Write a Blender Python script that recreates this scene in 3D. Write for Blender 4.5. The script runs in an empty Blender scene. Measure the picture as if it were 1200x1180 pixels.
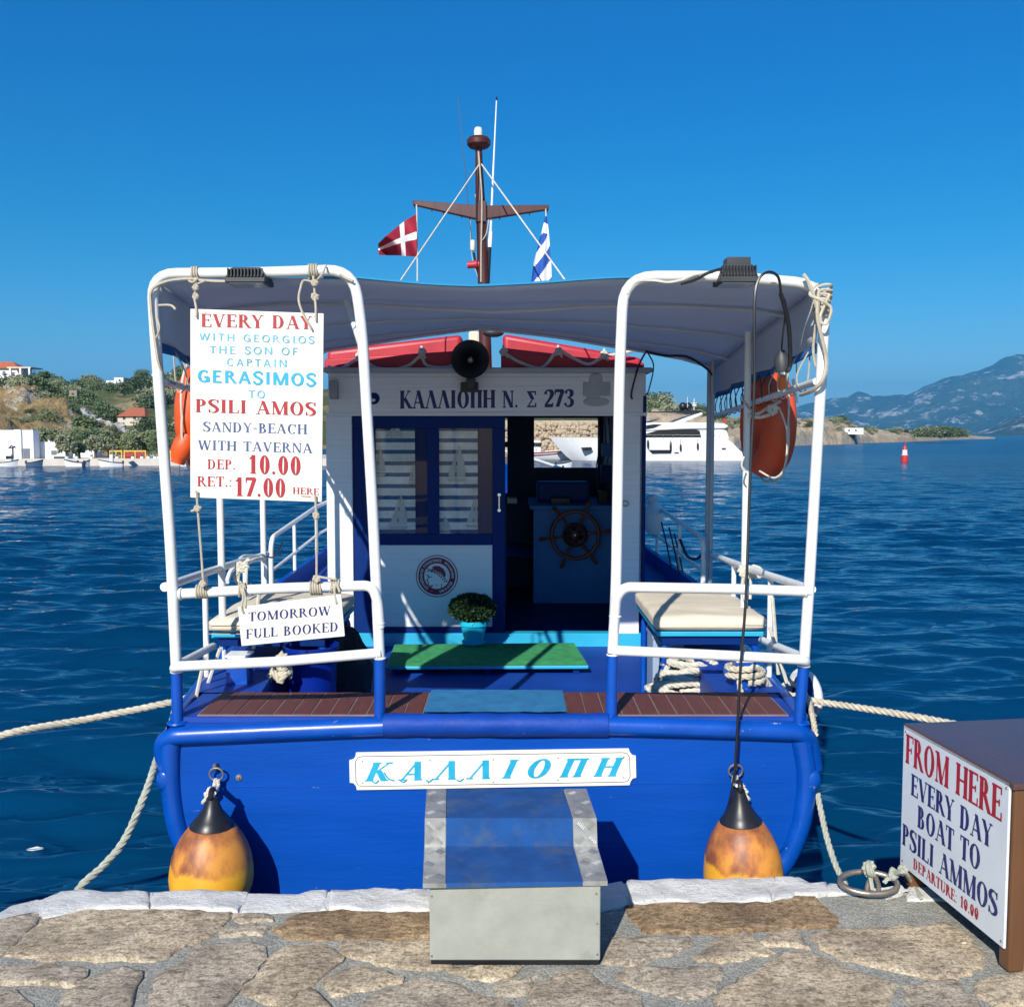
import bpy, math, random
import numpy as np
from mathutils import Vector, Matrix, noise

sc = bpy.context.scene
rad = math.radians
# ------------------------------------------------------------------ camera
F = 1150.0; CAMZ = 1.7; PITCH = math.atan(80.0 / F)
cam_d = bpy.data.cameras.new("camera"); cam = bpy.data.objects.new("camera", cam_d)
sc.collection.objects.link(cam); sc.camera = cam
cam.location = (0, 0, CAMZ); cam.rotation_euler = (math.pi / 2 - PITCH, 0, 0)
cam_d.sensor_width = 36; cam_d.lens = 36 * F / 1200.0
cam_d.clip_start = 0.05; cam_d.clip_end = 40000
# ------------------------------------------------------------------ sky, sun, exposure
SUN_AZ = rad(18.5)      # the light travels away from the camera, this far to the right of +Y
SUN_EL = rad(33.0)
w = bpy.data.worlds.new("World"); sc.world = w; w.use_nodes = True
nt = w.node_tree; nt.nodes.clear()
sky = nt.nodes.new("ShaderNodeTexSky"); sky.sky_type = 'NISHITA'; sky.sun_disc = False
sky.sun_elevation = SUN_EL; sky.sun_rotation = math.pi + SUN_AZ
sky.altitude = 0; sky.air_density = 1.0; sky.dust_density = 0.15; sky.ozone_density = 3.0
hs = nt.nodes.new("ShaderNodeHueSaturation"); hs.inputs['Saturation'].default_value = 1.50
hs.inputs['Value'].default_value = 1.0
mul = nt.nodes.new("ShaderNodeMix"); mul.data_type = 'RGBA'; mul.blend_type = 'MULTIPLY'
mul.inputs[0].default_value = 1.0
bg = nt.nodes.new("ShaderNodeBackground"); bg.inputs[1].default_value = 0.095
wo = nt.nodes.new("ShaderNodeOutputWorld")
wtc = nt.nodes.new("ShaderNodeTexCoord"); wsp = nt.nodes.new("ShaderNodeSeparateXYZ"); wrp = nt.nodes.new("ShaderNodeValToRGB")
we = wrp.color_ramp.elements; we[0].position = 0.0; we[0].color = (.72,.77,1.0,1); we[1].position = .55; we[1].color = (.04,.84,1.12,1)
wq = we.new(.2); wq.color = (.20,.80,.92,1)
nt.links.new(wtc.outputs['Generated'], wsp.inputs[0]); nt.links.new(wsp.outputs[2], wrp.inputs[0]); nt.links.new(wrp.outputs[0], mul.inputs[7])
nt.links.new(sky.outputs[0], hs.inputs['Color']); nt.links.new(hs.outputs[0], mul.inputs[6])
nt.links.new(mul.outputs[2], bg.inputs[0]); nt.links.new(bg.outputs[0], wo.inputs[0])
sun_d = bpy.data.lights.new("sun", 'SUN'); sun_d.energy = 5.0; sun_d.angle = rad(0.53); sun_d.color = (1.0, 0.95, 0.87)
sun = bpy.data.objects.new("sun", sun_d); sc.collection.objects.link(sun)
sd = Vector((math.sin(SUN_AZ) * math.cos(SUN_EL), math.cos(SUN_AZ) * math.cos(SUN_EL), -math.sin(SUN_EL)))
sun.rotation_euler = sd.to_track_quat('-Z', 'Y').to_euler(); sun.location = (-10, -30, 30)
sc.view_settings.view_transform = 'Standard'; sc.view_settings.look = 'None'
sc.view_settings.exposure = 0.33; sc.view_settings.gamma = 1.0
try: sc.view_settings.use_curve_mapping = False
except Exception: pass
sc.cycles.max_bounces = 8; sc.cycles.transparent_max_bounces = 12

# ------------------------------------------------------------------ pixel -> world helpers
cP, sP = math.cos(PITCH), math.sin(PITCH)
def ray(x, y):
    a = (x - 600.0) / F; b = -(y - 590.0) / F
    return Vector((a, cP + b * sP, -sP + b * cP))
def P(x, y, Y):                 # point of the plane at distance Y
    d = ray(x, y); k = Y / d.y
    return Vector((d.x * k, Y, CAMZ + d.z * k))
def Z(x, y, z=0.0):             # point of the horizontal plane at height z
    d = ray(x, y); k = (z - CAMZ) / d.z
    return Vector((d.x * k, d.y * k, z))
SEA = -0.9

# ------------------------------------------------------------------ objects
COL = sc.collection; ORG = {}
def tag(o, label=None, cat=None, group=None, kind=None):
    if label: o["label"] = label
    if cat: o["category"] = cat
    if group: o["group"] = group
    if kind: o["kind"] = kind
    return o
def thing(name, loc, label, cat, group=None):
    o = bpy.data.objects.new(name, None); COL.objects.link(o)
    o.location = Vector(loc); o.empty_display_size = 0.1
    ORG[o] = Vector(loc)
    return tag(o, label, cat, group)
class MB:
    def __init__(s): s.v = []; s.f = []
    def add(s, vs, fs):
        n = len(s.v); s.v += [tuple(a) for a in vs]; s.f += [tuple(i + n for i in f) for f in fs]; return s
    def box(s, x0, x1, y0, y1, z0, z1):
        return s.add([(x0,y0,z0),(x1,y0,z0),(x1,y1,z0),(x0,y1,z0),(x0,y0,z1),(x1,y0,z1),(x1,y1,z1),(x0,y1,z1)],
                     [(0,3,2,1),(4,5,6,7),(0,1,5,4),(1,2,6,5),(2,3,7,6),(3,0,4,7)])
    def bar(s, a, b, w, h, up=(0,0,1)):      # box beam from a to b
        a = Vector(a); b = Vector(b); d = (b - a).normalized(); u = Vector(up)
        r = d.cross(u)
        if r.length < 1e-4: r = d.cross(Vector((0,1,0)))
        r.normalize(); u = r.cross(d).normalized(); r *= w/2; u *= h/2
        vs = [a-r-u, a+r-u, a+r+u, a-r+u, b-r-u, b+r-u, b+r+u, b-r+u]
        return s.add(vs, [(0,1,2,3),(7,6,5,4),(4,5,1,0),(5,6,2,1),(6,7,3,2),(7,4,0,3)])
    def tube(s, path, r, n=10, closed=False, caps=True):
        path = [Vector(p) for p in path]; m = len(path)
        rs = r if isinstance(r, (list, tuple)) else [r]*m
        vs = []; prev = None
        for i, p in enumerate(path):
            if closed: t = path[(i+1) % m] - path[i-1]
            else: t = path[min(i+1, m-1)] - path[max(i-1, 0)]
            if t.length < 1e-9: t = Vector((0,0,1))
            t.normalize()
            if prev is None:
                u = Vector((0,0,1)) if abs(t.z) < .9 else Vector((0,1,0))
                u = (u - t*u.dot(t)).normalized()
            else:
                u = prev - t*prev.dot(t)
                u = u.normalized() if u.length > 1e-6 else t.orthogonal().normalized()
            prev = u; q = t.cross(u)
            for k in range(n):
                a = 2*math.pi*k/n; vs.append(p + (u*math.cos(a) + q*math.sin(a))*rs[i])
        fs = []
        for i in range(m if closed else m-1):
            j = (i+1) % m
            for k in range(n):
                l = (k+1) % n; fs.append((i*n+k, i*n+l, j*n+l, j*n+k))
        if caps and not closed:
            fs.append(tuple(reversed(range(n)))); fs.append(tuple((m-1)*n+k for k in range(n)))
        return s.add(vs, fs)
    def lathe(s, prof, c, n=24, ax=(0,0,1), sx=1, sy=1):     # prof: (radius, height) along the axis
        ax = Vector(ax).normalized(); q = Vector((0,0,1)).rotation_difference(ax); c = Vector(c)
        vs = []
        for r, h in prof:
            for k in range(n):
                a = 2*math.pi*k/n; vs.append(c + q @ Vector((r*math.cos(a)*sx, r*math.sin(a)*sy, h)))
        fs = []
        for i in range(len(prof)-1):
            for k in range(n):
                l = (k+1) % n; fs.append((i*n+k, i*n+l, (i+1)*n+l, (i+1)*n+k))
        fs.append(tuple(reversed(range(n)))); fs.append(tuple((len(prof)-1)*n+k for k in range(n)))
        return s.add(vs, fs)
    def prism(s, poly, off):                 # closed polygon in 3-D swept by a vector
        n = len(poly); off = Vector(off); poly = [Vector(p) for p in poly]
        return s.add(poly + [p+off for p in poly], [tuple(reversed(range(n))), tuple(range(n, 2*n))] +
                     [(i, (i+1) % n, n+(i+1) % n, n+i) for i in range(n)])
    def grid(s, rows, closed=False):
        n = len(rows[0]); fs = []
        for i in range(len(rows)-1):
            for k in range(n if closed else n-1):
                l = (k+1) % n; fs.append((i*n+k, i*n+l, (i+1)*n+l, (i+1)*n+k))
        return s.add([p for r in rows for p in r], fs)
    def sphere(s, c, r, n=10, sc_=(1,1,1)):
        pr = [(math.sin(math.pi*i/n)*r + 1e-5, -math.cos(math.pi*i/n)*r) for i in range(n+1)]
        k0 = len(s.v); s.lathe(pr, (0,0,0), n*2)
        for i in range(k0, len(s.v)):
            v = s.v[i]; s.v[i] = (c[0]+v[0]*sc_[0], c[1]+v[1]*sc_[1], c[2]+v[2]*sc_[2])
        return s
    def torus(s, c, R, r, ax=(0,0,1), n=28, m=10, sx=1, sy=1, a0=0, a1=360):
        q = Vector((0,0,1)).rotation_difference(Vector(ax).normalized()); c = Vector(c)
        full = abs(a1-a0) >= 360
        path = [c + q @ Vector((R*sx*math.cos(rad(a0+(a1-a0)*i/n)), R*sy*math.sin(rad(a0+(a1-a0)*i/n)), 0)) for i in range(n + (0 if full else 1))]
        return s.tube(path, r, m, closed=full)
    def build(s, name, mat, parent=None, smooth=True, bevel=0, label=None, kind=None, org=None, sharp=38, seg=2):
        L = Vector(org) if org is not None else (ORG[parent] if parent is not None else Vector((0,0,0)))
        me = bpy.data.meshes.new(name)
        me.from_pydata([(a[0]-L.x, a[1]-L.y, a[2]-L.z) for a in s.v], [], s.f)
        if isinstance(mat, (list, tuple)):
            for m_ in mat: me.materials.append(m_)
        else: me.materials.append(mat)
        if smooth:
            me.polygons.foreach_set('use_smooth', [True]*len(me.polygons))
            try: me.set_sharp_from_angle(angle=rad(sharp))
            except Exception: pass
        me.update()
        o = bpy.data.objects.new(name, me); COL.objects.link(o)
        if parent is not None:
            o.parent = parent
            ORG[o] = ORG[parent]
        else:
            o.location = L; ORG[o] = L
        if bevel:
            b = o.modifiers.new("bevel", 'BEVEL'); b.width = bevel; b.segments = seg; b.limit_method = 'ANGLE'; b.angle_limit = rad(35)
        if label: o["label"] = label
        if kind: o["kind"] = kind
        return o
def build_split(mb, name, m, parent=None, lab=None, cat=None, group=None, **kw):
    # every connected piece of the builder becomes an object of its own
    par = list(range(len(mb.v)))
    def fd(a):
        while par[a] != a: par[a] = par[par[a]]; a = par[a]
        return a
    for f in mb.f:
        r0 = fd(f[0])
        for q in f[1:]: par[fd(q)] = r0
    comp = {}
    for f in mb.f: comp.setdefault(fd(f[0]), []).append(f)
    out = []
    for fs in comp.values():
        used = sorted({i for f in fs for i in f}); mp_ = {i: k for k, i in enumerate(used)}
        b = MB(); b.v = [mb.v[i] for i in used]; b.f = [tuple(mp_[i] for i in f) for f in fs]
        kk = dict(kw)
        if parent is None: kk['org'] = b.v[0]
        o = b.build(name, m, parent, **kk)
        if lab: tag(o, lab, cat, group)
        out.append(o)
    return out
def copy_tree(o, parent=None):
    c = o.copy(); COL.objects.link(c)
    if parent is not None: c.parent = parent
    for ch in list(o.children): copy_tree(ch, c)
    return c
def rounded(pts, r, n=6):       # polyline with rounded corners
    pts = [Vector(p) for p in pts]; out = [pts[0]]
    for i in range(1, len(pts)-1):
        a, b, c = pts[i-1], pts[i], pts[i+1]
        rr = min(r, (a-b).length*.49, (c-b).length*.49)
        p0 = b + (a-b).normalized()*rr; p1 = b + (c-b).normalized()*rr
        for k in range(n+1):
            t = k/n; out.append(p0*(1-t)**2 + b*2*t*(1-t) + p1*t*t)
    out.append(pts[-1]); return out
def smoothp(pts, n=8, closed=False):        # Catmull-Rom
    pts = [Vector(p) for p in pts]; out = []; m = len(pts)
    for i in range(m if closed else m-1):
        if closed: p = [pts[(i+j) % m] for j in (-1,0,1,2)]
        else: p = [pts[max(i-1,0)], pts[i], pts[i+1], pts[min(i+2, m-1)]]
        for k in range(n):
            t = k/n
            out.append(.5*((2*p[1]) + (p[2]-p[0])*t + (2*p[0]-5*p[1]+4*p[2]-p[3])*t*t + (3*p[1]-p[0]-3*p[2]+p[3])*t**3))
    if not closed: out.append(pts[-1])
    return out
def resample(path, step):
    out = [path[0]]; acc = 0
    for a, b in zip(path, path[1:]):
        L = (b-a).length; d = step - acc
        while d <= L and L > 0:
            out.append(a + (b-a)*(d/L)); d += step
        acc = (acc + L) % step
    if (out[-1]-path[-1]).length > step*.3: out.append(path[-1])
    return out
def rope(mb, pts, r, n=8, pitch=6.0, sides=6, closed=False):
    # three-strand laid rope along a smoothed path
    path = smoothp(pts, n, closed)
    path = resample(path, r*pitch/7.0)
    m = len(path); prev = None; fr = []
    for i, p in enumerate(path):
        t = (path[min(i+1,m-1)] - path[max(i-1,0)])
        t = t.normalized() if t.length > 1e-9 else Vector((0,0,1))
        if prev is None: u = t.orthogonal().normalized()
        else:
            u = prev - t*prev.dot(t); u = u.normalized() if u.length > 1e-6 else t.orthogonal().normalized()
        prev = u; fr.append((u, t.cross(u)))
    for s_ in range(3):
        pp = []
        for i, p in enumerate(path):
            a = 2*math.pi*(i/7.0/1.0) + s_*2*math.pi/3
            u, q = fr[i]; pp.append(p + (u*math.cos(a)+q*math.sin(a))*r*.5)
        mb.tube(pp, r*.56, sides)
    return mb
def line(mb, pts, r, n=6, sides=6):
    return mb.tube(smoothp(pts, n), r, sides)
def wraps(mb, c, ax, R, r, turns=4, pitch=None):    # cord wound round a tube
    ax = Vector(ax).normalized(); q = Vector((0,0,1)).rotation_difference(ax); c = Vector(c)
    pitch = pitch or r*2.1; pp = []
    N = int(turns*14)
    for i in range(N+1):
        a = 2*math.pi*i/14; pp.append(c + q @ Vector((R*math.cos(a), R*math.sin(a), (i/14 - turns/2)*pitch)))
    return mb.tube(pp, r, 6)
def knot(mb, c, s, r, seed=0):
    rd = random.Random(seed); c = Vector(c); pts = []
    for i in range(9):
        a = i*2.4
        pts.append(c + Vector((math.cos(a)*s, math.sin(a*1.3)*s, math.sin(a)*s*1.1)) * rd.uniform(.6, 1.05))
    return mb.tube(smoothp(pts, 5, True), r, 6, closed=True)

# ------------------------------------------------------------------ materials
def lin(h):
    h = h.lstrip('#'); o = []
    for i in (0, 2, 4):
        c = int(h[i:i+2], 16)/255; o.append(c/12.92 if c <= .04045 else ((c+.055)/1.055)**2.4)
    return tuple(o) + (1,)
class NT:
    def __init__(s, name):
        s.m = bpy.data.materials.new(name); s.m.use_nodes = True; s.t = s.m.node_tree
        s.b = s.t.nodes['Principled BSDF']; s.o = s.t.nodes['Material Output']
    def n(s, kind, **kw):
        nd = s.t.nodes.new(kind)
        for k, v in kw.items():
            if k in nd.inputs: nd.inputs[k].default_value = v
            else: setattr(nd, k, v)
        return nd
    def l(s, a, b): s.t.links.new(a, b)
    def coord(s, stretch=(1,1,1), rot=(0,0,0)):
        tc = s.n('ShaderNodeTexCoord'); mp = s.n('ShaderNodeMapping'); mp.inputs['Scale'].default_value = stretch
        mp.inputs['Rotation'].default_value = rot
        s.l(tc.outputs['Object'], mp.inputs['Vector']); return mp.outputs[0]
    def noise(s, co, scale, detail=4, rough=.6):
        n_ = s.n('ShaderNodeTexNoise'); n_.inputs['Scale'].default_value = scale
        n_.inputs['Detail'].default_value = detail; n_.inputs['Roughness'].default_value = rough
        s.l(co, n_.inputs['Vector']); return n_.outputs['Fac']
    def ramp(s, fac, stops):
        r = s.n('ShaderNodeValToRGB'); e = r.color_ramp.elements
        e[0].position, e[0].color = stops[0]; e[1].position, e[1].color = stops[-1]
        for p, c in stops[1:-1]:
            q = e.new(p); q.color = c
        s.l(fac, r.inputs[0]); return r.outputs[0]
    def mix(s, fac, a, b, mode='MIX'):
        m = s.n('ShaderNodeMix'); m.data_type = 'RGBA'; m.blend_type = mode
        if isinstance(fac, (int, float)): m.inputs[0].default_value = fac
        else: s.l(fac, m.inputs[0])
        for i, c in ((6, a), (7, b)):
            if isinstance(c, tuple): m.inputs[i].default_value = c
            else: s.l(c, m.inputs[i])
        return m.outputs[2]
    def bump(s, h, strength, dist=.01, nrm=None):
        b = s.n('ShaderNodeBump'); b.inputs['Strength'].default_value = strength; b.inputs['Distance'].default_value = dist
        s.l(h, b.inputs['Height'])
        if nrm is not None: s.l(nrm, b.inputs['Normal'])
        return b.outputs[0]
def vary(c, k): return (min(1, c[0]*k), min(1, c[1]*k), min(1, c[2]*k), 1)
def M(name, col, rough=.5, var=.18, scale=5, bump=.0, bscale=80, bdist=.004, metal=0, chip=None, chipc=(.6,.6,.6,1), chips=14,
      dirt=None, dirtc=(.1,.08,.06,1), dirts=3, stretch=(1,1,1), coat=0, spec=.5, detail=5):
    t = NT(name); c = lin(col) if isinstance(col, str) else tuple(col)+(1,) if len(col) == 3 else col
    co = t.coord(stretch); f = t.noise(co, scale, detail)
    colr = t.ramp(f, [(.28, vary(c, 1-var)), (.72, vary(c, 1+var))])
    if dirt:
        fd = t.noise(co, dirts, 8, .7); rd_ = t.ramp(fd, [(dirt, (0,0,0,1)), (min(1, dirt+.18), (1,1,1,1))])
        colr = t.mix(rd_, colr, dirtc)
    if chip:
        fc = t.noise(co, chips, 6, .75); rc = t.ramp(fc, [(chip, (0,0,0,1)), (min(1, chip+.02), (1,1,1,1))])
        colr = t.mix(rc, colr, chipc)
    t.l(colr, t.b.inputs['Base Color'])
    rr = t.n('ShaderNodeMapRange'); t.l(f, rr.inputs[0]); rr.inputs[3].default_value = max(0.02, rough-.12); rr.inputs[4].default_value = min(1, rough+.12)
    t.l(rr.outputs[0], t.b.inputs['Roughness'])
    t.b.inputs['Metallic'].default_value = metal; t.b.inputs['Specular IOR Level'].default_value = spec
    t.b.inputs['Coat Weight'].default_value = coat
    if bump:
        fb = t.noise(co, bscale, 5, .65); t.l(t.bump(fb, bump, bdist), t.b.inputs['Normal'])
    return t.m
def glass(name, tint=(1,1,1,1), refl=1.0):
    t = NT(name); t.t.nodes.remove(t.b)
    tr = t.n('ShaderNodeBsdfTransparent'); tr.inputs[0].default_value = tint
    gl = t.n('ShaderNodeBsdfGlossy'); gl.inputs['Roughness'].default_value = .02
    fr = t.n('ShaderNodeFresnel'); fr.inputs[0].default_value = 1.3
    mx = t.n('ShaderNodeMixShader'); t.l(fr.outputs[0], mx.inputs[0]); t.l(tr.outputs[0], mx.inputs[1]); t.l(gl.outputs[0], mx.inputs[2])
    t.l(mx.outputs[0], t.o.inputs[0]); return t.m

mat = {}
mat['hull'] = M('hull_blue', (.0004,.056,.33), .46, .11, 3.4, bump=.45, bscale=9, bdist=.007, chip=.672, chipc=(.22,.34,.52,1), chips=22, stretch=(.28,1,2.0), spec=.18, dirt=.62, dirtc=(.0008,.040,.27,1), dirts=2.5)
mat['tubeblue'] = M('tube_blue', (.0005,.062,.36), .32, .16, 5, bump=.2, bscale=22, bdist=.003, chip=.67, chipc=(.35,.42,.5,1), chips=30)
mat['deckblue'] = M('deck_blue', (.0008,.046,.31), .6, .16, 4, bump=.2, bscale=40, chip=.74, chipc=(.15,.2,.3,1), chips=9)
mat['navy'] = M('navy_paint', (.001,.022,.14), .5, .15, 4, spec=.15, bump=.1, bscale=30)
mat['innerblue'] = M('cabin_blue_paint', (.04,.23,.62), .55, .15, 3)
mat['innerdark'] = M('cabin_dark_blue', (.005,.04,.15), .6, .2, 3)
mat['white'] = M('white_paint', (.80,.80,.78), .35, .04, 3, dirt=.70, dirtc=(.55,.52,.45,1), dirts=7)
mat['whitetube'] = M('white_tube_paint', (.74,.75,.73), .30, .07, 4, bump=.12, bscale=30, bdist=.002, chip=.685, chipc=(.30,.19,.11,1), chips=22, dirt=.62, dirtc=(.58,.56,.50,1), dirts=5)
mat['cabwhite'] = M('cabin_white_paint', (.80,.82,.83), .5, .06, 2, spec=.25, bump=.25, bscale=4, bdist=.004, stretch=(.3,1,30), dirt=.72, dirtc=(.35,.34,.3,1), dirts=1.5)
mat['roofgrey'] = M('roof_edge_paint', (.42,.45,.47), .6, .12, 5)
mat['cyan'] = M('cyan_paint', (.02,.36,.56), .45, .08, 5, chip=.72, chipc=(.5,.6,.6,1))
mat['cloth'] = M('canopy_cloth', (.66,.69,.70), .85, .06, 3, bump=.3, bscale=220, bdist=.001)
_t = mat['cloth'].node_tree; _tr = _t.nodes.new('ShaderNodeBsdfTranslucent'); _tr.inputs[0].default_value = (.30,.42,.62,1)
_mx = _t.nodes.new('ShaderNodeMixShader'); _mx.inputs[0].default_value = .28
_t.links.new(_t.nodes['Principled BSDF'].outputs[0], _mx.inputs[1]); _t.links.new(_tr.outputs[0], _mx.inputs[2]); _t.links.new(_mx.outputs[0], _t.nodes['Material Output'].inputs[0])
mat['clothblue'] = M('canopy_blue_cloth', (.015,.13,.36), .8, .1, 6)
mat['clothcyan'] = M('canopy_cyan_hem', (.015,.22,.42), .8, .06, 6)
mat['red'] = M('red_float_vinyl', (.42,.020,.035), .45, .14, 5, bump=.3, bscale=9, dirt=.66, dirtc=(.5,.10,.08,1), dirts=6)
mat['rope'] = M('natural_rope', (.52,.47,.36), .9, .22, 30, bump=.5, bscale=260, bdist=.001, dirt=.66, dirtc=(.25,.22,.16,1), dirts=12)
mat['ropewhite'] = M('white_rope', (.56,.53,.44), .9, .16, 30, bump=.5, bscale=260, bdist=.001)
mat['ropegrey'] = M('grey_green_rope', (.36,.37,.30), .9, .2, 30, bump=.5, bscale=260, bdist=.001)
mat['cord'] = M('weathered_cord', (.44,.39,.30), .9, .15, 40)
mat['brown'] = M('mast_brown', (.065,.016,.013), .4, .2, 5, bump=.1, bscale=30, stretch=(4,4,.5))
mat['black'] = M('black_plastic', (.012,.012,.014), .38, .2, 8)
mat['darkgrey'] = M('dark_grey_metal', (.035,.038,.042), .5, .2, 8)
mat['greytube'] = M('grey_tube_paint', (.36,.40,.43), .4, .1, 8)
mat['grey'] = M('grey_metal', (.32,.33,.34), .42, .12, 8, metal=.4)
mat['steel'] = M('weathered_steel', (.34,.30,.25), .42, .25, 16, metal=.75, bump=.2, bscale=90)
mat['chrome'] = M('chrome', (.7,.7,.7), .18, .05, 8, metal=1)
mat['lens'] = M('lamp_lens', (.55,.58,.58), .15, .05, 8)
mat['letter_red'] = M('red_letters', (.36,.012,.022), .5, .12, 30)
mat['letter_navy'] = M('navy_letters', (.015,.022,.13), .5, .2, 30)
mat['letter_cyan'] = M('cyan_letters', (.012,.34,.52), .5, .12, 30)
mat['letter_cyan_faded'] = M('faded_cyan_letters', (.10,.38,.50), .5, .3, 8)
mat['letter_slate'] = M('slate_letters', (.05,.09,.22), .5, .25, 12)
mat['board'] = M('sign_board_white', (.76,.73,.65), .4, .03, 3, dirt=.74, dirtc=(.6,.55,.45,1), dirts=8)
mat['board2'] = M('cabinet_board_white', (.62,.66,.68), .4, .06, 3, dirt=.70, dirtc=(.45,.47,.48,1), dirts=6)
mat['glass'] = glass('window_glass')
mat['orange'] = M('orange_ring', (.68,.085,.012), .5, .12, 6)
mat['orangelite'] = M('orange_lamp', (.85,.17,.008), .4, .05, 6)
mat['darkorange'] = M('faded_orange_ring', (.66,.085,.022), .55, .14, 5)
mat['cushion'] = M('cream_cushion', (.66,.58,.44), .75, .08, 4, bump=.35, bscale=9, bdist=.012, stretch=(1,2.5,1), dirt=.70, dirtc=(.48,.4,.28,1), dirts=4)
mat['turf'] = M('green_turf', (.035,.30,.10), .95, .30, 14, bump=.9, bscale=420, bdist=.004)
mat['pot'] = M('turquoise_pot', (.015,.46,.70), .35, .07, 6)
mat['soil'] = M('soil', (.03,.02,.012), .95, .3, 30)
mat['leafdark'] = M('basil_leaf', (.011,.038,.010), .55, .4, 60)
mat['leafpale'] = M('basil_stem', (.22,.26,.05), .6, .3, 60)
mat['cabinetbrown'] = M('cabinet_brown_paint', (.125,.055,.024), .36, .16, 3, bump=.25, bscale=60, stretch=(6,6,.7), chip=.74, chipc=(.3,.2,.13,1), chips=16)
mat['cabinettop'] = M('cabinet_top_paint', (.085,.045,.042), .25, .15, 3, bump=.2, bscale=40)
mat['alu'] = M('galvanised_sheet', (.33,.335,.29), .6, .12, 9, metal=.1, bump=.25, bscale=60, dirt=.55, dirtc=(.20,.195,.16,1), dirts=3.5)
mat['plate'] = M('checker_plate', (.42,.42,.40), .42, .2, 14, metal=.5, dirt=.55, dirtc=(.24,.22,.19,1), dirts=9)
mat['stepblue'] = M('step_blue_carpet', (.004,.065,.235), .85, .28, 8, bump=.5, bscale=200, bdist=.002, dirt=.50, dirtc=(.05,.09,.17,1), dirts=6)
mat['matcyan'] = M('worn_blue_mat', (.02,.16,.33), .75, .2, 12, bump=.4, bscale=150, chip=.68, chipc=(.4,.5,.55,1), chips=16)
mat['vinyl'] = M('blue_vinyl', (.0008,.045,.30), .6, .14, 5, spec=.3, bump=.5, bscale=10, bdist=.012, chip=.67, chipc=(.16,.28,.5,1), chips=26)
mat['teak'] = M('red_brown_planks', (.115,.036,.030), .62, .22, 9, bump=.4, bscale=40, stretch=(6,1,1), dirt=.66, dirtc=(.20,.13,.12,1), dirts=7)
mat['caulk'] = M('pale_caulk', (.20,.16,.16), .8, .2, 9)
mat['bucket'] = M('blue_bucket', (.001,.018,.24), .35, .08, 6)
mat['bag'] = M('black_bag', (.003,.004,.008), .6, .4, 9, bump=.9, bscale=14, bdist=.02)
mat['wood'] = M('wheel_wood', (.24,.07,.04), .4, .2, 12)
mat['cratewhite'] = M('translucent_crate', (.30,.38,.50), .5, .1, 4)
mat['flagred'] = M('flag_red', (.26,.006,.025), .8, .08, 6)
mat['flagwhite'] = M('flag_white', (.75,.75,.76), .8, .05, 6)
mat['flagblue'] = M('flag_blue', (.012,.075,.36), .8, .08, 6)
mat['lampwhite'] = M('lamp_white', (.7,.7,.66), .3, .05, 6)
mat['crest'] = M('crest_plum', (.20,.012,.05), .5, .1, 10)
mat['fenderwhite'] = M('white_fender', (.7,.7,.68), .4, .1, 5)

# ------------------------------------------------------------------ sign-painter's stroke alphabet
def _ring(cx, cy, rx, ry, wx, wy, a0, a1, n=14):
    out = []
    for i in range(n):
        a = rad(a0+(a1-a0)*i/n); b = rad(a0+(a1-a0)*(i+1)/n)
        def o(t): return (cx+rx*math.cos(t), cy+ry*math.sin(t))
        def q(t): return (cx+(rx-wx)*math.cos(t), cy+(ry-wy)*math.sin(t))
        out.append([o(a), o(b), q(b), q(a)])
    return out
def _pen(pts):
    v = smoothp([(p[0], p[1], p[2]) for p in pts], 5); out = []
    for a, b in zip(v, v[1:]):
        i = len(out)
        out.append((a, b))
    nr = []
    for i in range(len(v)):
        t = v[min(i+1, len(v)-1)] - v[max(i-1, 0)]; L = math.hypot(t.x, t.y) or 1
        nr.append((-t.y/L, t.x/L))
    qs = []
    for i in range(len(v)-1):
        a, b = v[i], v[i+1]; na, nb = nr[i], nr[i+1]
        qs.append([(a.x+na[0]*a.z/2, a.y+na[1]*a.z/2), (b.x+nb[0]*b.z/2, b.y+nb[1]*b.z/2),
                   (b.x-nb[0]*b.z/2, b.y-nb[1]*b.z/2), (a.x-na[0]*a.z/2, a.y-na[1]*a.z/2)])
    return qs
GMAP = {'Α':'A','Κ':'K','Ι':'I','Ο':'O','Η':'H','Ν':'N','Μ':'M','Ρ':'P','Ε':'E','Υ':'Y','Ω':'W'}
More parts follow.
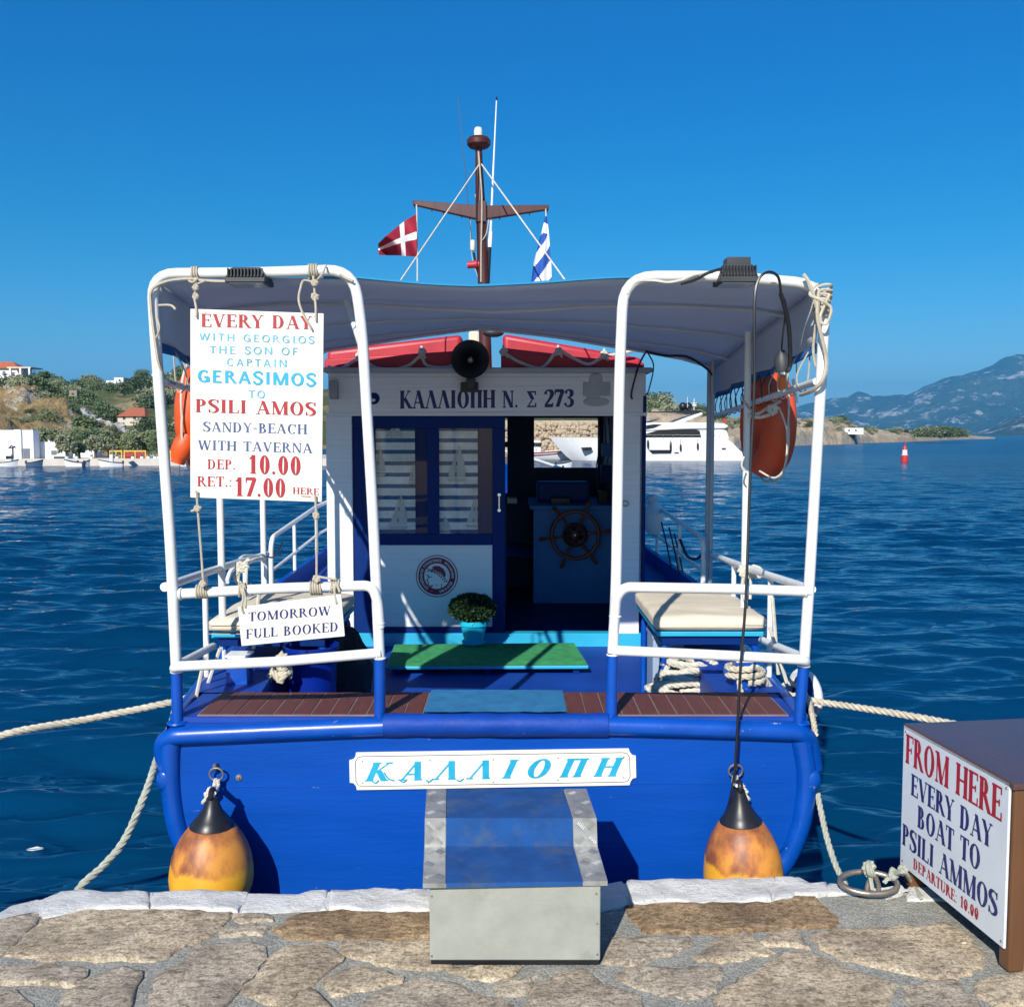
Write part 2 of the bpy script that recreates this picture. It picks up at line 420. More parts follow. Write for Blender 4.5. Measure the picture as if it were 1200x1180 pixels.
def glyph(ch, T, t, s):
    ch = GMAP.get(ch, ch)
    st = lambda x, y0, y1, w: [[(x-w/2,y0),(x+w/2,y0),(x+w/2,y1),(x-w/2,y1)]]
    br = lambda x0, x1, y, h: [[(x0,y-h/2),(x1,y-h/2),(x1,y+h/2),(x0,y+h/2)]]
    dg = lambda x0, y0, x1, y1, w: [[(x0-w/2,y0),(x0+w/2,y0),(x1+w/2,y1),(x1-w/2,y1)]]
    h = t/2
    sf = (lambda x, y, w=.15: br(x-w, x+w, (h if y == 0 else 1-h if y == 1 else y), t*.9)) if s else (lambda x, y, w=0: [])
    ss = lambda x, w=.15: sf(x, 0, w) + sf(x, 1, w)
    tk = (lambda x, y0, y1: st(x, y0, y1, t*1.1)) if s else (lambda x, y0, y1: [])
    R = _ring
    if ch == 'A': return dg(.10,0,.38,1,t)+dg(.68,0,.38,1,T)+br(.2,.58,.33,t)+sf(.1,0,.12)+sf(.68,0,.14), .80
    if ch == 'Λ': return dg(.10,0,.38,1,t)+dg(.68,0,.38,1,T)+sf(.1,0,.12)+sf(.68,0,.14), .80
    if ch == 'B': return st(.16,0,1,T)+R(.3,.76,.24,.24,T*.95,t,-90,90)+R(.32,.265,.30,.265,T,t,-90,90)+br(.1,.32,h,t)+br(.1,.32,.52,t)+br(.1,.32,1-h,t)+ss(.14,.12), .70
    if ch == 'C': return R(.42,.5,.36,.51,T,t,42,318,20)+tk(.70,.68,1), .78
    if ch == 'D': return st(.16,0,1,T)+R(.34,.5,.36,.5,T,t,-90,90)+br(.1,.34,h,t)+br(.1,.34,1-h,t)+ss(.14,.12), .80
    if ch == 'E': return st(.16,0,1,T)+br(.1,.58,h,t)+br(.1,.48,.52,t)+br(.1,.56,1-h,t)+tk(.6,0,.26)+tk(.57,.78,1)+tk(.47,.42,.62)+ss(.12,.1), .66
    if ch == 'F': return st(.16,0,1,T)+br(.1,.46,.5,t)+br(.1,.56,1-h,t)+tk(.57,.76,1)+tk(.46,.4,.6)+sf(.16,0)+sf(.12,1,.1), .62
    if ch == 'G': return R(.42,.5,.36,.51,T,t,42,320,20)+tk(.70,.68,1)+st(.66,.04,.44,T)+(sf(.66,.44,.14) if s else br(.44,.7,.44,t)), .82
    if ch == 'H': return st(.16,0,1,T)+st(.66,0,1,T)+br(.16,.66,.51,t)+ss(.16)+ss(.66), .82
    if ch == 'I': return st(.2,0,1,T)+ss(.2), .40
    if ch == 'K': return st(.16,0,1,T)+dg(.20,.38,.62,1,t)+dg(.70,0,.32,.58,T)+ss(.16)+sf(.7,0,.13)+sf(.6,1,.12), .80
    if ch == 'L': return st(.16,0,1,T)+br(.1,.56,h,t)+tk(.58,0,.26)+sf(.16,1)+sf(.12,0,.1), .62
    if ch == 'M': return st(.14,0,1,t*1.2)+dg(.16,1,.48,0,T)+dg(.48,0,.80,1,t)+st(.84,0,1,T)+sf(.14,0,.11)+sf(.1,1,.1)+sf(.84,0)+sf(.88,1,.1), 1.0
    if ch == 'N': return st(.14,0,1,t*1.2)+dg(.16,1,.66,0,T)+st(.68,0,1,t*1.2)+sf(.14,0,.11)+sf(.1,1,.1)+sf(.68,1,.12), .82
    if ch == 'O': return R(.42,.5,.38,.52,T,t,0,360,26), .84
    if ch == 'Θ': return R(.42,.5,.38,.52,T,t,0,360,26)+br(.25,.58,.5,t), .84
    if ch == 'Φ': return R(.42,.5,.38,.34,T,t,0,360,26)+st(.42,0,1,T), .84
    if ch == 'P': return st(.16,0,1,T)+R(.32,.74,.27,.26,T,t,-90,90)+br(.1,.34,.48+h,t)+br(.1,.34,1-h,t)+sf(.16,0)+sf(.12,1,.1), .66
    if ch == 'R': return st(.16,0,1,T)+R(.32,.75,.25,.25,T,t,-90,90)+br(.1,.34,.5+h,t)+br(.1,.34,1-h,t)+dg(.68,0,.36,.52,T)+sf(.16,0)+sf(.12,1,.1)+sf(.7,0,.11), .76
    if ch == 'S': return _pen([(.56,.76,t),(.5,.92,t),(.33,.98,t*1.2),(.16,.9,T*.8),(.11,.75,T),(.22,.6,T),(.40,.47,T*1.05),(.53,.30,T),(.49,.12,T*.8),(.31,.02,t*1.2),(.14,.08,t),(.08,.25,t)])+tk(.57,.72,1)+tk(.07,0,.28), .64
    if ch == 'T': return st(.34,0,1,T)+br(.04,.64,1-h,t)+tk(.05,.76,1)+tk(.63,.76,1)+sf(.34,0), .68
    if ch == 'U': return st(.18,.32,1,T)+st(.64,.32,1,t if s else T)+R(.40,.34,.22+T/2,.34,T,t if s else T,180,360)+sf(.18,1)+sf(.64,1,.12), .80
    if ch == 'V': return dg(.12,1,.40,0,T)+dg(.40,0,.66,1,t)+sf(.12,1,.13)+sf(.66,1,.12), .78
    if ch == 'W': return dg(.10,1,.32,0,T)+dg(.32,0,.54,1,t)+dg(.52,1,.76,0,T)+dg(.76,0,.98,1,t)+sf(.1,1,.12)+sf(.54,1,.12)+sf(.98,1,.1), 1.08
    if ch == 'X': return dg(.64,0,.14,1,T)+dg(.12,0,.62,1,t)+ss(.14,.12)+ss(.64,.12), .76
    if ch == 'Y': return dg(.10,1,.36,.46,T)+dg(.36,.46,.62,1,t)+st(.36,0,.5,T)+sf(.36,0)+sf(.1,1,.12)+sf(.62,1,.11), .72
    if ch == 'Σ': return br(.06,.6,1-h*1.4,t*1.3)+br(.06,.62,h*1.4,t*1.3)+dg(.16,1,.42,.5,T)+dg(.1,0,.42,.52,t*1.3)+tk(.61,0,.26)+tk(.59,.76,1), .68
    if ch == 'Π': return br(.04,.78,1-max(h,.05),max(t,.10))+st(.18,0,1,T)+st(.64,0,1,T)+sf(.18,0)+sf(.64,0)+sf(.12,1,.1)+sf(.7,1,.1), .82
    if ch == 'Δ': return dg(.08,0,.38,1,t)+dg(.68,0,.38,1,T)+br(.06,.7,h,t), .78
    if ch == '0': return R(.30,.5,.26,.51,T,t,0,360,24), .60
    if ch == '1': return st(.26,0,1,T)+sf(.26,0,.17)+dg(.08,.78,.26,.98,t*2), .50
    if ch == '2': return _pen([(.09,.74,T*.9),(.14,.92,t*1.4),(.3,.97,t*1.5),(.47,.88,T),(.48,.7,T),(.36,.47,T*.7),(.2,.25,t*1.8),(.08,.09,t*1.5)])+br(.04,.54,.07,T*.8)+tk(.53,.05,.24), .60
    if ch == '3': return _pen([(.09,.78,T*.8),(.17,.94,t*1.4),(.3,.97,t*1.4),(.45,.88,T),(.45,.7,T),(.34,.57,t*1.5),(.2,.53,t)])+_pen([(.2,.53,t),(.38,.47,t*1.5),(.49,.3,T),(.44,.1,T*.8),(.26,.02,t*1.5),(.1,.09,t*1.4),(.07,.22,T*.8)]), .60
    if ch == '7': return br(.05,.56,.94,T*.75)+dg(.2,0,.52,.95,T)+tk(.06,.72,.95), .58
    if ch == '.': return R(.12,.08,.08,.09,.079,.089,0,360,8), .26
    if ch == ':': return R(.12,.08,.07,.08,.069,.079,0,360,8)+R(.12,.62,.07,.08,.069,.079,0,360,8), .26
    if ch == '-': return br(.05,.35,.45,t*1.6), .42
    if ch == '*': return R(.15,.5,.14,.14,.139,.139,0,360,6), .34
    return [], .40
def layout(s, T, t, serif, track):
    x = 0; polys = []
    for ch in s:
        if ch == ' ': x += .42 + track; continue
        g, a = glyph(ch, T, t, serif)
        polys.append([[(px_+x, py_) for px_, py_ in q] for q in g]); x += a + track
    return polys, x - track
def text(mb, s, mapf, W, H, T=.17, t=.055, serif=True, track=.06, shear=0, lift=None):
    # mapf(u, v, k): metres/pixels along and up -> world, k staggers overlapping strokes
    polys, w_ = layout(s, T, t, serif, track)
    for g in polys:
        for k, q in enumerate(g):
            pts = [mapf((x + shear*y)/w_*W, y*H, k) for x, y in q]
            mb.add(pts, [tuple(range(len(pts)))])
def textpx(mb, s, x0, y0, x1, y1, h, Y, off=.006, **kw):
    # baseline from (x0,y0) to (x1,y1) as seen, laid on the plane at distance Y
    W = math.hypot(x1-x0, y1-y0); ca, sa = (x1-x0)/W, (y1-y0)/W
    def f(u, v, k):
        return P(x0+u*ca+v*sa*0, y0+u*sa-v, Y-off) - Vector((0, .00012*(k % 12), 0))
    text(mb, s, f, W, h, **kw)

# ================================================================== SEA
def build_sea():
    rng = np.random.default_rng(4)
    def spans(a, b, n): return np.exp(np.linspace(np.log(a), np.log(b), n))
    r = np.concatenate([spans(2.5, 5.0, 18)[:-1], spans(5.0, 130, 560)[:-1], spans(130, 14000, 60)])
    c = np.concatenate([-np.exp(np.linspace(np.log(14), np.log(.76), 14))[:-1], np.linspace(-.76, .76, 480), np.exp(np.linspace(np.log(.76), np.log(14), 14))[1:]])
    R, C = np.meshgrid(r, c, indexing='ij')
    X = C*(R+1.2); Y = R
    cell = np.maximum(np.gradient(r)[:, None]*np.ones_like(C), np.abs(np.gradient(c))[None, :]*(R+1.2))
    Zs = np.zeros_like(X)
    for i in range(110):
        lam = .22*(1.9/.22)**rng.random()
        th = rng.normal(-1.50, .30); k = 2*np.pi/lam
        amp = .0078*lam**.80 * (0.5+rng.random()*.8) / (1+ (lam/1.6)**2)**.6
        ph = rng.random()*6.28
        fade = np.clip((lam/cell - 2.2)/3.0, 0, 1)
        d = k*(X*np.cos(th)+Y*np.sin(th)) + ph
        Zs += amp*fade*(np.sin(d) + .22*np.sin(2*d+1.2))
    group = .85 + .2*np.sin(X*.21+Y*.13+1)*np.sin(Y*.09-X*.07)
    Zs *= group
    gx_ = np.gradient(Zs, axis=0)[60:200,100:400]/np.gradient(Y, axis=0)[60:200,100:400]
    Zs *= .25/float(np.sqrt((gx_**2).mean()))
    V = np.stack([X, Y, SEA+Zs], -1).reshape(-1, 3)
    n, m = X.shape
    idx = np.arange(n*m).reshape(n, m)
    Fq = np.stack([idx[:-1,:-1], idx[:-1,1:], idx[1:,1:], idx[1:,:-1]], -1).reshape(-1, 4)
    me = bpy.data.meshes.new("sea")
    me.vertices.add(len(V)); me.vertices.foreach_set('co', V.ravel().astype(np.float32))
    me.loops.add(Fq.size); me.loops.foreach_set('vertex_index', Fq.ravel().astype(np.int32))
    me.polygons.add(len(Fq)); me.polygons.foreach_set('loop_start', np.arange(0, Fq.size, 4, dtype=np.int32))
    me.update(calc_edges=True); me.polygons.foreach_set('use_smooth', np.ones(len(Fq), bool))
    t = NT('sea_water')
    co = t.coord((1, 1, 1))
    f0 = t.noise(t.coord((.02, .055, 1)), 1.0, 3)
    colr = t.ramp(f0, [(.35, (.0003,.024,.068,1)), (.7, (.0006,.038,.102,1))])
    t.l(colr, t.b.inputs['Base Color']); t.b.inputs['Roughness'].default_value = .07
    t.b.inputs['IOR'].default_value = 1.333; t.b.inputs['Specular IOR Level'].default_value = .5
    a = t.noise(t.coord((1.1, 3.2, 1), (0, 0, .12)), 1.7, 2, .5)
    b = t.noise(t.coord((.35, 1.5, 1), (0, 0, -.10)), .45, 3, .6)
    sy = t.n('ShaderNodeSeparateXYZ'); t.l(t.coord(), sy.inputs[0])
    mrr = t.n('ShaderNodeMapRange'); t.l(sy.outputs[1], mrr.inputs[0]); mrr.inputs[1].default_value = 6; mrr.inputs[2].default_value = 70; mrr.inputs[3].default_value = .20; mrr.inputs[4].default_value = 1.0
    mr2 = t.n('ShaderNodeMapRange'); t.l(sy.outputs[1], mr2.inputs[0]); mr2.inputs[1].default_value = 10; mr2.inputs[2].default_value = 150; mr2.inputs[3].default_value = .04; mr2.inputs[4].default_value = .22
    t.l(mr2.outputs[0], t.b.inputs['Roughness'])
    n1 = t.bump(b, 1.0, .34); n2 = t.bump(a, 1.0, .16, n1)
    t.l(mrr.outputs[0], n1.node.inputs['Strength']); t.l(mrr.outputs[0], n2.node.inputs['Strength'])
    t.l(n2, t.b.inputs['Normal'])
    me.materials.append(t.m)
    o = bpy.data.objects.new("sea", me); COL.objects.link(o); o["kind"] = "structure"
build_sea()

# ================================================================== QUAY we stand on
t = NT('quay_mortar'); co = t.coord()
f = t.noise(co, 9, 8, .7); g = t.noise(co, 90, 3, .7); g2 = t.noise(co, 170, 3, .7)
base = t.ramp(f, [(.3, (.24,.24,.21,1)), (.7, (.38,.37,.32,1))])
sp = t.ramp(g2, [(.38, (.55,.55,.54,1)), (.60, (1.35,1.33,1.28,1))])
t.l(t.mix(1.0, base, sp, 'MULTIPLY'), t.b.inputs['Base Color']); t.b.inputs['Roughness'].default_value = .95
t.l(t.bump(g, .9, .006, t.bump(f, .7, .02)), t.b.inputs['Normal']); mat['mortar'] = t.m
def stone_mat(name, c1, c2, c3):
    t = NT(name); co = t.coord((1, 2.2, 1), (0, 0, .35)); co2 = t.coord()
    f = t.noise(co, 14, 8, .75); g = t.noise(co2, 110, 4, .75); k = t.noise(co2, 4.2, 5, .6)
    ge = t.noise(t.coord((1, 1.7, 1), (0, 0, -.2)), 30, 7, .75)
    a = t.ramp(f, [(.3, c1), (.5, c2), (.7, c3)])
    st = t.ramp(k, [(.32, (.66,.62,.60,1)), (.6, (1.25,1.22,1.16,1))])
    sp = t.ramp(g, [(.36, (.60,.58,.56,1)), (.56, (1.22,1.22,1.22,1))])
    sp2 = t.ramp(ge, [(.40, (.60,.58,.56,1)), (.52, (1.2,1.2,1.2,1))])
    c = t.mix(1.0, t.mix(1.0, t.mix(1.0, a, st, 'MULTIPLY'), sp, 'MULTIPLY'), sp2, 'MULTIPLY')
    t.l(c, t.b.inputs['Base Color']); t.b.inputs['Roughness'].default_value = .88
    t.l(t.bump(g, .9, .006, t.bump(ge, 1.0, .016, t.bump(f, 1.0, .03))), t.b.inputs['Normal'])
    return t.m
mat['stoneA'] = stone_mat('tan_schist', (.50,.40,.27,1), (.69,.57,.40,1), (.88,.75,.56,1))
mat['stoneB'] = stone_mat('brown_schist', (.26,.17,.09,1), (.42,.29,.16,1), (.66,.50,.32,1))
mat['stoneC'] = stone_mat('grey_schist', (.44,.37,.27,1), (.60,.51,.39,1), (.80,.69,.55,1))
t = NT('whitewashed_stone'); co = t.coord(); f = t.noise(co, 11, 8, .7); g = t.noise(t.coord((1, 2.6, 1)), 40, 6, .75)
c = t.ramp(f, [(.28, (.60,.58,.53,1)), (.5, (.80,.785,.73,1)), (.8, (.86,.85,.80,1))])
wr = t.ramp(g, [(.64, (0,0,0,1)), (.70, (1,1,1,1))])
t.l(t.mix(wr, c, (.40,.36,.30,1)), t.b.inputs['Base Color']); t.b.inputs['Roughness'].default_value = .85
t.l(t.bump(g, .9, .010, t.bump(f, .9, .03)), t.b.inputs['Normal']); mat['whitewash'] = t.m

QB = MB()
_eo = [(-900,1150),(-68,1150),(-67,1112),(-15,1086),(0,1076),(18,1064),(48,1059),(90,1050),(155,1049),(230,1048),(290,1050),(350,1049),(400,1050),(440,1046),(500,1047),(600,1044),(700,1046),(760,1038),(820,1037),(920,1033),(945,1037),(980,1040),(1040,1050),(1060,1045),(1200,1042),(1800,1040)]
_ep = [Z(x, y+1.5, 0) for x, y in _eo]; _ep = [Vector((-12, _ep[1].y-.3, 0)), Vector((_ep[1].x-.6, _ep[1].y-.2, 0))] + _ep[2:-1] + [Vector((12, _ep[-2].y, 0))]
QB.prism([Vector((12,-9,-.008)), Vector((-12,-9,-.008))][::-1] and [Vector((p.x,p.y,-.008)) for p in ([Vector((-12,-9,0))]+_ep+[Vector((12,-9,0))])][::-1], (0,0,-2.6))
quay = QB.build("quay", mat['mortar'], smooth=False, kind="structure"); ORG[quay] = Vector((0,0,0))
rs = random.Random(7)
def frac_edge(poly, jit, seg=.05):
    out = []; n = len(poly)
    for i in range(n):
        a = poly[i]; b = poly[(i+1) % n]; L = (b-a).length; k = max(1, int(L/seg))
        nrm = Vector((b.y-a.y, a.x-b.x, 0)); nrm = nrm.normalized() if nrm.length > 0 else nrm
        for j in range(k):
            p = a + (b-a)*(j/k)
            if j: p = p + nrm*rs.uniform(-jit, jit)
            out.append(p)
    return out
def area(poly): return .5*sum(poly[i].x*poly[(i+1) % len(poly)].y - poly[(i+1) % len(poly)].x*poly[i].y for i in range(len(poly)))
def stone(poly, m, zt=.010, jit=.011, deep=.03, name="paving_stone", seg=.032, rimw=.010, relief=.0035):
    if area(poly) < 0: poly = poly[::-1]
    if name == "paving_stone":
        c0 = sum(poly, Vector((0,0,0)))/len(poly); poly = [p + (p-c0).normalized()*.011 for p in poly]
    poly = frac_edge(poly, jit, seg); n = len(poly)
    c = sum(poly, Vector((0,0,0)))/n
    tx, ty = rs.uniform(-.006, .006), rs.uniform(-.006, .006)
    def hz(p, k=1): return zt + (p.x-c.x)*tx + (p.y-c.y)*ty + relief*k*noise.noise(p*9.0)*2
    rows = [[Vector((p.x, p.y, -deep)) for p in poly], [Vector((p.x, p.y, hz(p, 0)-.007)) for p in poly]]
    for q in (rimw, rimw*3.2):
        rw = []
        for p in poly:
            d = (c-p); L = d.length; rw.append(p + d*(min(q, L*.4)/max(L, 1e-6)))
        rows.append([Vector((p.x, p.y, hz(p, 1) - (.0 if q > rimw else .0025))) for p in rw])
    for kk in (.4, .75):
        rows.append([Vector((p.x+(c.x-p.x)*kk, p.y+(c.y-p.y)*kk, hz(p+(c-p)*kk, 1))) for p in poly])
    b = MB(); b.grid(rows, closed=True)
    nv = len(b.v); b.v.append((c.x, c.y, hz(c)));
    for i in range(n): b.f.append((nv-n+i, nv-n+(i+1) % n, nv))
    return b.build(name, m, quay, sharp=60)
def S(x0, pts, z=0.0): return [Z(x0+a/3.871, 1020+b/3.871, z) for a, b in pts]
A_, B_, C_ = mat['stoneA'], mat['stoneB'], mat['stoneC']
for x0, m, pts in [
 (0, C_, [(-260,260),(-100,205),(60,188),(172,192),(150,240),(60,330),(10,365),(-260,380)]),
 (0, A_, [(30,378),(150,265),(200,218),(380,176),(620,176),(900,178),(1045,192),(985,265),(940,295),(880,320),(800,345),(760,380),(700,398),(500,395),(250,400)]),
 (0, C_, [(-260,430),(200,420),(385,445),(330,520),(150,505),(-260,490)]),
 (0, C_, [(210,690),(360,500),(480,465),(560,432),(640,455),(605,520),(600,560),(540,690)]),
 (0, C_, [(-260,540),(60,540),(130,600),(150,720),(-260,720)]),
 (0, C_, [(690,720),(690,560),(720,480),(870,380),(905,332),(1130,320),(1195,345),(1200,400),(1160,430),(1080,530),(1000,640),(960,720)]),
 (0, C_, [(1060,198),(1200,194),(1230,222),(1100,228)]), (0, C_, [(1010,252),(1150,238),(1215,252),(1180,285),(1010,292)]),
 (300, A_, [(-60,530),(10,480),(60,400),(140,345),(270,330),(390,390),(380,410),(250,510),(110,595),(0,565)]),
 (300, B_, [(80,265),(190,196),(300,184),(560,184),(840,186),(840,300),(700,300),(500,312),(400,300),(150,300)]),
 (300, A_, [(398,308),(620,317),(780,307),(900,312),(880,430),(780,440),(640,430),(480,395),(395,375)]),
 (300, A_, [(312,490),(470,430),(660,475),(650,500),(500,530),(355,558)]),
 (300, A_, [(100,720),(150,600),(240,530),(320,600),(350,720)]),
 (300, C_, [(330,720),(410,640),(600,540),(720,490),(850,500),(1010,560),(1150,600),(1200,720)]),
 (300, A_, [(885,455),(920,435),(1190,435),(1160,470),(1060,490)]),
 (600, C_, [(-70,520),(-30,490),(40,490),(120,470),(60,550),(-60,556)]),
 (600, B_, [(525,158),(700,148),(1000,146),(1270,146),(1290,118),(1370,122),(1465,205),(1450,250),(1200,265),(840,278),(600,270),(570,230)]),
 (600, C_, [(460,300),(800,300),(812,330),(780,350),(560,425),(420,410),(430,350)]),
 (600, A_, [(830,390),(930,310),(1060,270),(1100,310),(1180,365),(1000,395),(860,405)]),
 (600, A_, [(1130,322),(1185,282),(1280,262),(1340,345),(1180,335)]),
 (600, C_, [(480,485),(540,440),(940,435),(915,540),(780,570),(640,535)]),
 (600, C_, [(20,720),(70,600),(130,500),(210,470),(320,445),(400,510),(570,560),(650,720)]),
 (600, A_, [(860,720),(950,550),(1080,470),(1240,372),(1350,375),(1570,455),(1740,515),(1700,570),(1600,720)]),
 (890, A_, [(240,295),(340,262),(860,242),(960,310),(1010,400),(1000,435),(880,480),(760,480),(560,430),(380,400),(290,350)]),
 (890, C_, [(660,520),(880,490),(990,600),(980,720),(720,720)]),
 (890, A_, [(990,510),(1050,480),(1200,450),(1500,460),(1500,600),(1080,600),(1000,560)]),
 (890, C_, [(1060,630),(1500,630),(1500,740),(1080,740)]),
]: stone(S(x0, pts), m, zt=rs.uniform(.001, .005))
# paving that runs on beside and behind the camera
def block(X0, X1, Y0, Y1, nx, ny, skip=None):
    gx = [[None]*(ny+1) for _ in range(nx+1)]
    for i in range(nx+1):
        for j in range(ny+1):
            gx[i][j] = Vector((X0+(X1-X0)*i/nx + rs.uniform(-.07,.07), Y0+(Y1-Y0)*j/ny + rs.uniform(-.05,.05), 0))
    for i in range(nx):
        for j in range(ny):
            q = [gx[i][j], gx[i+1][j], gx[i+1][j+1], gx[i][j+1]]
            c = sum(q, Vector((0,0,0)))/4
            q = [p + (c-p).normalized()*.022 for p in q]
            k = rs.randrange(4); mid = (q[k]+q[(k+1) % 4])/2 + (q[k]-c)*.12
            q.insert(k+1, mid)
            stone(q, rs.choice([A_, C_, C_, A_, B_]), seg=.12)
block(-4.2, 4.2, .9, 2.66, 17, 6)
block(-4.2, -2.12, 2.68, 3.55, 5, 3); block(2.15, 4.2, 2.68, 3.55, 5, 3)
# whitewashed edge stones over one continuous whitewashed strip
def strip_white(x0, outer, inner, x1, outer1, inner1): pass
for oo, ii in (([(-150,1106),(-67,1082),(0,1071),(16,1062),(45,1054),(90,1045),(155,1045),(230,1044),(292,1046),(352,1047),(370,1044),(420,1044),(445,1041),(470,1045),(520,1043)],
                [(-150,1112),(-67,1092),(0,1075),(16,1069),(50,1073),(100,1064),(155,1064),(232,1065),(285,1069),(340,1067),(385,1065),(440,1067),(490,1067),(520,1067)]),
               ([(620,1040),(700,1040),(735,1034),(780,1032),(826,1032),(905,1028),(936,1027),(950,1034),(965,1036),(985,1037),(1005,1045),(1045,1047),(1058,1040),(1120,1038),(1200,1037)],
                [(620,1068),(700,1067),(738,1060),(780,1058),(826,1057),(905,1057),(926,1049),(945,1050),(962,1047),(972,1048),(1003,1048),(1045,1050),(1062,1043),(1120,1054),(1200,1054)])):
    rows_ = [[Z(*p), Z(*q)] for p, q in zip(oo, ii)]
    b_ = MB(); pp_ = [[Vector((a.x, a.y+.004, -.10)), Vector((a.x, a.y, -.002)), a*.5+c_*.5-Vector((0,0,.0005)), Vector((c_.x, c_.y, -.004))] for a, c_ in rows_]
    b_.grid(pp_); b_.build("whitewash", mat['whitewash'], quay, sharp=80)
def edge(x0, outer, inner, zt=.012):
    zt *= .4
    po = [Z(x0+a/3.871, 1020+b/3.871, 0) for a, b in outer]; pi_ = [Z(x0+a/3.871, 1020+b/3.871, 0) for a, b in inner]
    stone(po + pi_[::-1], mat['whitewash'], zt=zt, jit=.004, deep=.28, name="whitewashed_edge_stone", seg=.03, rimw=.007, relief=.007)
edge(0, [(-260,330),(-60,235),(0,195),(60,158),(170,128),(184,140)], [(-260,380),(-100,262),(0,205),(60,184),(120,180),(180,186)])
edge(0, [(192,128),(270,95),(420,90),(520,95),(600,95),(680,103)], [(192,210),(250,205),(330,190),(380,172),(520,170),(676,172)], .016)
edge(0, [(690,103),(760,92),(900,88),(1130,97)], [(684,172),(760,172),(900,174),(1080,190)], .018)
edge(300, [(-10,110),(200,105),(260,90),(330,90)], [(-70,192),(20,190),(140,182),(320,176)], .010)
edge(300, [(340,90),(420,95),(540,78),(640,85),(665,95),(820,85)], [(330,176),(400,178),(500,182),(640,180),(700,180),(820,182)], .022)
edge(600, [(-340,85),(-100,82),(200,76),(400,72),(505,56)], [(-340,185),(-100,186),(200,180),(400,180),(528,154)], .014)
edge(600, [(518,55),(700,45),(870,45),(1000,38),(1180,29)], [(540,152),(700,143),(870,140),(1060,138),(1180,140)], .018)
edge(600, [(1190,29),(1270,26),(1310,42),(1360,60),(1430,60)], [(1190,142),(1270,140),(1284,112),(1365,116),(1440,104)], .016)
edge(890, [(310,60),(360,62),(430,92),(600,100),(650,75)], [(310,108),(430,100),(500,112),(620,112),(660,84)], .012)
edge(890, [(670,78),(900,70),(1300,60),(1700,60)], [(670,130),(900,130),(1300,132),(1700,130)], .012)

# ================================================================== THE TOUR BOAT
TY = 4.02                                   # distance of the transom
def cx(Y): return -.098 - .027*(Y-4)
boat = thing("tour_boat", (cx(5), TY, SEA), "blue wooden excursion boat moored stern-to at the quay under a grey sun canopy", "boat")
# hull: stations from transom to stem
stat = [(4.0,1.335,.50),(4.8,1.40,.50),(5.8,1.45,.50),(7.0,1.47,.54),(8.5,1.42,.60),(10.0,1.18,.72),(11.4,.72,.90),(12.4,.30,1.08),(12.9,.03,1.18)]
prof = [(1.0,0),(1.015,-.14),(1.01,-.28),(.985,-.40),(.93,-.52),(.87,-.62),(.72,-.92),(.42,-1.35),(.02,-1.75)]
for sgn in (-1, 1):
    rows = []
    for (Y, hw, zt) in stat:
        k = 1 if Y < 9 else max(.12, 1-(Y-9)/4.6)
        rows.append([Vector((cx(Y)+sgn*hw*(a if b > -.5 else 1-(1-a)*(1+.35*(1-k))), Y + (max(0,-b)*-.12*(1-k) if b else 0), zt+b*(1 if b > -.5 else 1))) for a, b in prof])
    rr = rows if sgn > 0 else [r[::-1] for r in rows]
    b = MB(); b.grid([[r[i] for r in rr] for i in range(len(prof))] if False else rr); b.build("hull_side", mat['hull'], boat, sharp=60)
# transom
Yt, hw, zt = stat[0]; pts = []
pts += [Vector((cx(4)-hw*a, TY, zt+b)) for a, b in prof]; pts += [Vector((cx(4)+hw*a, TY, zt+b)) for a, b in prof[::-1]]
b = MB(); b.prism(pts, (0,.05,0)); transom = b.build("transom", mat['hull'], boat, smooth=False)
# seams of the transom planking, a hair proud lines of filler
b = MB()
for (x0, y0, x1, y1) in [(196,921,420,921),(740,918,948,916)]:
    b.tube([P(x0,y0,TY-.001), P((x0+x1)/2,y0+.6,TY-.001), P(x1,y1,TY-.001)], .0016, 4)
build_split(b, "plank_seam", mat['hull'], boat)
for xs in ([190,222,330,450], [712,830,900,945]):
    pass
def tubepart(name, pts, r, m, parent=boat, rr=None, n=12, **kw):
    b = MB(); b.tube(rounded(pts, rr) if rr else [Vector(p) for p in pts], r, n); return b.build(name, m, parent, sharp=60, **kw)
GY = TY-.005
tubepart("gunwale_tube", [P(198,905,GY+.05), P(190,874,GY+.03), P(200,862,GY), P(330,856,GY), P(452,851,GY)], .0405, mat['tubeblue'], rr=.07)
tubepart("gunwale_tube", [P(953,900,GY+.05), P(948,868,GY+.03), P(938,857,GY), P(820,853,GY), P(708,850,GY)], .0405, mat['tubeblue'], rr=.07)
for pts in ([(201,868),(200,900),(202,935),(210,975),(229,1010),(262,1046),(330,1090)], [(938,866),(944,900),(943,935),(936,972),(918,1010),(884,1046),(820,1090)]):
    b = MB(); b.tube(smoothp([P(x,y,GY+.012) for x, y in pts], 6), .043, 12); b.build("corner_tube", mat['tubeblue'], boat)
for sgn in (-1, 1):
    b = MB(); path = [Vector((cx(Y)+sgn*(hw*1.015-.006), Y, zt-.235)) for Y, hw, zt in stat[:-1]]
    path[0].y = 4.0; b.tube(smoothp(path, 5), [.0]*0 or .036, 10); b.sphere(path[0], .037, 6, (1,.5,1.3)); b.build("rubbing_strake", mat['tubeblue'], boat)
    b = MB(); path = [Vector((cx(Y)+sgn*(hw-.010), Y, zt+.005)) for Y, hw, zt in stat]; path[0].y = 4.09
    b.tube(smoothp(path, 5), .030, 10); b.sphere(path[0], .0305, 5); b.build("gunwale_rail", mat['tubeblue'], boat)
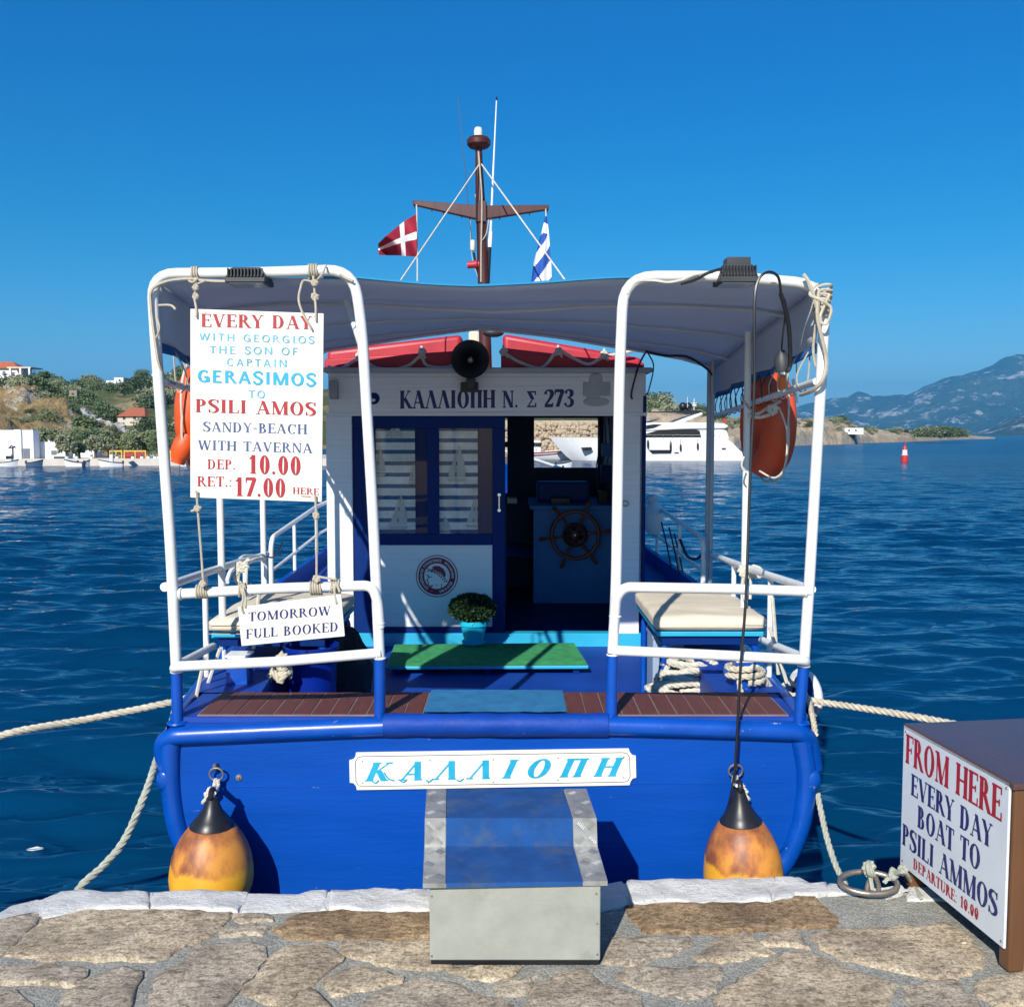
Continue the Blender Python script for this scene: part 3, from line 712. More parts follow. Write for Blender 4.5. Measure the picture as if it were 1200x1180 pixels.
# vinyl sleeve on the boarding place
rows = []
for i in range(29):
    x = 450 + (712-450)*i/28; row = []
    for k in range(13):
        a = rad(-75 + k*19); r = .047 + .004*noise.noise(Vector((i*.35, k*.5, 0))) + (.003 if k in (0, 12) else 0)
        c = P(x, 849, GY-.0); row.append(c + Vector((0, -math.cos(a)*r, math.sin(a)*r)))
    rows.append(row)
b = MB(); b.grid(rows); b.build("vinyl_sleeve", mat['vinyl'], boat)
ZD = .530; FZ = .18
XL, XR = cx(4.2)-1.33, cx(4.2)+1.33
b = MB(); b.box(XL+.02, XR-.02, TY+.02, 4.42, ZD-.05, ZD-.008); b.box(XL+.05, XR-.05, 4.39, 4.42, FZ-.1, ZD-.05)
aft = b.build("aft_deck", mat['deckblue'], boat, smooth=False)
def planks(x0, x1):
    n = round((x1-x0)/.078); w_ = (x1-x0)/n
    cb = MB(); cb.box(x0-.004, x1+.004, TY+.035, 4.412, ZD-.0078, ZD-.0025); cb.build("caulking", mat['caulk'], aft, smooth=False)
    for i in range(n):
        b = MB(); b.box(x0+i*w_+.0018, x0+(i+1)*w_-.0018, TY+.036, 4.41, ZD-.010, ZD+rs.uniform(-.001,.0015)); b.build("plank", mat['teak'], aft, smooth=False, bevel=.0025, seg=1)
planks(P(236,830,4.1).x, P(497,830,4.15).x); planks(P(664,830,4.15).x, P(918,830,4.12).x)
b = MB(); a0 = P(499,828,4.15).x; a1 = P(663,828,4.15).x
rows = [[Vector((a0+(a1-a0)*i/20, TY+.05+k*.045, ZD+.006+.003*noise.noise(Vector((i*.6,k*.9,2))))) for k in range(9)] for i in range(21)]
b.grid(rows); tag(b.build("worn_mat", mat['matcyan'], None, org=(cx(4.2), 4.2, ZD)), "worn pale blue rubber mat laid on the middle of the stern ledge", "mat")
# side decks, cockpit floor and its linings
b = MB()
for sgn in (-1, 1):
    rows = []
    for Y in (4.421, 5.2, 6.1, 7.0, 8.5, 10.0):
        hw = np.interp(Y, [s[0] for s in stat], [s[1] for s in stat]); zt = np.interp(Y, [s[0] for s in stat], [s[2] for s in stat])
        rows.append([Vector((cx(Y)+sgn*(hw-.01), Y, zt+.026)), Vector((cx(Y)+sgn*(hw-.33), Y, zt+.026)), Vector((cx(Y)+sgn*(hw-.33), Y, FZ-.05))])
    b.grid(rows if sgn > 0 else [r[::-1] for r in rows])
b.build("side_deck", mat['deckblue'], boat, smooth=False)
b = MB(); b.box(cx(5.5)-1.12, cx(5.5)+1.12, 4.421, 7.0, FZ-.04, FZ); b.build("cockpit_floor", mat['deckblue'], boat, smooth=False)
b = MB(); rows = [[Vector((cx(Y)-hw+.02, Y, zt+.0)), Vector((cx(Y), Y, zt+.05)), Vector((cx(Y)+hw-.02, Y, zt+.0))] for Y, hw, zt in stat[4:]]
b.grid(rows); b.build("foredeck", mat['deckblue'], boat)

# ---- name board
NY = TY-.010
nb = []
def nbp(u, v): return P(*[(1-v)*a + v*c for a, c in zip(((1-u)*410+u*746, (1-u)*926+u*920), ((1-u)*409+u*745, (1-u)*882+u*877))], NY)
outl = [(.0,.2),(.0,.80),(.014,.82),(.022,.90),(.024,1),(.976,1),(.980,.90),(.988,.82),(1,.80),(1,.2),(.988,.18),(.980,.10),(.976,0),(.024,0),(.022,.10),(.014,.18)]
b = MB(); b.prism([nbp(u, v) for u, v in outl], (0,.010,0)); board = b.build("name_board", mat['board'], boat, smooth=False, bevel=.0015, seg=1)
b = MB(); inn = [(.03,.13),(.022,.24),(.022,.76),(.03,.87),(.045,.90),(.955,.90),(.97,.87),(.978,.76),(.978,.24),(.97,.13),(.955,.10),(.045,.10)]
b.tube([nbp(u, v)-Vector((0,.0008,0)) for u, v in inn], .0014, 4, closed=True); b.build("border_line", mat['darkgrey'], board)
b = MB(); textpx(b, "ΚΑΛΛΙΟΠΗ", 427, 915.5, 722, 909.5, 22, NY, off=.0012, T=.23, t=.085, track=.40, shear=.30)
# painted swashes that run out of the letters
for x, y, l in [(457,915,-8),(490,914,0),(520,913.5,0),(556,913,0)]:
    b.tube(smoothp([P(x-13, y-1, NY-.002), P(x-17, y+2.2, NY-.002), P(x-21, y+.4, NY-.002)], 4), .0028, 5)
b.tube(smoothp([P(450, 905, NY-.002), P(455, 912, NY-.002), P(462, 914.5, NY-.002)], 4), .003, 5)
b.build("lettering", mat['letter_cyan'], board, smooth=False)
b = MB()
for x, y in [(425,892),(425,917),(504,891),(502,917),(578,890),(578,916.5),(654,888),(654,914),(731,887),(731,911)]: b.lathe([(.0035,0),(.002,.002)], P(x,y,NY-.0), 8, (0,-1,0))
build_split(b, "screw", mat['steel'], board)
# hooks for the fenders, bolt
for x, y in [(253,897),(862,896)]:
    b = MB(); b.torus(P(x,y+2,TY-.014), .014, .005, (1,0,0), 12, 6); b.lathe([(.012,0),(.012,.008)], P(x,y,TY), 10, (0,-1,0)); b.build("eye_bolt", mat['steel'], boat)
b = MB(); b.lathe([(.015,0),(.013,.005),(.006,.006),(.006,.012),(.001,.012)], P(280,911,TY), 12, (0,-1,0)); b.build("bolt", mat['steel'], boat)

# ---- stern hoops
def hoop(name, pts, r, m, rr=.13): return tubepart(name, [P(x,y,Y) for x, y, Y in pts], r, m, rr=rr, n=14)
HR = .0225
LH = hoop("stern_hoop", [(207,789,4.04),(200,640,4.05),(181,380,4.07),(178,321,4.08),(300,320,4.08),(414,316,4.08),(424,380,4.07),(437,600,4.05),(445,772,4.04)], HR, mat['whitetube'])
RH = hoop("stern_hoop", [(718,765,4.04),(722,690,4.05),(726,440,4.07),(731,324,4.08),(850,324,4.08),(968,334,4.08),(962,450,4.07),(948,690,4.05),(942,779,4.04)], HR, mat['whitetube'])
for a in ([(207,788),(208,846)], [(445,770),(445,842)], [(718,766),(716,842)], [(942,779),(936,846)]):
    tubepart("hoop_post", [P(a[0][0],a[0][1],4.04), P(a[1][0],a[1][1],4.04)], .0238, mat['tubeblue'])
    c = P(a[1][0], a[1][1], 4.04); b = MB(); b.lathe([(.045,0),(.04,.008),(.028,.012)], c-Vector((0,0,.004)), 14); b.build("post_foot", mat['tubeblue'], boat)
hoop("stern_rail", [(210,696,4.04),(330,689,4.02),(436,686,4.02),(443,705,4.03),(445,735,4.04)], .0215, mat['whitetube'], .09)
hoop("stern_rail", [(206,786,4.06),(204,781,4.0),(330,775,3.99),(446,765,4.03)], .0215, mat['whitetube'], .03)
hoop("stern_rail", [(719,740,4.04),(722,700,4.03),(732,688,4.02),(860,690,4.02),(949,693,4.04)], .0215, mat['whitetube'], .09)
hoop("stern_rail", [(717,762,4.03),(850,768,3.99),(944,773,4.0),(943,780,4.06)], .0215, mat['whitetube'], .03)
for (x, y, Y_, ax_) in [(212,696,4.035,(1,0,0)),(443,766,4.035,(1,0,0)),(444,730,4.04,(0,0,1)),(721,722,4.04,(0,0,1)),(721,762,4.035,(1,0,0)),(944,692.5,4.035,(1,0,0)),(207,787,4.04,(0,0,1)),(445,771,4.04,(0,0,1)),(718,767,4.04,(0,0,1)),(942,780,4.04,(0,0,1))]:
    b = MB(); b.torus(P(x,y,Y_), .0228, .0042, ax_, 20, 6); b.build('weld_bead', mat['whitetube'], boat)
# short braces running forward
hoop("side_brace", [(208,779,4.05),(250,757,4.75)], .018, mat['whitetube'], None); hoop("side_brace", [(941,770,4.05),(893,750,4.75)], .018, mat['whitetube'], None)
# diagonal awning struts and their fittings at the inner posts
hoop("strut", [(406,352,4.5),(424,408,4.15)], .014, mat['whitetube'], None)
# ---- side rails, posts, pipes
SIDE = {-1: [(4.05,1.07),(5.0,1.02),(6.25,.94)], 1: [(4.05,1.06),(5.1,1.0),(6.6,.90)]}
def sx_(s, Y): return cx(Y) + s*(1.345 + .03*(Y-4) + (.06*max(0, Y-5.2) if s > 0 else 0))
PIPE = {1: (P(957,447,4.08), P(839,487,6.85)), -1: (P(191,447,4.08), P(337,487,6.85))}
for s in (-1, 1):
    tubepart("side_rail", smoothp([(sx_(s,Y), Y, z) for Y, z in SIDE[s]], 5), .019, mat['whitetube'])
    for Y, zb, zt_, m in ([(5.0,.55,2.26,'whitetube'),(6.1,.55,2.18,'whitetube')] if s < 0 else [(5.2,.55,2.24,'whitetube'),(6.5,.55,2.19,'greytube'),(6.68,.55,2.18,'greytube')]):
        tubepart("canopy_post", [(sx_(s,Y)-s*.01, Y, zb), (sx_(s,Y)-s*.01, Y, zt_)], .0185 if Y < 6.2 else .0145, mat[m])
    tubepart("lashing_pipe", list(PIPE[s]), .016, mat['whitetube'])
    for Y in (4.7, 5.6):
        tubepart("stanchion", [(sx_(s,Y), Y, .53), (sx_(s,Y), Y, float(np.interp(Y, [q_[0] for q_ in SIDE[s]], [q_[1] for q_ in SIDE[s]])))], .014, mat['whitetube'])
    tubepart("bow_rail", rounded([(cx(6.45)+s*1.43,6.45,.56),(cx(6.45)+s*1.43,6.45,1.02),(cx(8.2)+s*1.43,8.2,1.10),(cx(10)+s*1.18,10,1.22),(cx(11.6)+s*.62,11.6,1.4),(cx(12.8)+s*.05,12.8,1.55)], .12), .0165, mat['whitetube'])
    tubepart("bow_rail", [(cx(6.45)+s*1.43,6.45,.80),(cx(8.2)+s*1.43,8.2,.86),(cx(10)+s*1.18,10,1.0),(cx(11.6)+s*.62,11.6,1.16)], .012, mat['whitetube'])
    for Y, hw_ in ((7.3,1.44),(8.2,1.43),(9.2,1.32),(10,1.18),(11,.86),(12,.46)):
        tubepart("stanchion", [(cx(Y)+s*hw_, Y, .58+.1*max(0,Y-8.5)), (cx(Y)+s*hw_, Y, 1.06+.1*max(0,Y-8))], .013, mat['whitetube'])
    # raised bulwark forward
    rows = [[Vector((cx(Y)+s*hw, Y, zt)), Vector((cx(Y)+s*hw, Y, zt+h)), Vector((cx(Y)+s*(hw-.04), Y, zt+h)), Vector((cx(Y)+s*(hw-.04), Y, zt))] for Y, hw, zt, h in ((6.3,1.47,.52,.02),(6.7,1.47,.53,.15),(7.2,1.46,.55,.14),(8.5,1.41,.60,.13),(10,1.17,.72,.16),(11.4,.71,.90,.2),(12.4,.29,1.08,.24),(12.9,.045,1.18,.26))]
    b = MB(); b.grid(rows); b.build("bulwark", mat['hull'], boat, sharp=50)
# mooring bitts
for X, Y in ((1.09,4.52),(-1.30,4.62)):
    b = MB(); b.box(X-.052, X+.052, Y-.05, Y+.05, ZD-.01, ZD+.125); bt = b.build("mooring_bitt", mat['tubeblue'], boat, smooth=False, bevel=.006)
    b = MB(); b.box(X-.055, X+.055, Y-.053, Y+.053, ZD+.125, ZD+.133); b.build("bitt_cap", mat['white'], bt, smooth=False)
    tubepart("bitt_pin", [(X-.1,Y,ZD+.07),(X+.1,Y,ZD+.07)], .011, mat['tubeblue'])

# ---- canopy
Fr = [(187,334),(230,329),(300,327),(420,327),(450,330),(500,334),(560,336),(640,333),(700,328),(735,326),(830,328),(920,331),(957,337)]
Bk = [(334,433),(352,425),(380,411),(470,397),(563,384),(660,396),(757,412),(800,420),(836,431)]
def pl(pts, Y, n):
    V_ = [P(x, y, Y) for x, y in pts]; xs = [v.x for v in V_]; zs = [v.z for v in V_]
    q = np.linspace(xs[0], xs[-1], n); return [(float(a), float(np.interp(a, xs, zs))) for a in q]
NF = 41; fr_, bk_ = pl(Fr, 4.13, NF), pl(Bk, 6.92, NF); rows = []
for j in range(15):
    v = j/14; row = []
    for i in range(NF):
        x = fr_[i][0]*(1-v)+bk_[i][0]*v; z = fr_[i][1]*(1-v)+bk_[i][1]*v
        z -= .018*math.sin(math.pi*v)*(1-abs(i/20-1)**2) + .008*abs(math.sin(3*math.pi*v))*0 - .004*noise.noise(Vector((x*2.3, v*5, 0)))
        row.append(Vector((x, 4.13+2.79*v, z)))
    rows.append(row)
b = MB(); b.grid(rows); canopy = b.build("canopy", mat['cloth'], boat, sharp=60)
sl = canopy.modifiers.new("thick", 'SOLIDIFY'); sl.thickness = .004; sl.offset = 1
b = MB(); b.tube([p+Vector((0,-.004,.004)) for p in rows[0][10:32]], .0065, 6); b.build("canopy_hem", mat['clothcyan'], canopy)
b = MB(); b.tube([p+Vector((0,.0,-.002)) for p in rows[-1]], .012, 8); b.build("canopy_bow", mat['whitetube'], canopy)
for j, r_ in ((3,.009),(7,.006),(11,.006)):
    b = MB(); pp = [p+Vector((0,0,-.016)) for p in rows[j]]
    if j == 3: pp = [p+Vector((0,0,-.030*max(0, 1-abs(i/20-1.0)*1.6))) for i, p in enumerate(pp)]
    b.tube(pp, r_, 8); b.build("batten_pocket", mat['cloth'], canopy)
    b = MB(); b.tube([p+Vector((0,.012,-.004)) for p in pp], .003, 5); b.build("seam", mat['cord'] if j == 3 else mat['cloth'], canopy)
for s in (-1, 1):
    top = [r[0 if s < 0 else -1] for r in rows]; bot = []
    for j, p in enumerate(top):
        v = j/14; zb = 2.045*(1-v) + 1.952*v
        bot.append(Vector((p.x + s*.012 + .010*math.sin(j*1.7), p.y, zb + .006*math.sin(j*2.1))))
    rr = []
    for k in range(7):
        q = k/6*.86; rr.append([t_*(1-q)+bb*q + Vector((s*.012*math.sin(i*1.9+k*.8)*q, 0, 0)) for i, (t_, bb) in enumerate(zip(top, bot))])
    b = MB(); b.grid(rr); o = b.build("valance", mat['cloth'], canopy, sharp=60); o.modifiers.new("thick", 'SOLIDIFY').thickness = .003
    b = MB(); b.grid([rr[-1], [t_*.03+bb*.97 for t_, bb in zip(top, bot)], bot]); o = b.build("valance_band", mat['clothblue'], canopy, sharp=60); o.modifiers.new("thick", 'SOLIDIFY').thickness = .004
    for j in range(1, 14):
        p = bot[j]; zp = float(np.interp(p.y, [4.08,6.85],[1.92,1.84])); xp = PIPE[s][0].x + (PIPE[s][1].x-PIPE[s][0].x)*(p.y-4.08)/2.77
        b = MB(); b.tube(smoothp([p+Vector((0,0,.02)), (xp-s*.022, p.y+.01, zp+.05), (xp, p.y+.02, zp-.022), (xp+s*.026, p.y+.02, zp), p+Vector((s*.01,.012,.015))], 5), .0035, 5)
        b.build("lacing", mat['cord'] if j < 5 else mat['black'], canopy)
# ---- floodlights
def flood(cxp, cyp, Y, wpx, hpx, up):
    c = P(cxp, cyp, Y); w_ = wpx*Y/1150; h = hpx*Y/1150
    b = MB(); b.add([c+Vector(v) for v in [(-w_/2,-.05,-h*.15),(w_/2,-.05,-h*.15),(w_/2,.09,-h*.15),(-w_/2,.09,-h*.15),(-w_*.36,-.03,h*.45),(w_*.36,-.03,h*.45),(w_*.36,.07,h*.45),(-w_*.36,.07,h*.45)]], [(0,3,2,1),(4,5,6,7),(0,1,5,4),(1,2,6,5),(2,3,7,6),(3,0,4,7)])
    b.box(c.x-w_/2, c.x+w_/2, c.y-.055, c.y+.095, c.z-h*.45, c.z-h*.15)
    o = b.build("floodlight", mat['darkgrey'], boat, smooth=False, bevel=.003, seg=1)
    f = MB()
    for i in range(11):
        x = c.x - w_*.42 + w_*.84*i/10; f.box(x-.0028, x+.0028, c.y-.058, c.y-.03, c.z-h*.12, c.z+h*.34)
    build_split(f, "cooling_fin", mat['black'], o, smooth=False)
    f = MB(); f.box(c.x-w_*.42, c.x+w_*.42, c.y-.045, c.y+.08, c.z-h*.50, c.z-h*.452); f.build("lamp_glass", mat['lens'], o, smooth=False)
    return o
flood(291, 324, 4.06, 46, 20, False); flood(863, 322, 4.06, 44, 24, True)
c = P(864, 309, 4.08); b = MB(); b.box(c.x-.048, c.x+.048, c.y-.03, c.y+.05, c.z-.016, c.z+.022); b.build("junction_box", mat['darkgrey'], boat, smooth=False, bevel=.004)

# ---- cabin
CY = 7.0
def slab(name, x0, x1, y0, y1, m, parent, Ya=CY, d=.05, off=0, bevel=.004, **kw):
    a = P(x0, y1, Ya); c = P(x1, y0, Ya)
    b = MB(); b.box(a.x, c.x, Ya-off, Ya-off+d, a.z, c.z); return b.build(name, m, parent, smooth=False, bevel=bevel, seg=1, **kw)
XC0, XC1 = P(385,500,CY).x, P(757,500,CY).x; ZR = P(600,437,CY).z; ZS = P(600,743,CY).z
back = slab("cabin_back", 385, 757, 437, 487, mat['cabwhite'], boat)
slab("pillar", 385, 412, 487, 749, mat['cabwhite'], back); slab("pillar", 718, 751, 487, 745, mat['cabwhite'], back); slab("corner_post", 751, 757.5, 464, 749, mat['navy'], back, off=.01)
slab("fascia_strip", 384, 758, 483.5, 487.5, mat['cabwhite'], back, off=.012, d=.012, bevel=.002)
slab("fascia_strip", 388, 754, 442, 445, mat['cabwhite'], back, off=.008, d=.008, bevel=.002)
slab("sill", 412, 752, 742, 763, mat['cyan'], boat, d=.1, off=.008)
b = MB(); b.box(XC0-.03, XC1+.04, CY-.05, 9.95, ZR, ZR+.035); roof = b.build("cabin_roof", mat['roofgrey'], boat, smooth=False, bevel=.012)
for x in (XC0, XC1-.05):
    b = MB(); z0 = .5
    b.box(x, x+.05, CY+.05, 9.9, z0, 1.25); b.box(x, x+.05, CY+.05, 9.9, 1.95, ZR)
    for y0, y1 in ((CY+.05, 7.35), (8.35, 8.6), (9.55, 9.9)): b.box(x+.001, x+.049, y0, y1, 1.25, 1.95)
    sw = b.build("cabin_side", mat['cabwhite'], boat, smooth=False)
    for y0, y1 in ((7.35, 8.35), (8.6, 9.55)):
        b = MB(); b.box(x+.02, x+.026, y0, y1, 1.25, 1.95); b.build("side_window", mat['innerdark'], sw, smooth=False)
b = MB(); b.box(XC0+.05, XC1-.05, CY+.05, 9.8, ZS-.06, ZS); b.build("cabin_floor", mat['navy'], boat, smooth=False)
# forward bulkhead with two windows
FY = 9.7
fw = MB(); xa, xb = XC0+.05, XC1-.05
wl = (-.75, P(594.5,500,FY).x); wr = (P(626,500,FY).x, P(701,500,FY).x)
ztop = P(600,490,FY).z; zb_r = P(600,548,FY).z; zb_l = P(600,578,FY).z
fw.box(xa, xb, FY, FY+.05, ztop, ZR-.001); fw.box(xa, wl[0], FY, FY+.05, ZS, ztop); fw.box(wl[0], wl[1], FY+.001, FY+.049, ZS, zb_l)
fw.box(wl[1], wr[0], FY, FY+.05, ZS, ztop); fw.box(wr[0], wr[1], FY+.001, FY+.049, ZS, zb_r); fw.box(wr[1], xb, FY, FY+.05, ZS, ztop)
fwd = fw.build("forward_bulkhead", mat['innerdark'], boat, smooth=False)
b = MB(); b.box(wr[0], wr[1], FY+.02, FY+.024, zb_r, ztop); b.build("windscreen", mat['glass'], fwd, smooth=False)
b = MB(); b.box(wl[0], wl[1], FY+.02, FY+.024, zb_l, ztop); b.build("windscreen", mat['glass'], fwd, smooth=False)
z_ = P(600,521,FY).z; b = MB(); b.box(wl[0], wl[1], FY+.005, FY+.018, z_-.025, z_+.025); b.build("window_bar", mat['innerdark'], fwd, smooth=False)
# inner linings (dark blue ceiling and sides)
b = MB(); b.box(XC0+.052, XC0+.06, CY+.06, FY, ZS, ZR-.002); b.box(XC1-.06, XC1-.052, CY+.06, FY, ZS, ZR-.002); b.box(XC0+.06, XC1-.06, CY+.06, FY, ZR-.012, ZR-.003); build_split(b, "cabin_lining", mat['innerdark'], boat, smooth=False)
# helm console
HY = 8.3; xh = P(625,600,HY).x; zh = P(600,597,HY).z
b = MB(); b.box(xh, XC1-.062, HY, HY+.03, ZS, zh); b.box(xh-.03, XC1-.062, HY-.03, FY-.01, zh, zh+.035)
console = b.build("helm_console", mat['innerblue'], boat, smooth=False, bevel=.005)
b = MB(); b.box(XC0+.062, P(594,600,HY).x, HY, HY+.03, ZS, zh+.04); b.box(P(592,600,HY).x, xh, 9.2, 9.22, ZS, zh+.02); build_split(b, "lower_bulkhead", mat['innerdark'], boat, smooth=False)
a = P(629,584,8.9); c = P(690,564,8.9); b = MB(); b.box(a.x, c.x, 8.75, 9.05, zh+.035, c.z); b.build("instrument_cover", mat['deckblue'], console, smooth=False, bevel=.02)
for (x0, y0, x1, y1, m) in [(705,520,715,535,'innerblue'),(704,545,716,566,'navy'),(594,583,606,590,'grey'),(700,575,712,590,'black'),(645,583,668,596,'black')]:
    a = P(x0,y1,8.6); c = P(x1,y0,8.6); b = MB(); b.box(a.x, c.x, 8.55, 8.65, a.z, c.z); b.build("instrument_box", mat[m], console, smooth=False, bevel=.006)
b = MB()
for x in (701, 708, 713): b.tube(smoothp([P(x,490,8.9), P(x+2,520,8.9), P(x-2,550,8.9), P(x+1,590,8.9)], 5), .006, 5)
build_split(b, "hanging_cable", mat['black'], console)
wc = P(674, 627, HY-.13); b = MB(); b.torus(wc, .198, .016, (0,1,0), 40, 10); wheel = b.build("steering_wheel", mat['wood'], boat)
b = MB(); b.lathe([(.05,0),(.055,.02),(.045,.045),(.02,.055),(.001,.056)], wc+Vector((0,.02,0)), 20, (0,-1,0)); b.tube([wc, wc+Vector((0,.14,0))], .02, 10); b.build("hub", mat['brown'], wheel)
b = MB(); b.torus(wc, .085, .02, (0,1,0), 26, 8); b.build("inner_ring", mat['brown'], wheel)
for k in range(6):
    a = rad(7 + 60*k); d = Vector((math.cos(a), 0, math.sin(a)))
    b = MB(); b.tube([wc+d*.04, wc+d*.12, wc+d*.2, wc+d*.225, wc+d*.25, wc+d*.29, wc+d*.305], [.011,.013,.011,.009,.014,.018,.008], 8); b.build("spoke", mat['wood'], wheel)
c = P(674,627,HY-.19); b = MB(); b.lathe([(.008,0),(.006,.006)], c, 8, (0,-1,0)); b.build("hub_cap", mat['chrome'], wheel)
# ---- sliding door leaf
door = slab("door", 412, 592, 487.8, 502, mat['navy'], boat, off=-.012, d=.04)
for q in [(412,425,502,742),(426,439,502,742),(501,514,502,626),(577,592,502,742),(439,577,626,639),(439,577,735,742)]:
    slab("door_rail", *q, mat['navy'], door, off=-.012 - (.006 if q[0] == 412 else 0), d=.04)
pan = slab("door_panel", 439, 577, 639, 735, mat['cabwhite'], door, off=-.02, d=.02, bevel=.002)
for x0, x1 in ((439,501),(514,577)):
    pn = slab("pane", x0, x1, 502, 626, mat['glass'], door, off=-.028, d=.004, bevel=0)
# curtains with printed sailing boats
t = NT('striped_curtain'); co = t.coord(); sp_ = t.n('ShaderNodeSeparateXYZ'); t.l(co, sp_.inputs[0])
m1 = t.n('ShaderNodeMath', operation='MULTIPLY'); m1.inputs[1].default_value = 6.283/.082; t.l(sp_.outputs[2], m1.inputs[0])
m2 = t.n('ShaderNodeMath', operation='SINE'); t.l(m1.outputs[0], m2.inputs[0])
r = t.ramp(m2.outputs[0], [(.42, (.76,.83,.86,1)), (.50, (.035,.13,.30,1))]); nn = t.noise(co, 8, 4)
t.l(t.mix(1.0, r, t.ramp(nn, [(.3, (.8,.8,.8,1)), (.7, (1.15,1.15,1.1,1))]), 'MULTIPLY'), t.b.inputs['Base Color']); t.b.inputs['Roughness'].default_value = .9
mat['curtain'] = t.m; mat['sailprint'] = M('sail_print', (.50,.56,.58), .9, .12, 9)
for (x0, x1, boats) in ((439,487,[(444,556,20,34),(484,566,13,24),(468,618,26,40),(462,513,26,16)]),(514,560,[(536,562,26,42),(556,616,22,36),(520,624,22,20)])):
    rws = []
    for k in range(15):
        a_, z0_ = P(x0+(x1-x0)*k/14, 626, CY+.06), P(x0, 502, CY+.06).z
        yy = CY+.052+.006*math.sin(k*1.5); rws.append([Vector((a_.x, yy, a_.z)), Vector((a_.x, yy, (a_.z+z0_)/2)), Vector((a_.x, yy, z0_))])
    b = MB(); b.grid(rws); cu = b.build("curtain", mat['curtain'], door)
    b = MB()
    for (bx, by, bw, bh) in boats:
        q = lambda u, v: P(min(max(bx+u*bw, x0+.5), x1-.5), by-v*bh, CY+.043)
        b.add([q(-.05,.08), q(.06,1), q(.32,.45), q(.36,.1)], [(0,1,2,3)]); b.add([q(-.1,.08), q(0,.9), q(-.42,.1)], [(0,1,2)]); b.add([q(-.5,.03), q(.4,.03), q(.3,-.06), q(-.35,-.06)], [(0,1,2,3)])
    b.build("printed_sail", mat['sailprint'], cu, smooth=False)
b = MB(); a_ = P(426,640,CY+.085); c_ = P(590,490,CY+.085); b.box(a_.x, c_.x, CY+.085, CY+.095, a_.z, c_.z); b.build('blackout_backing', mat['navy'], door, smooth=False)  # added navy sheet behind the curtains, keeps the panes dark
b = MB()
for y0_, y1_ in ((580,598),):
    b.tube([P(585,y0_,CY-.03), P(585,y1_,CY-.03)], .006, 8); b.tube([P(585,y0_,CY-.03), P(585,y0_,CY+.0)], .012, 8); b.tube([P(585,y1_,CY-.03), P(585,y1_,CY+.0)], .012, 8)
b.build("door_handle", mat['chrome'], door)
b = MB(); b.torus(P(733,590,CY-.012), .022, .004, (0,1,0), 16, 6, 1, .8); b.build("ring_pull", mat['steel'], back)
# club crest on the door
CYc = CY+.018; ec = (512, 675)
def ep(u, v, k=0): return P(ec[0]+u, ec[1]-v, CYc-.0012-.0001*k)
b = MB()
for r0, r1 in ((24.6,23.6),(21.8,15.0)):
    for i in range(60):
        a, c2 = rad(6*i), rad(6*i+6)
        b.add([ep(r0*math.cos(a), r0*math.sin(a)), ep(r0*math.cos(c2), r0*math.sin(c2)), ep(r1*math.cos(c2), r1*math.sin(c2)), ep(r1*math.cos(a), r1*math.sin(a))], [(0,1,2,3)])
for pts, w_ in ([[(-10,2),(-11,0),(-9.3,-1),(-10.6,-3.5),(-12,-5),(-10.6,-6),(-10,-8),(-9.6,-10),(-8,-11.6),(-5,-10.6)], .9], [[(-5,-10.6),(-6,-12.6),(-8,-14)], .8], [[(5.5,-9),(5,-14)], .8], [[(-1.2,-9.5),(0,-11.4)], .9], [[(-9,-1),(-5.5,-1)], .8], [[(-12,5),(-8,6.6),(-4,6.4)], .9], [[(-12,9),(-9,8),(-6,4)], .9]):
    for q in _pen([(x, y, w_) for x, y in pts]): b.add([ep(x, y, 1) for x, y in q], [(0,1,2,3)])
hair = [(-6,10.5),(-2,12),(3,11.6),(7.5,8.5),(10,4),(10.2,0),(8.6,-1),(6,3),(2,5.5),(-2,7)]
b.add([ep(x, y, 1) for x, y in hair[::-1]], [tuple(range(len(hair)))])
for i in range(9):
    u = i/8; x, y = -7+17*u, 7.6-10.6*u*u - 2*u
    for sg in (-1, 1):
        a = rad(-30-55*u+sg*48); dx, dy = math.cos(a)*3.4, math.sin(a)*3.4; nx_, ny_ = -dy*.26, dx*.26
        q = [(x,y),(x+dx*.5+nx_,y+dy*.5+ny_),(x+dx,y+dy),(x+dx*.5-nx_,y+dy*.5-ny_)]; b.add([ep(p_[0], p_[1], 2) for p_ in q], [(0,1,2,3)])
b.build("club_crest", mat['crest'], pan, smooth=False)
b = MB()
def arc(s, a_mid, R_, h, inward):
    polys, W_ = layout(s, .2, .14, False, .12); sc_ = h; tot = W_*sc_/R_
    for g in polys:
        for k, q in enumerate(g):
            pts = []
            for x, y in q:
                if not inward: a = a_mid + tot/2 - x*sc_/R_; rr_ = R_ - h/2 + y*h
                else: a = a_mid - tot/2 + x*sc_/R_; rr_ = R_ + h/2 - y*h
                pts.append(ep(rr_*math.cos(a), rr_*math.sin(a), 3+k % 4))
            b.add(pts, [tuple(range(len(pts)))])
arc("ΟΛΥΜΠΙΑΚΟΣ ΣΥΝΔΕΣΜΟΣ", rad(154), 18.4, 3.0, False); arc("ΦΙΛΑΘΛΩΝ", rad(26), 18.4, 3.0, False); arc("ΠΕΙΡΑΙΩΣ", rad(308), 18.4, 3.0, False); arc("*", rad(252), 18.4, 3.0, True)
b.build("crest_lettering", mat['cabwhite'], pan, smooth=False)
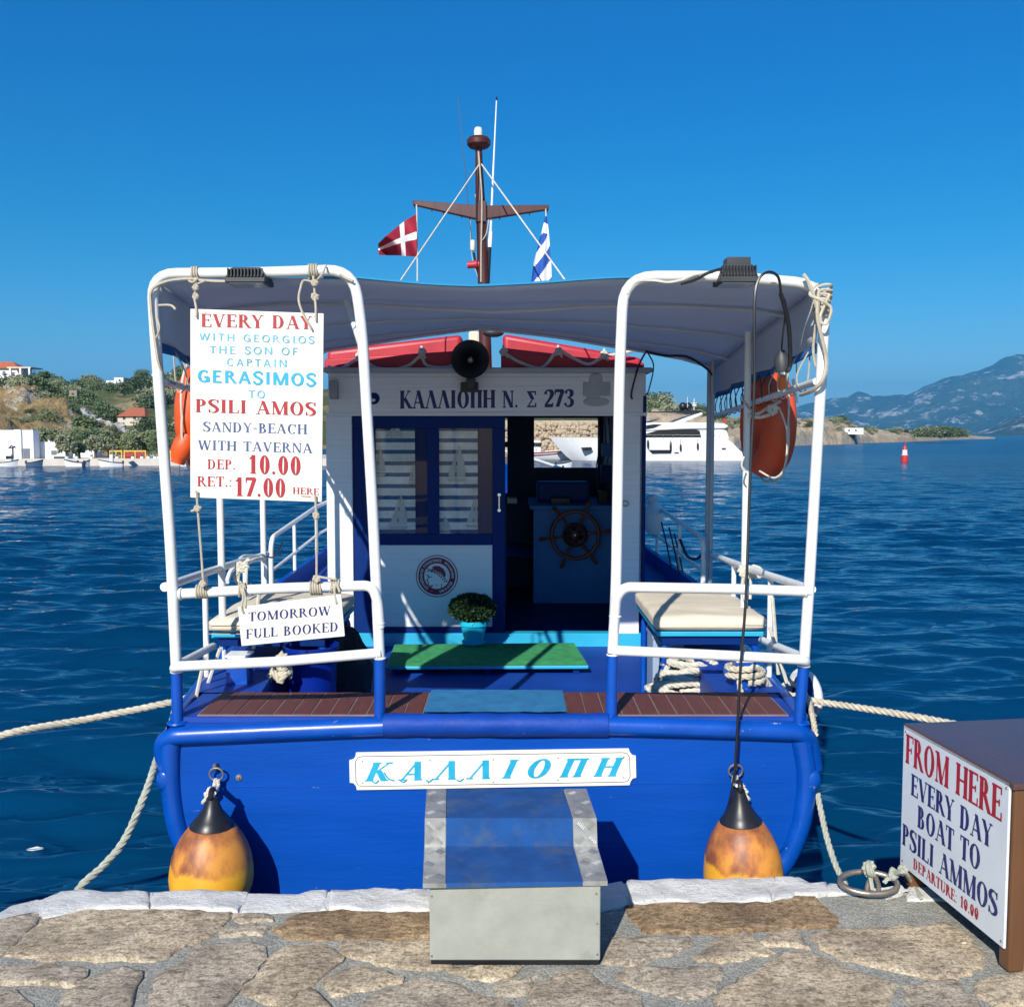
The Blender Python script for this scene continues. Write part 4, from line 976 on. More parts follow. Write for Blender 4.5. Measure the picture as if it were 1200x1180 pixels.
# name over the door
b = MB(); kw = dict(T=.24, t=.075, track=.03, off=.0012)
textpx(b, "ΚΑΛΛΙΟΠΗ", 468.5, 479, 580.5, 478, 21, CY, **kw); textpx(b, "Ν.", 588.5, 478, 607.5, 477.6, 20, CY, **kw); textpx(b, "Σ", 616.5, 477.5, 629, 477.3, 19, CY, **kw); textpx(b, "273", 637.5, 477, 672.5, 476.5, 20, CY, **kw)
b.build("lettering", mat['letter_navy'], back, smooth=False)
b = MB(); b.tube([P(x,y,CY-.001) for x, y in ((464,455),(671,452),(674,481),(466,484))], .002, 4, closed=True); b.build("lettering_board", mat['cabwhite'], back)
a = P(683,464,CY); c = P(715,448,CY); b = MB(); b.box(a.x, c.x, CY-.012, CY, a.z, c.z); b.lathe([(.095,0),(.09,.012)], P(698.5,471,CY), 24, (0,-1,0), 1, .34); b.lathe([(.05,0),(.045,.014)], P(698,444,CY), 16, (0,-1,0), 1, .8); b.box(P(690,1,CY).x, P(706,1,CY).x, CY-.01, CY, P(0,468,CY).z, P(0,463,CY).z)
b.build("builder_plaque", mat['roofgrey'], back, smooth=False, bevel=.004)
b = MB(); b.lathe([(.042,0),(.04,.01)], P(438,467,CY), 20, (0,-1,0)); b.build("round_badge", mat['navy'], back); 
b = MB(); b.lathe([(.017,0),(.016,.002)], P(437,469,CY-.0105), 16, (0,-1,0), 1.1, .7); b.build("badge_centre", mat['cabwhite'], back)
a = P(388,468,CY); c = P(397,447,CY); b = MB(); b.box(a.x, c.x, CY-.07, CY, a.z, c.z); b.build("junction_box", mat['grey'], back, smooth=False, bevel=.006)
# horn loudspeaker
sc0 = P(551, 421, 6.82); b = MB()
b.lathe([(.008,.20),(.035,.19),(.045,.12),(.05,.08),(.075,.04),(.110,.01),(.129,0),(.133,-.004),(.126,-.002),(.10,.016),(.065,.045),(.04,.085),(.02,.12),(.001,.125)], sc0, 36, (0,1,0))
horn = b.build("horn_loudspeaker", mat['black'], boat, sharp=50)
b = MB(); b.lathe([(.022,0),(.024,.02),(.012,.04),(.001,.042)], sc0+Vector((0,.075,0)), 16, (0,-1,0)); b.build("horn_centre", mat['grey'], horn)
b = MB(); b.box(sc0.x-.03, sc0.x+.03, 6.88, 7.0, sc0.z-.20, sc0.z-.12); b.box(sc0.x-.075, sc0.x+.05, 6.95, 7.0, sc0.z-.22, sc0.z-.15); b.build("bracket", mat['darkgrey'], horn, smooth=False, bevel=.004)
# mast
MY = 7.7; mp = lambda x, y: P(x, y, MY)
b = MB(); b.tube([mp(569.5,436), mp(568,380), mp(566.5,330), mp(564,252), mp(563,240), mp(561.5,200), mp(561,172)], [.05,.048,.045,.042,.040,.031,.027], 10); mast = b.build("mast", mat['brown'], boat)
b = MB(); b.lathe([(.03,-.05),(.07,-.042),(.09,-.02),(.092,.012),(.075,.034),(.03,.04)], mp(561,167), 24); b.build("masthead_cap", mat['brown'], mast)
b = MB(); b.lathe([(.032,0),(.034,.045),(.026,.066),(.008,.072)], mp(560.5,160.5), 16); b.lathe([(.04,0),(.04,.012)], mp(560.5,161.5), 16); b.build("masthead_light", mat['lampwhite'], mast)
for x1, y1 in ((484,238),(643,243.5)):
    b = MB(); a = mp(563,250); c = mp(x1, y1); d = c-a; n0 = Vector((0,0,1))
    vs = [a+Vector((0,-.03,.052)), a+Vector((0,.03,.052)), a+Vector((0,.03,-.056)), a+Vector((0,-.03,-.056)), c+Vector((0,-.022,.018)), c+Vector((0,.022,.018)), c+Vector((0,.022,-.018)), c+Vector((0,-.022,-.018))]
    b.add(vs, [(0,1,2,3),(7,6,5,4),(0,4,5,1),(1,5,6,2),(2,6,7,3),(3,7,4,0)]); sp1 = b.build("crosstree", mat['brown'], mast, smooth=False, bevel=.006)
    b = MB()
    for k in (.28,.55,.72,.98):
        q = a+d*k; b.tube([q, q-Vector((0,0,.07-.03*k))], .004, 5)
    build_split(b, "hook", mat['black'], sp1)
b = MB(); b.box(mp(557,1).x, mp(570,1).x, MY-.052, MY+.05, mp(0,262).z, mp(0,237).z); b.build("mast_clamp", mat['brown'], mast, smooth=False, bevel=.008)
for x, y in ((470,328),(662,328)):
    a = mp(563,191); d = P(x, y, 6.4); b = MB(); b.tube([a, d, d+(d-a)*.10], .0055, 6); b.build("stay", mat['ropewhite'], mast)
b = MB(); b.tube([mp(582,114), mp(578,200), mp(574,292)], [.004,.007,.010], 6); ant = b.build("whip_antenna", mat['white'], mast)
b = MB(); b.tube([mp(575,272), mp(574,290)], .017, 8); b.build("antenna_base", mat['white'], ant); b = MB(); b.tube([mp(574,290), mp(572,332)], .013, 8); b.build("antenna_mount", mat['black'], ant)
b = MB(); b.tube([mp(582,114), mp(582,118)], .007, 6); b.build("antenna_tip", mat['black'], ant)
b = MB(); b.tube([mp(537,116), mp(545,200), mp(552,275), mp(555,292)], [.002,.003,.004,.004], 5); ant = b.build("whip_antenna", mat['darkgrey'], mast)
b = MB(); b.lathe([(.016,0),(.02,.01),(.02,.07),(.014,.08)], mp(554,294), 12); b.build("antenna_base", mat['cushion'], ant); b = MB(); b.tube([mp(555,296), mp(558,312), mp(563,330)], .009, 6); b.build("antenna_mount", mat['black'], ant)
b = MB(); b.tube([mp(547.5,311), mp(559,310)], .027, 12); b.tube([mp(557,310), mp(566,310)], .035, 12); b.build("red_signal_lamp", mat['red'], mast)
b = MB(); line(b, [mp(561,180)+Vector((0,-.04,0)), mp(563,205)+Vector((0,-.05,0)), mp(565,240)+Vector((0,-.06,0)), mp(564,300)+Vector((0,-.055,0)), mp(564,332)+Vector((0,-.055,0))], .006); line(b, [mp(574,250), mp(570,275)+Vector((0,-.04,0)), mp(564,285)+Vector((0,-.05,0))], .004); line(b, [mp(551,250), mp(553,300), mp(562,330)], .003); build_split(b, "halyard", mat['cord'], mast)
b = MB(); b.sphere(mp(558,230), .016, 6, (.6,1,1.6)); b.build("mast_light", mat['lampwhite'], mast)
a = P(549,403,7.9); c = P(562,388,7.9); b = MB(); b.box(a.x, c.x, 7.9, 8.0, a.z-.1, c.z); b.build("roof_lamp_box", mat['cushion'], roof, smooth=False, bevel=.02)
b = MB(); b.sphere(P(578,390,7.3), .05, 7, (1.6,1,.7)); b.build("camera_dome", mat['darkgrey'], roof)
b = MB(); line(b, [P(757,412,6.6), P(780,417,6.5), P(805,418,6.4), P(828,432,6.3), P(834,440,6.3)], .008); line(b, [P(757,412,6.6), P(748,430,6.9), P(740,460,6.95), P(741,468,6.95)], .007); line(b, [P(760,415,6.7),P(766,430,6.9),P(760,458,6.95),P(757,462,6.95)], .005)
build_split(b, "wiring", mat['black'], roof)

# ================================================================== BENCHES AND CUSHIONS
def bench(s, xL, xR, Y0, Y1, zt, label):
    t_ = thing("bench", ((xL+xR)/2, (Y0+Y1)/2, FZ), label, "bench", "benches on the stern deck")
    b = MB(); b.box(xL, xR, Y0, Y1, zt-.105, zt-.08); b.build("seat_board", mat['cyan'], t_, smooth=False, bevel=.004)
    b = MB(); b.box(xL+.03, xR-.03, Y0+.02, Y1-.02, zt-.15, zt-.106); b.build("seat_frame", mat['navy'], t_, smooth=False)
    for x in (xL+.04, xR-.04):
        for y in (Y0+.05, Y1-.05):
            inw = 0.03 if x < (xL+xR)/2 else -.03
            b = MB(); b.tube(rounded([(x+inw*2, y, zt-.13), (x, y, zt-.16), (x, y, FZ)], .05), .019, 10); b.build("leg", mat['tubeblue'], t_)
    # cushion: rounded slab with a welt
    n, m_ = 22, 26; rows = []
    X0, X1, Ya, Yb, za, zb = xL-.015, xR+.005, Y0-.03, Y1, zt-.078, zt
    def pt(u, v):
        # u around the section, v along
        y = Ya+(Yb-Ya)*v; e = min(v, 1-v)*(Yb-Ya); ins = .028*max(0, 1-e/.045)**2
        hx, hz = (X1-X0)/2-ins, (zb-za)/2-ins*.8
        a = u*2*math.pi; ca, sa = math.cos(a), math.sin(a); k = 6
        rr_ = (abs(ca)**k + abs(sa)**k)**(-1/k)
        x, z = ca*rr_*hx, sa*rr_*hz
        z += .007*noise.noise(Vector((x*5+s, y*7, 0)))*(1 if sa > 0 else 0) - (.012*(1-(x/hx)**2) if sa > .3 else 0)*math.sin(v*math.pi)*-1
        return Vector(((X0+X1)/2+x, y, (za+zb)/2+z))
    N = 48
    rows = [[pt(i/N, j/24) for i in range(N)] for j in range(25)]
    b = MB(); b.grid(rows, closed=True); b.f.append(tuple(range(N))[::-1]); b.f.append(tuple(24*N+i for i in range(N)))
    return t_, b
FZc = FZ
xl, xr = P(770,722,4.95).x, P(898,722,4.95).x
t_, b = bench(1, xl, xr, 4.95, 5.78, P(800,722,4.95).z, "blue framed bench with turquoise seat board on the right of the stern deck")
cu = b.build("seat_cushion", mat['cushion'], None, org=((xl+xr)/2, 5.3, .75), sharp=70); tag(cu, "cream seat cushion on the right bench with a shadow across it", "cushion", "cream seat cushions")
b = MB(); z = P(800,735,4.91).z; b.tube([(xl+.01,4.918,z),(xr-.02,4.918,z)], .003, 5); b.build("welt", mat['cushion'], cu)
b = MB(); b.tube([(xr-.12,4.916,z+.012),(xr-.01,4.916,z+.010)], .003, 5); b.build("zip", mat['ropewhite'], cu)
xl, xr = P(247,722,4.95).x, P(386,722,4.95).x
t_, b = bench(-1, xl, xr, 4.95, 5.78, P(300,724,4.95).z, "blue framed bench behind the hanging TOMORROW FULL BOOKED board")
cu = b.build("seat_cushion", mat['cushion'], None, org=((xl+xr)/2, 5.3, .75), sharp=70); tag(cu, "cream seat cushion on the left bench behind the small hanging board", "cushion", "cream seat cushions")
b = MB()
for k in range(3): b.tube([(xl+.0,4.914,P(300,733+5*k,4.91).z),(xr-.02,4.914,P(300,733+5*k,4.91).z)], .0022, 5)
b.build("welt", mat['cord'], cu)
# ================================================================== GREEN MAT BOARD AND FLOWER POT
g0 = [Z(452,779,.25), Z(690,778,.25), Z(673,751.5,.25), Z(462,753.5,.25)]
b = MB(); b.prism([p-Vector((0,0,.010)) for p in g0], (0,0,-.022)); gm = b.build("turf_mat_board", mat['cyan'], None, smooth=False, bevel=.006, org=((g0[0]+g0[2])/2))
tag(gm, "turquoise edged step board covered with green artificial turf before the cabin door", "mat")
c = sum(g0, Vector((0,0,0)))/4; rows = []
for j in range(13):
    row = []
    for i in range(41):
        u, v = i/40, j/12; p = (g0[0]*(1-u)+g0[1]*u)*(1-v) + (g0[3]*(1-u)+g0[2]*u)*v
        p = c + (p-c)*.99; p.z += .002*noise.noise(p*6) - (.009 if j in (0, 12) else .004); row.append(p)
    rows.append(row)
b = MB(); b.grid(rows); b.build("turf", mat['turf'], gm)
for u in (.06,.5,.94):
    p = g0[0]*(1-u)+g0[1]*u; q = g0[3]*(1-u)+g0[2]*u; b = MB(); b.bar((p.x,p.y+.03,FZ+.0195),(q.x,q.y-.03,FZ+.0195),.04,.037); b.build('cleat', mat['navy'], gm, smooth=False)
pc = Z(555, 754, .255); pot = thing("flower_pot", pc, "small turquoise pot of bushy dark green basil on the green mat", "plant pot")
kx = pc.y/1150
b = MB(); b.lathe([(13*kx,0),(14*kx,1.5*kx),(14*kx,3.5*kx),(12*kx,3.5*kx)], pc, 30); b.build("saucer", mat['pot'], pot)
b = MB(); b.lathe([(10.5*kx,2*kx),(12*kx,8*kx),(14*kx,16*kx),(15.5*kx,22*kx),(17*kx,22.5*kx),(17.3*kx,28*kx),(15.8*kx,28.2*kx),(15.2*kx,24*kx)], pc, 30); b.build("pot", mat['pot'], pot, sharp=30)
b = MB(); b.lathe([(15.3*kx,24*kx),(.001,24.5*kx)], pc, 20); b.build("soil", mat['soil'], pot)
rl = random.Random(3); b = MB(); bp_ = MB()
cc = pc + Vector((-1.5*kx, 0, 42*kx))
def leaf(mb, c, d, L, w_):
    d = d.normalized(); s_ = d.cross(Vector((rl.uniform(-1,1), rl.uniform(-1,1), rl.uniform(-.2,1)))).normalized()*w_
    up = d.cross(s_).normalized()*L*.12
    mb.add([c, c+d*L*.5+s_+up*.3, c+d*L, c+d*L*.5-s_+up*.3, c+d*L*.5-up], [(0,1,4),(1,2,4),(2,3,4),(3,0,4)])
for i in range(4200):
    a, e = rl.uniform(0, 6.283), math.asin(rl.uniform(-.55, 1)); q = rl.random()**.25
    d = Vector((math.cos(a)*math.cos(e), math.sin(a)*math.cos(e), math.sin(e)))
    k = 1 + .10*noise.noise(d*2.6)
    p = cc + Vector((d.x*26*kx*k, d.y*26*kx*k, d.z*15*kx*k))*q
    leaf(b, p, d+Vector((rl.uniform(-.8,.8), rl.uniform(-.8,.8), rl.uniform(-.4,.8))), rl.uniform(.018,.032), rl.uniform(.007,.012))
b.build("foliage", mat['leafdark'], pot, smooth=False)
for i in range(150):
    a = rl.uniform(0, 6.283); d = Vector((math.cos(a), math.sin(a), 0)); p = pc + d*rl.uniform(5,16)*kx + Vector((0,0,rl.uniform(26,31)*kx))
    leaf(bp_, p, d*.7+Vector((0,0,rl.uniform(-.5,1))), .035, .008)
bp_.build("pale_stems", mat['leafpale'], pot, smooth=False)

# ================================================================== RED BUOYANT FLOATS ON THE ROOF
def redfloat(x0, x1, y0l, y0r, label, rp, knots, side):
    Y0 = 7.08; t_ = thing("buoyant_float", P((x0+x1)/2, 436, Y0), label, "life float", "red life floats lashed on the cabin roof")
    zb = ZR+.036; A = P(x0, y0l, Y0); B = P(x1, y0r, Y0)
    b = MB(); b.prism([(A.x, Y0+.02, zb), (B.x, Y0+.02, zb), (B.x, Y0+.02, B.z), (A.x, Y0+.02, A.z)], (0,1.5,0)); b.build("float_body", mat['red'], t_, smooth=True, bevel=.035, seg=4)
    zl = lambda x: zb + (np.interp(x, [A.x, B.x], [A.z, B.z])-zb)*.52
    b = MB(); b.prism([(A.x-.012, Y0-.01, zb), (B.x+.012, Y0-.01, zb), (B.x+.012, Y0-.01, float(zl(B.x))), (A.x-.012, Y0-.01, float(zl(A.x)))], (0,1.56,0)); b.build("float_flange", mat['red'], t_, bevel=.012, seg=2)
    b = MB(); line(b, [P(x, y, 7.04) for x, y in rp], .012, 6, 8); r_ = b.build("grab_rope", mat['ropewhite'], t_)
    for i, (x, y) in enumerate(knots):
        b = MB(); knot(b, P(x, y, 7.03), .026, .011, i+int(x)); b.tube([P(x, y-7, 7.05), P(x, y, 7.03)], .009, 6); b.tube([P(x,y,7.03), P(x+5,y+7,7.02)], .008, 6); b.build("knot", mat['ropewhite'], t_)
redfloat(382, 541, 410, 391.5, "red buoyant float lashed on the cabin roof left of the mast",
   [(384,430),(400,432),(421,421),(440,431),(462,433),(480,428),(493,418),(500,428),(518,431),(540,427)], [(421,418),(494,413)], -1)
redfloat(589, 753, 390.5, 419, "red buoyant float lashed on the cabin roof right of the mast",
   [(590,413),(610,425),(635,431),(654,412),(672,420),(690,427),(708,418),(725,415),(742,411)], [(590,412),(654,412),(708,416)], 1)
# ================================================================== FLAGS
def flag(name, cat, label, org, gridf, colf, mats, nx, ny, hoist):
    t_ = thing(name, org, label, cat)
    pts = [[gridf(i/nx, j/ny) for i in range(nx+1)] for j in range(ny+1)]
    b = MB(); b.grid(pts); names = ['flagwhite', 'flagred', 'flagblue']
    o = b.build("flag_cloth", [mat[n_] for n_ in names], t_, sharp=180)
    for j in range(ny):
        for i in range(nx): o.data.polygons[j*nx+i].material_index = names.index(colf((i+.5)/nx, (j+.5)/ny))
    b = MB(); line(b, hoist, .005); b.build("halyard", mat['ropewhite'], t_)
def bil(c00, c10, c11, c01, u, v): return (c00*(1-u)+c10*u)*(1-v) + (c01*(1-u)+c11*u)*v
FYY = 7.65
def dk(u, v):   # u from hoist to fly, v from top
    top = [(488,251),(476,258),(463,268),(452,277),(443,286)]; bot = [(488.5,301),(478,300.5),(466,299.5),(455,299.5),(444,299)]
    def ip(l, q): 
        xs = np.linspace(0,1,len(l)); return np.array([np.interp(q, xs, [p[0] for p in l]), np.interp(q, xs, [p[1] for p in l])])
    p = ip(top, u)*(1-v)+ip(bot, u)*v
    return P(float(p[0]), float(p[1]), FYY + .16*math.sin(u*6.5+v*3.4)*u**.5)
flag("red_cross_flag", "flag", "red flag with a white cross blowing under the left end of the mast crosstree", P(488,250,FYY), dk,
     lambda u, v: 'flagwhite' if .30 < u < .42 or .44 < v < .57 else 'flagred', None, 20, 17, [P(488,240,FYY), P(488.5,252,FYY), P(489,301,FYY), P(489,330,FYY-.3)])
def gr(u, v):
    lft = [(639.5,252),(635.5,268),(630,290),(625,310),(622,334)]; rgt = [(640.8,252),(643,272),(644.5,290),(646,310),(646.5,334)]
    def ip(l, q):
        xs = np.linspace(0,1,len(l)); return np.array([np.interp(q, xs, [p[0] for p in l]), np.interp(q, xs, [p[1] for p in l])])
    p = ip(lft, v)*(1-u)+ip(rgt, v)*u
    return P(float(p[0]), float(p[1]), FYY + .015*math.sin(u*9)*(.2+v))
def grc(u, v):
    s = v*4.6 + (u)*1.5
    if v < .14: return 'flagblue'
    if v < .30 and u > .25: return 'flagwhite' if .2 < v else 'flagwhite'
    return 'flagblue' if int(s*1.0+.35) % 2 == 0 else 'flagwhite'
flag("striped_flag", "flag", "limp blue and white striped flag under the right end of the mast crosstree", P(640,252,FYY), gr, grc, None, 16, 44, [P(639.5,245,FYY), P(640,254,FYY)])
# ================================================================== LIFE RINGS
def lifering(c, yaw, m, label, R=.205, r=.073):
    t_ = thing("life_ring", c, label, "life ring"); ax = Vector((math.cos(yaw), math.sin(yaw), 0))
    q = Vector((0,0,1)).rotation_difference(ax); N = 44; rows = []
    for i in range(N):
        a = 2*math.pi*i/N; row = []
        for k in range(16):
            e = 2*math.pi*k/16; rr_ = R + r*math.cos(e)*1.0; row.append(c + q @ Vector((rr_*math.cos(a), rr_*math.sin(a), r*1.15*math.sin(e))))
        rows.append(row)
    rows.append(rows[0]); b = MB(); b.grid([list(x)+[x[0]] for x in rows]); b.build("ring_body", mat[m], t_, sharp=180)
    b = MB(); pts = []
    for i in range(48):
        a = 2*math.pi*i/48; rr_ = R+r*(1.12 + .55*abs(math.sin(2*a))); pts.append(c + q @ Vector((rr_*math.cos(a), rr_*math.sin(a), .02)))
    b.tube(pts, .006, 6, closed=True); b.build("grab_line", mat['ropewhite'], t_)
    for k in range(0):
        a = math.pi/2*k; cc_ = c + q @ Vector((R*math.cos(a), R*math.sin(a), 0)); tg = q @ Vector((-math.sin(a), math.cos(a), 0))
        b = MB(); rows = []
        for j in (-.02, .02):
            rows.append([cc_ + tg*j + (q @ Vector((math.cos(a)*math.cos(e), math.sin(a)*math.cos(e), 0)))*(r+.004) + (q @ Vector((0,0,1)))*math.sin(e)*(r*1.15+.004) for e in [2*math.pi*h/16 for h in range(17)]])
        b.grid(rows); b.build("band", mat['ropewhite'], t_)
    return t_
rc = P(899, 497, 5.6)
lr = lifering(rc, rad(2), 'darkorange', "faded dark orange life ring hanging outside the right side rail", .222, .083)
lc = P(917, 449, 4.9); b = MB()
b.box(lc.x-.024, lc.x+.026, lc.y-.03, lc.y+.03, lc.z-.045, lc.z+.04); o = b.build("rescue_light", mat['orangelite'], None, bevel=.015, smooth=False, org=lc)
tag(o, "bright orange rescue lamp clipped above the dark orange life ring", "lamp")
b = MB(); b.tube([lc+Vector((.05,-.01,.02)), lc+Vector((.07,-.01,-.10))], .008, 6); b.build("clip", mat['lampwhite'], o)
b = MB(); rope(b, [P(872,470,5.1), P(885,485,5.0), P(900,478,5.0), P(915,470,5.0)], .008); knot(b, P(905,480,4.98), .025, .008, 5); line(b, [P(876,487,5.0), P(890,489,4.98), P(902,486,4.98)], .009); line(b, [P(913,478,5.0), P(922,505,5.0), P(920,545,5.0), P(908,560,5.02), P(890,552,5.1)], .005)
line(b, [P(872,535,5.05), P(869,545,5.05), P(872,552,5.05)], .005)
tag(b.build("lashing", mat['ropewhite'], None, org=rc), "white cord tying the dark orange life ring to the rail", "rope")
lf = lifering(P(240, 490, 5.05), rad(180), 'orange', "bright orange life ring on the left side behind the big board")
b = MB(); q = P(215, 526, 4.8); b.tube([q+Vector((.03,0,.07)), q+Vector((.01,0,.03)), q+Vector((-.01,0,-.02)), q+Vector((-.022,0,-.045)), q+Vector((-.03,0,-.07))], [.035,.055,.055,.036,.034], 14)
o = b.build("rescue_light", mat['orange'], None, org=q); tag(o, "orange rescue lamp hanging below the left life ring", "lamp")
b = MB(); line(b, [P(216,470,4.85), P(218,490,4.8), P(216,512,4.8)], .006); b.build("cord", mat['ropewhite'], o)

# ================================================================== HANGING SIGN BOARDS
SY = 3.985
b = MB(); q = [(223,362),(379.3,367.5),(377,588.5),(223,583)]
b.prism([P(x,y,SY) for x, y in q[::-1]], (0,.006,0)); big = b.build("sign_board", mat['board'], None, smooth=False, bevel=.0015, seg=1, org=P(300,475,SY))
tag(big, "tall cream board with the EVERY DAY boat trip times hanging in the left stern hoop", "sign")
def let(s_, x0, y0, x1, y1, h, m, Y=SY, parent=big, **kw):
    b = MB(); textpx(b, s_, x0, y0, x1, y1, h, Y, off=.0018, **kw); return b.build("lettering", mat[m], parent, smooth=False)
let("EVERY DAY", 235.5, 383, 365.5, 386, 15.3, 'letter_red', T=.2)
sans = dict(serif=False, T=.15, t=.13, track=.14)
let("WITH GEORGIOS", 233, 398.8, 369, 403, 8.6, 'letter_cyan_faded', **sans)
let("THE SON OF", 245, 414.2, 350, 416.5, 8.8, 'letter_cyan_faded', **sans)
let("CAPTAIN", 265, 429, 336.7, 430.6, 9, 'letter_cyan_faded', **sans)
let("GERASIMOS", 230.5, 448, 371, 452.8, 14.8, 'letter_cyan', serif=False, T=.19, t=.15, track=.06)
let("TO", 291, 466.3, 311, 467, 9, 'letter_cyan_faded', **sans)
let("PSILI AMOS", 229, 483, 370.5, 487.3, 15.5, 'letter_red', T=.2)
let("SANDY-BEACH", 237.7, 505.5, 360, 508.8, 11.3, 'letter_slate')
let("WITH TAVERNA", 232, 527, 366, 531, 11.3, 'letter_slate')
let("DEP.", 243, 549.5, 276, 550.2, 11.3, 'letter_red'); let("10.00", 291, 555, 353, 557, 22, 'letter_red', T=.21)
let("RET.:", 231, 569.8, 272, 570.5, 11.8, 'letter_red'); let("17.00", 275, 581.2, 335, 583, 22, 'letter_red', T=.21)
let("HERE", 343, 578.6, 374, 580, 7.6, 'letter_red')
b = MB(); b.tube([P(353,581.5,SY-.002), P(364,582,SY-.002)], .0015, 4); b.build("underline", mat['letter_red'], big)
b = MB()
for x, y in ((241,366),(369,371)): b.lathe([(.004,0),(.003,.002)], P(x,y,SY), 8, (0,-1,0))
build_split(b, "grommet", mat['steel'], big)
SY2 = 3.965
b = MB(); q = [(278.5,711.5),(399.8,696.5),(404,745.5),(283,757)]
b.prism([P(x,y,SY2) for x, y in q[::-1]], (0,.006,0)); sm = b.build("sign_board", mat['board'], None, smooth=False, bevel=.0015, seg=1, org=P(340,728,SY2))
tag(sm, "small cream board reading TOMORROW FULL BOOKED tied to the left stern rail", "sign")
let("TOMORROW", 291, 728, 387.5, 720.5, 10.5, 'letter_navy', SY2, sm); let("FULL BOOKED", 288, 748.5, 396.8, 739.5, 11, 'letter_navy', SY2, sm)
# cords that hold the boards
def cordthing(label, pts, r, kn=(), wr=(), m='cord', name="cord"):
    b = MB()
    for pl_ in pts: line(b, [P(*p) for p in pl_], r)
    for i, (x, y, Y, s_) in enumerate(kn): knot(b, P(x,y,Y), s_, r*1.15, i*3+int(x))
    for (x, y, Y, R_, n_) in wr: wraps(b, P(x,y,Y), (1,0,.02), R_, r, n_)
    o = b.build(name, mat[m], None, org=P(*pts[0][0])); return tag(o, label, "rope")
cordthing("left cord holding the top of the big trip board", [[(229,326,4.05),(230,336,4.03),(228,349,4.0),(230,362,3.98),(230,372,3.975)],[(220,328,4.06),(226,331,4.03),(232,326,4.05)],[(232,333,4.02),(239,330,4.02),(243,332,4.05)]], .0048, [(229,337,4.01,.010),(229,348,4.0,.012)], [(229,321,4.08,.027,3)])
cordthing("right cord and loose loop holding the top of the big trip board", [[(367,324,4.05),(368,334,4.03),(369,348,4.0),(370,362,3.98),(370,376,3.975)],[(367,331,4.02),(356,329,4.02),(352,338,4.0),(350,352,3.99),(355,368,3.975),(362,380,3.97),(365,386,3.972)],[(370,330,4.02),(377,322,4.0),(382,311,4.05)]], .0048, [(368,332,4.01,.012),(369,348,4.0,.014)], [(367,318,4.08,.027,4)])
cordthing("left cord from the big trip board down to the stern rail", [[(230,575,3.97),(231,586,3.975),(232,600,3.98),(236,650,4.0),(238,680,4.0)],[(224,599,3.98),(231,597,3.975),(236,594,3.975)]], .0048, [(231,596,3.975,.010),(237,684,3.99,.012)], [(237,693,4.035,.026,5)])
cordthing("right cord from the big trip board down to the stern rail", [[(369,580,3.97),(370,592,3.975),(371,620,3.98),(371,675,4.0)],[(371,675,4.0),(380,677,3.99),(394,679,4.0)]], .0048, [(370,604,3.975,.012),(371,678,3.99,.014)], [(370,689,4.02,.026,5)])
cordthing("left cord tying the small FULL BOOKED board to the rail", [[(284,690,3.99),(285,700,3.97),(283,712,3.96),(285,718,3.96)],[(285,690,3.99),(288,703,3.97),(287,712,3.96)]], .0048, [(284,688,4.0,.014)], [(284,691,4.02,.026,3)])
cordthing("right cord tying the small FULL BOOKED board to the rail", [[(393,684,3.99),(392,694,3.97),(394,707,3.96)],[(395,684,3.99),(398,694,3.97)]], .0048, [(393,688,3.99,.013)], [(393,687,4.02,.026,4)])

# ================================================================== FENDERS
t = NT('fender_plastic'); co = t.coord(); sp_ = t.n('ShaderNodeSeparateXYZ'); t.l(co, sp_.inputs[0])
f = t.noise(co, 7, 5, .65); f2 = t.noise(t.coord((1,1,.6)), 7, 5, .6)
h = t.n('ShaderNodeMath', operation='MULTIPLY_ADD'); t.l(f, h.inputs[0]); h.inputs[1].default_value = .15; t.l(sp_.outputs[2], h.inputs[2])
mk = t.ramp(h.outputs[0], [(.125, (0,0,0,1)), (.150, (1,1,1,1))])
yel = t.ramp(f2, [(.3, (.68,.30,.014,1)), (.7, (.78,.43,.040,1))])
brn = t.ramp(f2, [(.40, (.22,.07,.028,1)), (.50, (.42,.15,.035,1)), (.60, (.60,.25,.04,1))])
t.l(t.mix(mk, yel, brn), t.b.inputs['Base Color']); t.b.inputs['Roughness'].default_value = .5; t.b.inputs['Subsurface Weight'].default_value = .0
mat['fender'] = t.m
def fender(xc, ytop, ymid, wide, Y, neck, label, tilt, seed):
    k = Y/1150; c = P(xc, 1026, Y)
    t_ = thing("fender", c, label, "fender", "orange teardrop fenders at the transom")
    zt_ = P(xc, ymid, Y).z - c.z; ztip = P(xc, neck, Y).z - c.z; R_ = wide/2*k; ax = Vector((tilt, .0, 1)).normalized()
    b = MB(); pr = [(.001,-R_*1.08),(R_*.35,-R_*1.03),(R_*.62,-R_*.86),(R_*.85,-R_*.56),(R_*.97,-R_*.25),(R_,0.0),(R_*.985,R_*.20),(R_*.94,zt_*.40),(R_*.86,zt_*.58),(R_*.75,zt_*.76),(R_*.63,zt_*.90),(R_*.53,zt_*1.0)]
    b.lathe(pr, c, 40, ax); b.build("float_body", mat['fender'], t_, sharp=60)
    b = MB(); b.lathe([(R_*.535,zt_-.004),(R_*.53,zt_+.004),(R_*.40,zt_+.03),(R_*.24,zt_+(ztip-zt_)*.55),(R_*.16,zt_+(ztip-zt_)*.85),(R_*.13,ztip),(.001,ztip+.004)], c, 30, ax); b.build("rope_eye_cone", mat['black'], t_, sharp=60)
    tip = c + ax*(ztip)
    b = MB(); b.torus(tip+Vector((0,0,.012)), .02, .011, (1,0,0), 16, 8); b.build("rope_eye", mat['black'], t_)
    return t_, tip
f1, tip = fender(248, 905, 967, 99, 3.845, 934, "orange teardrop fender hanging at the left of the transom", .03, 1)
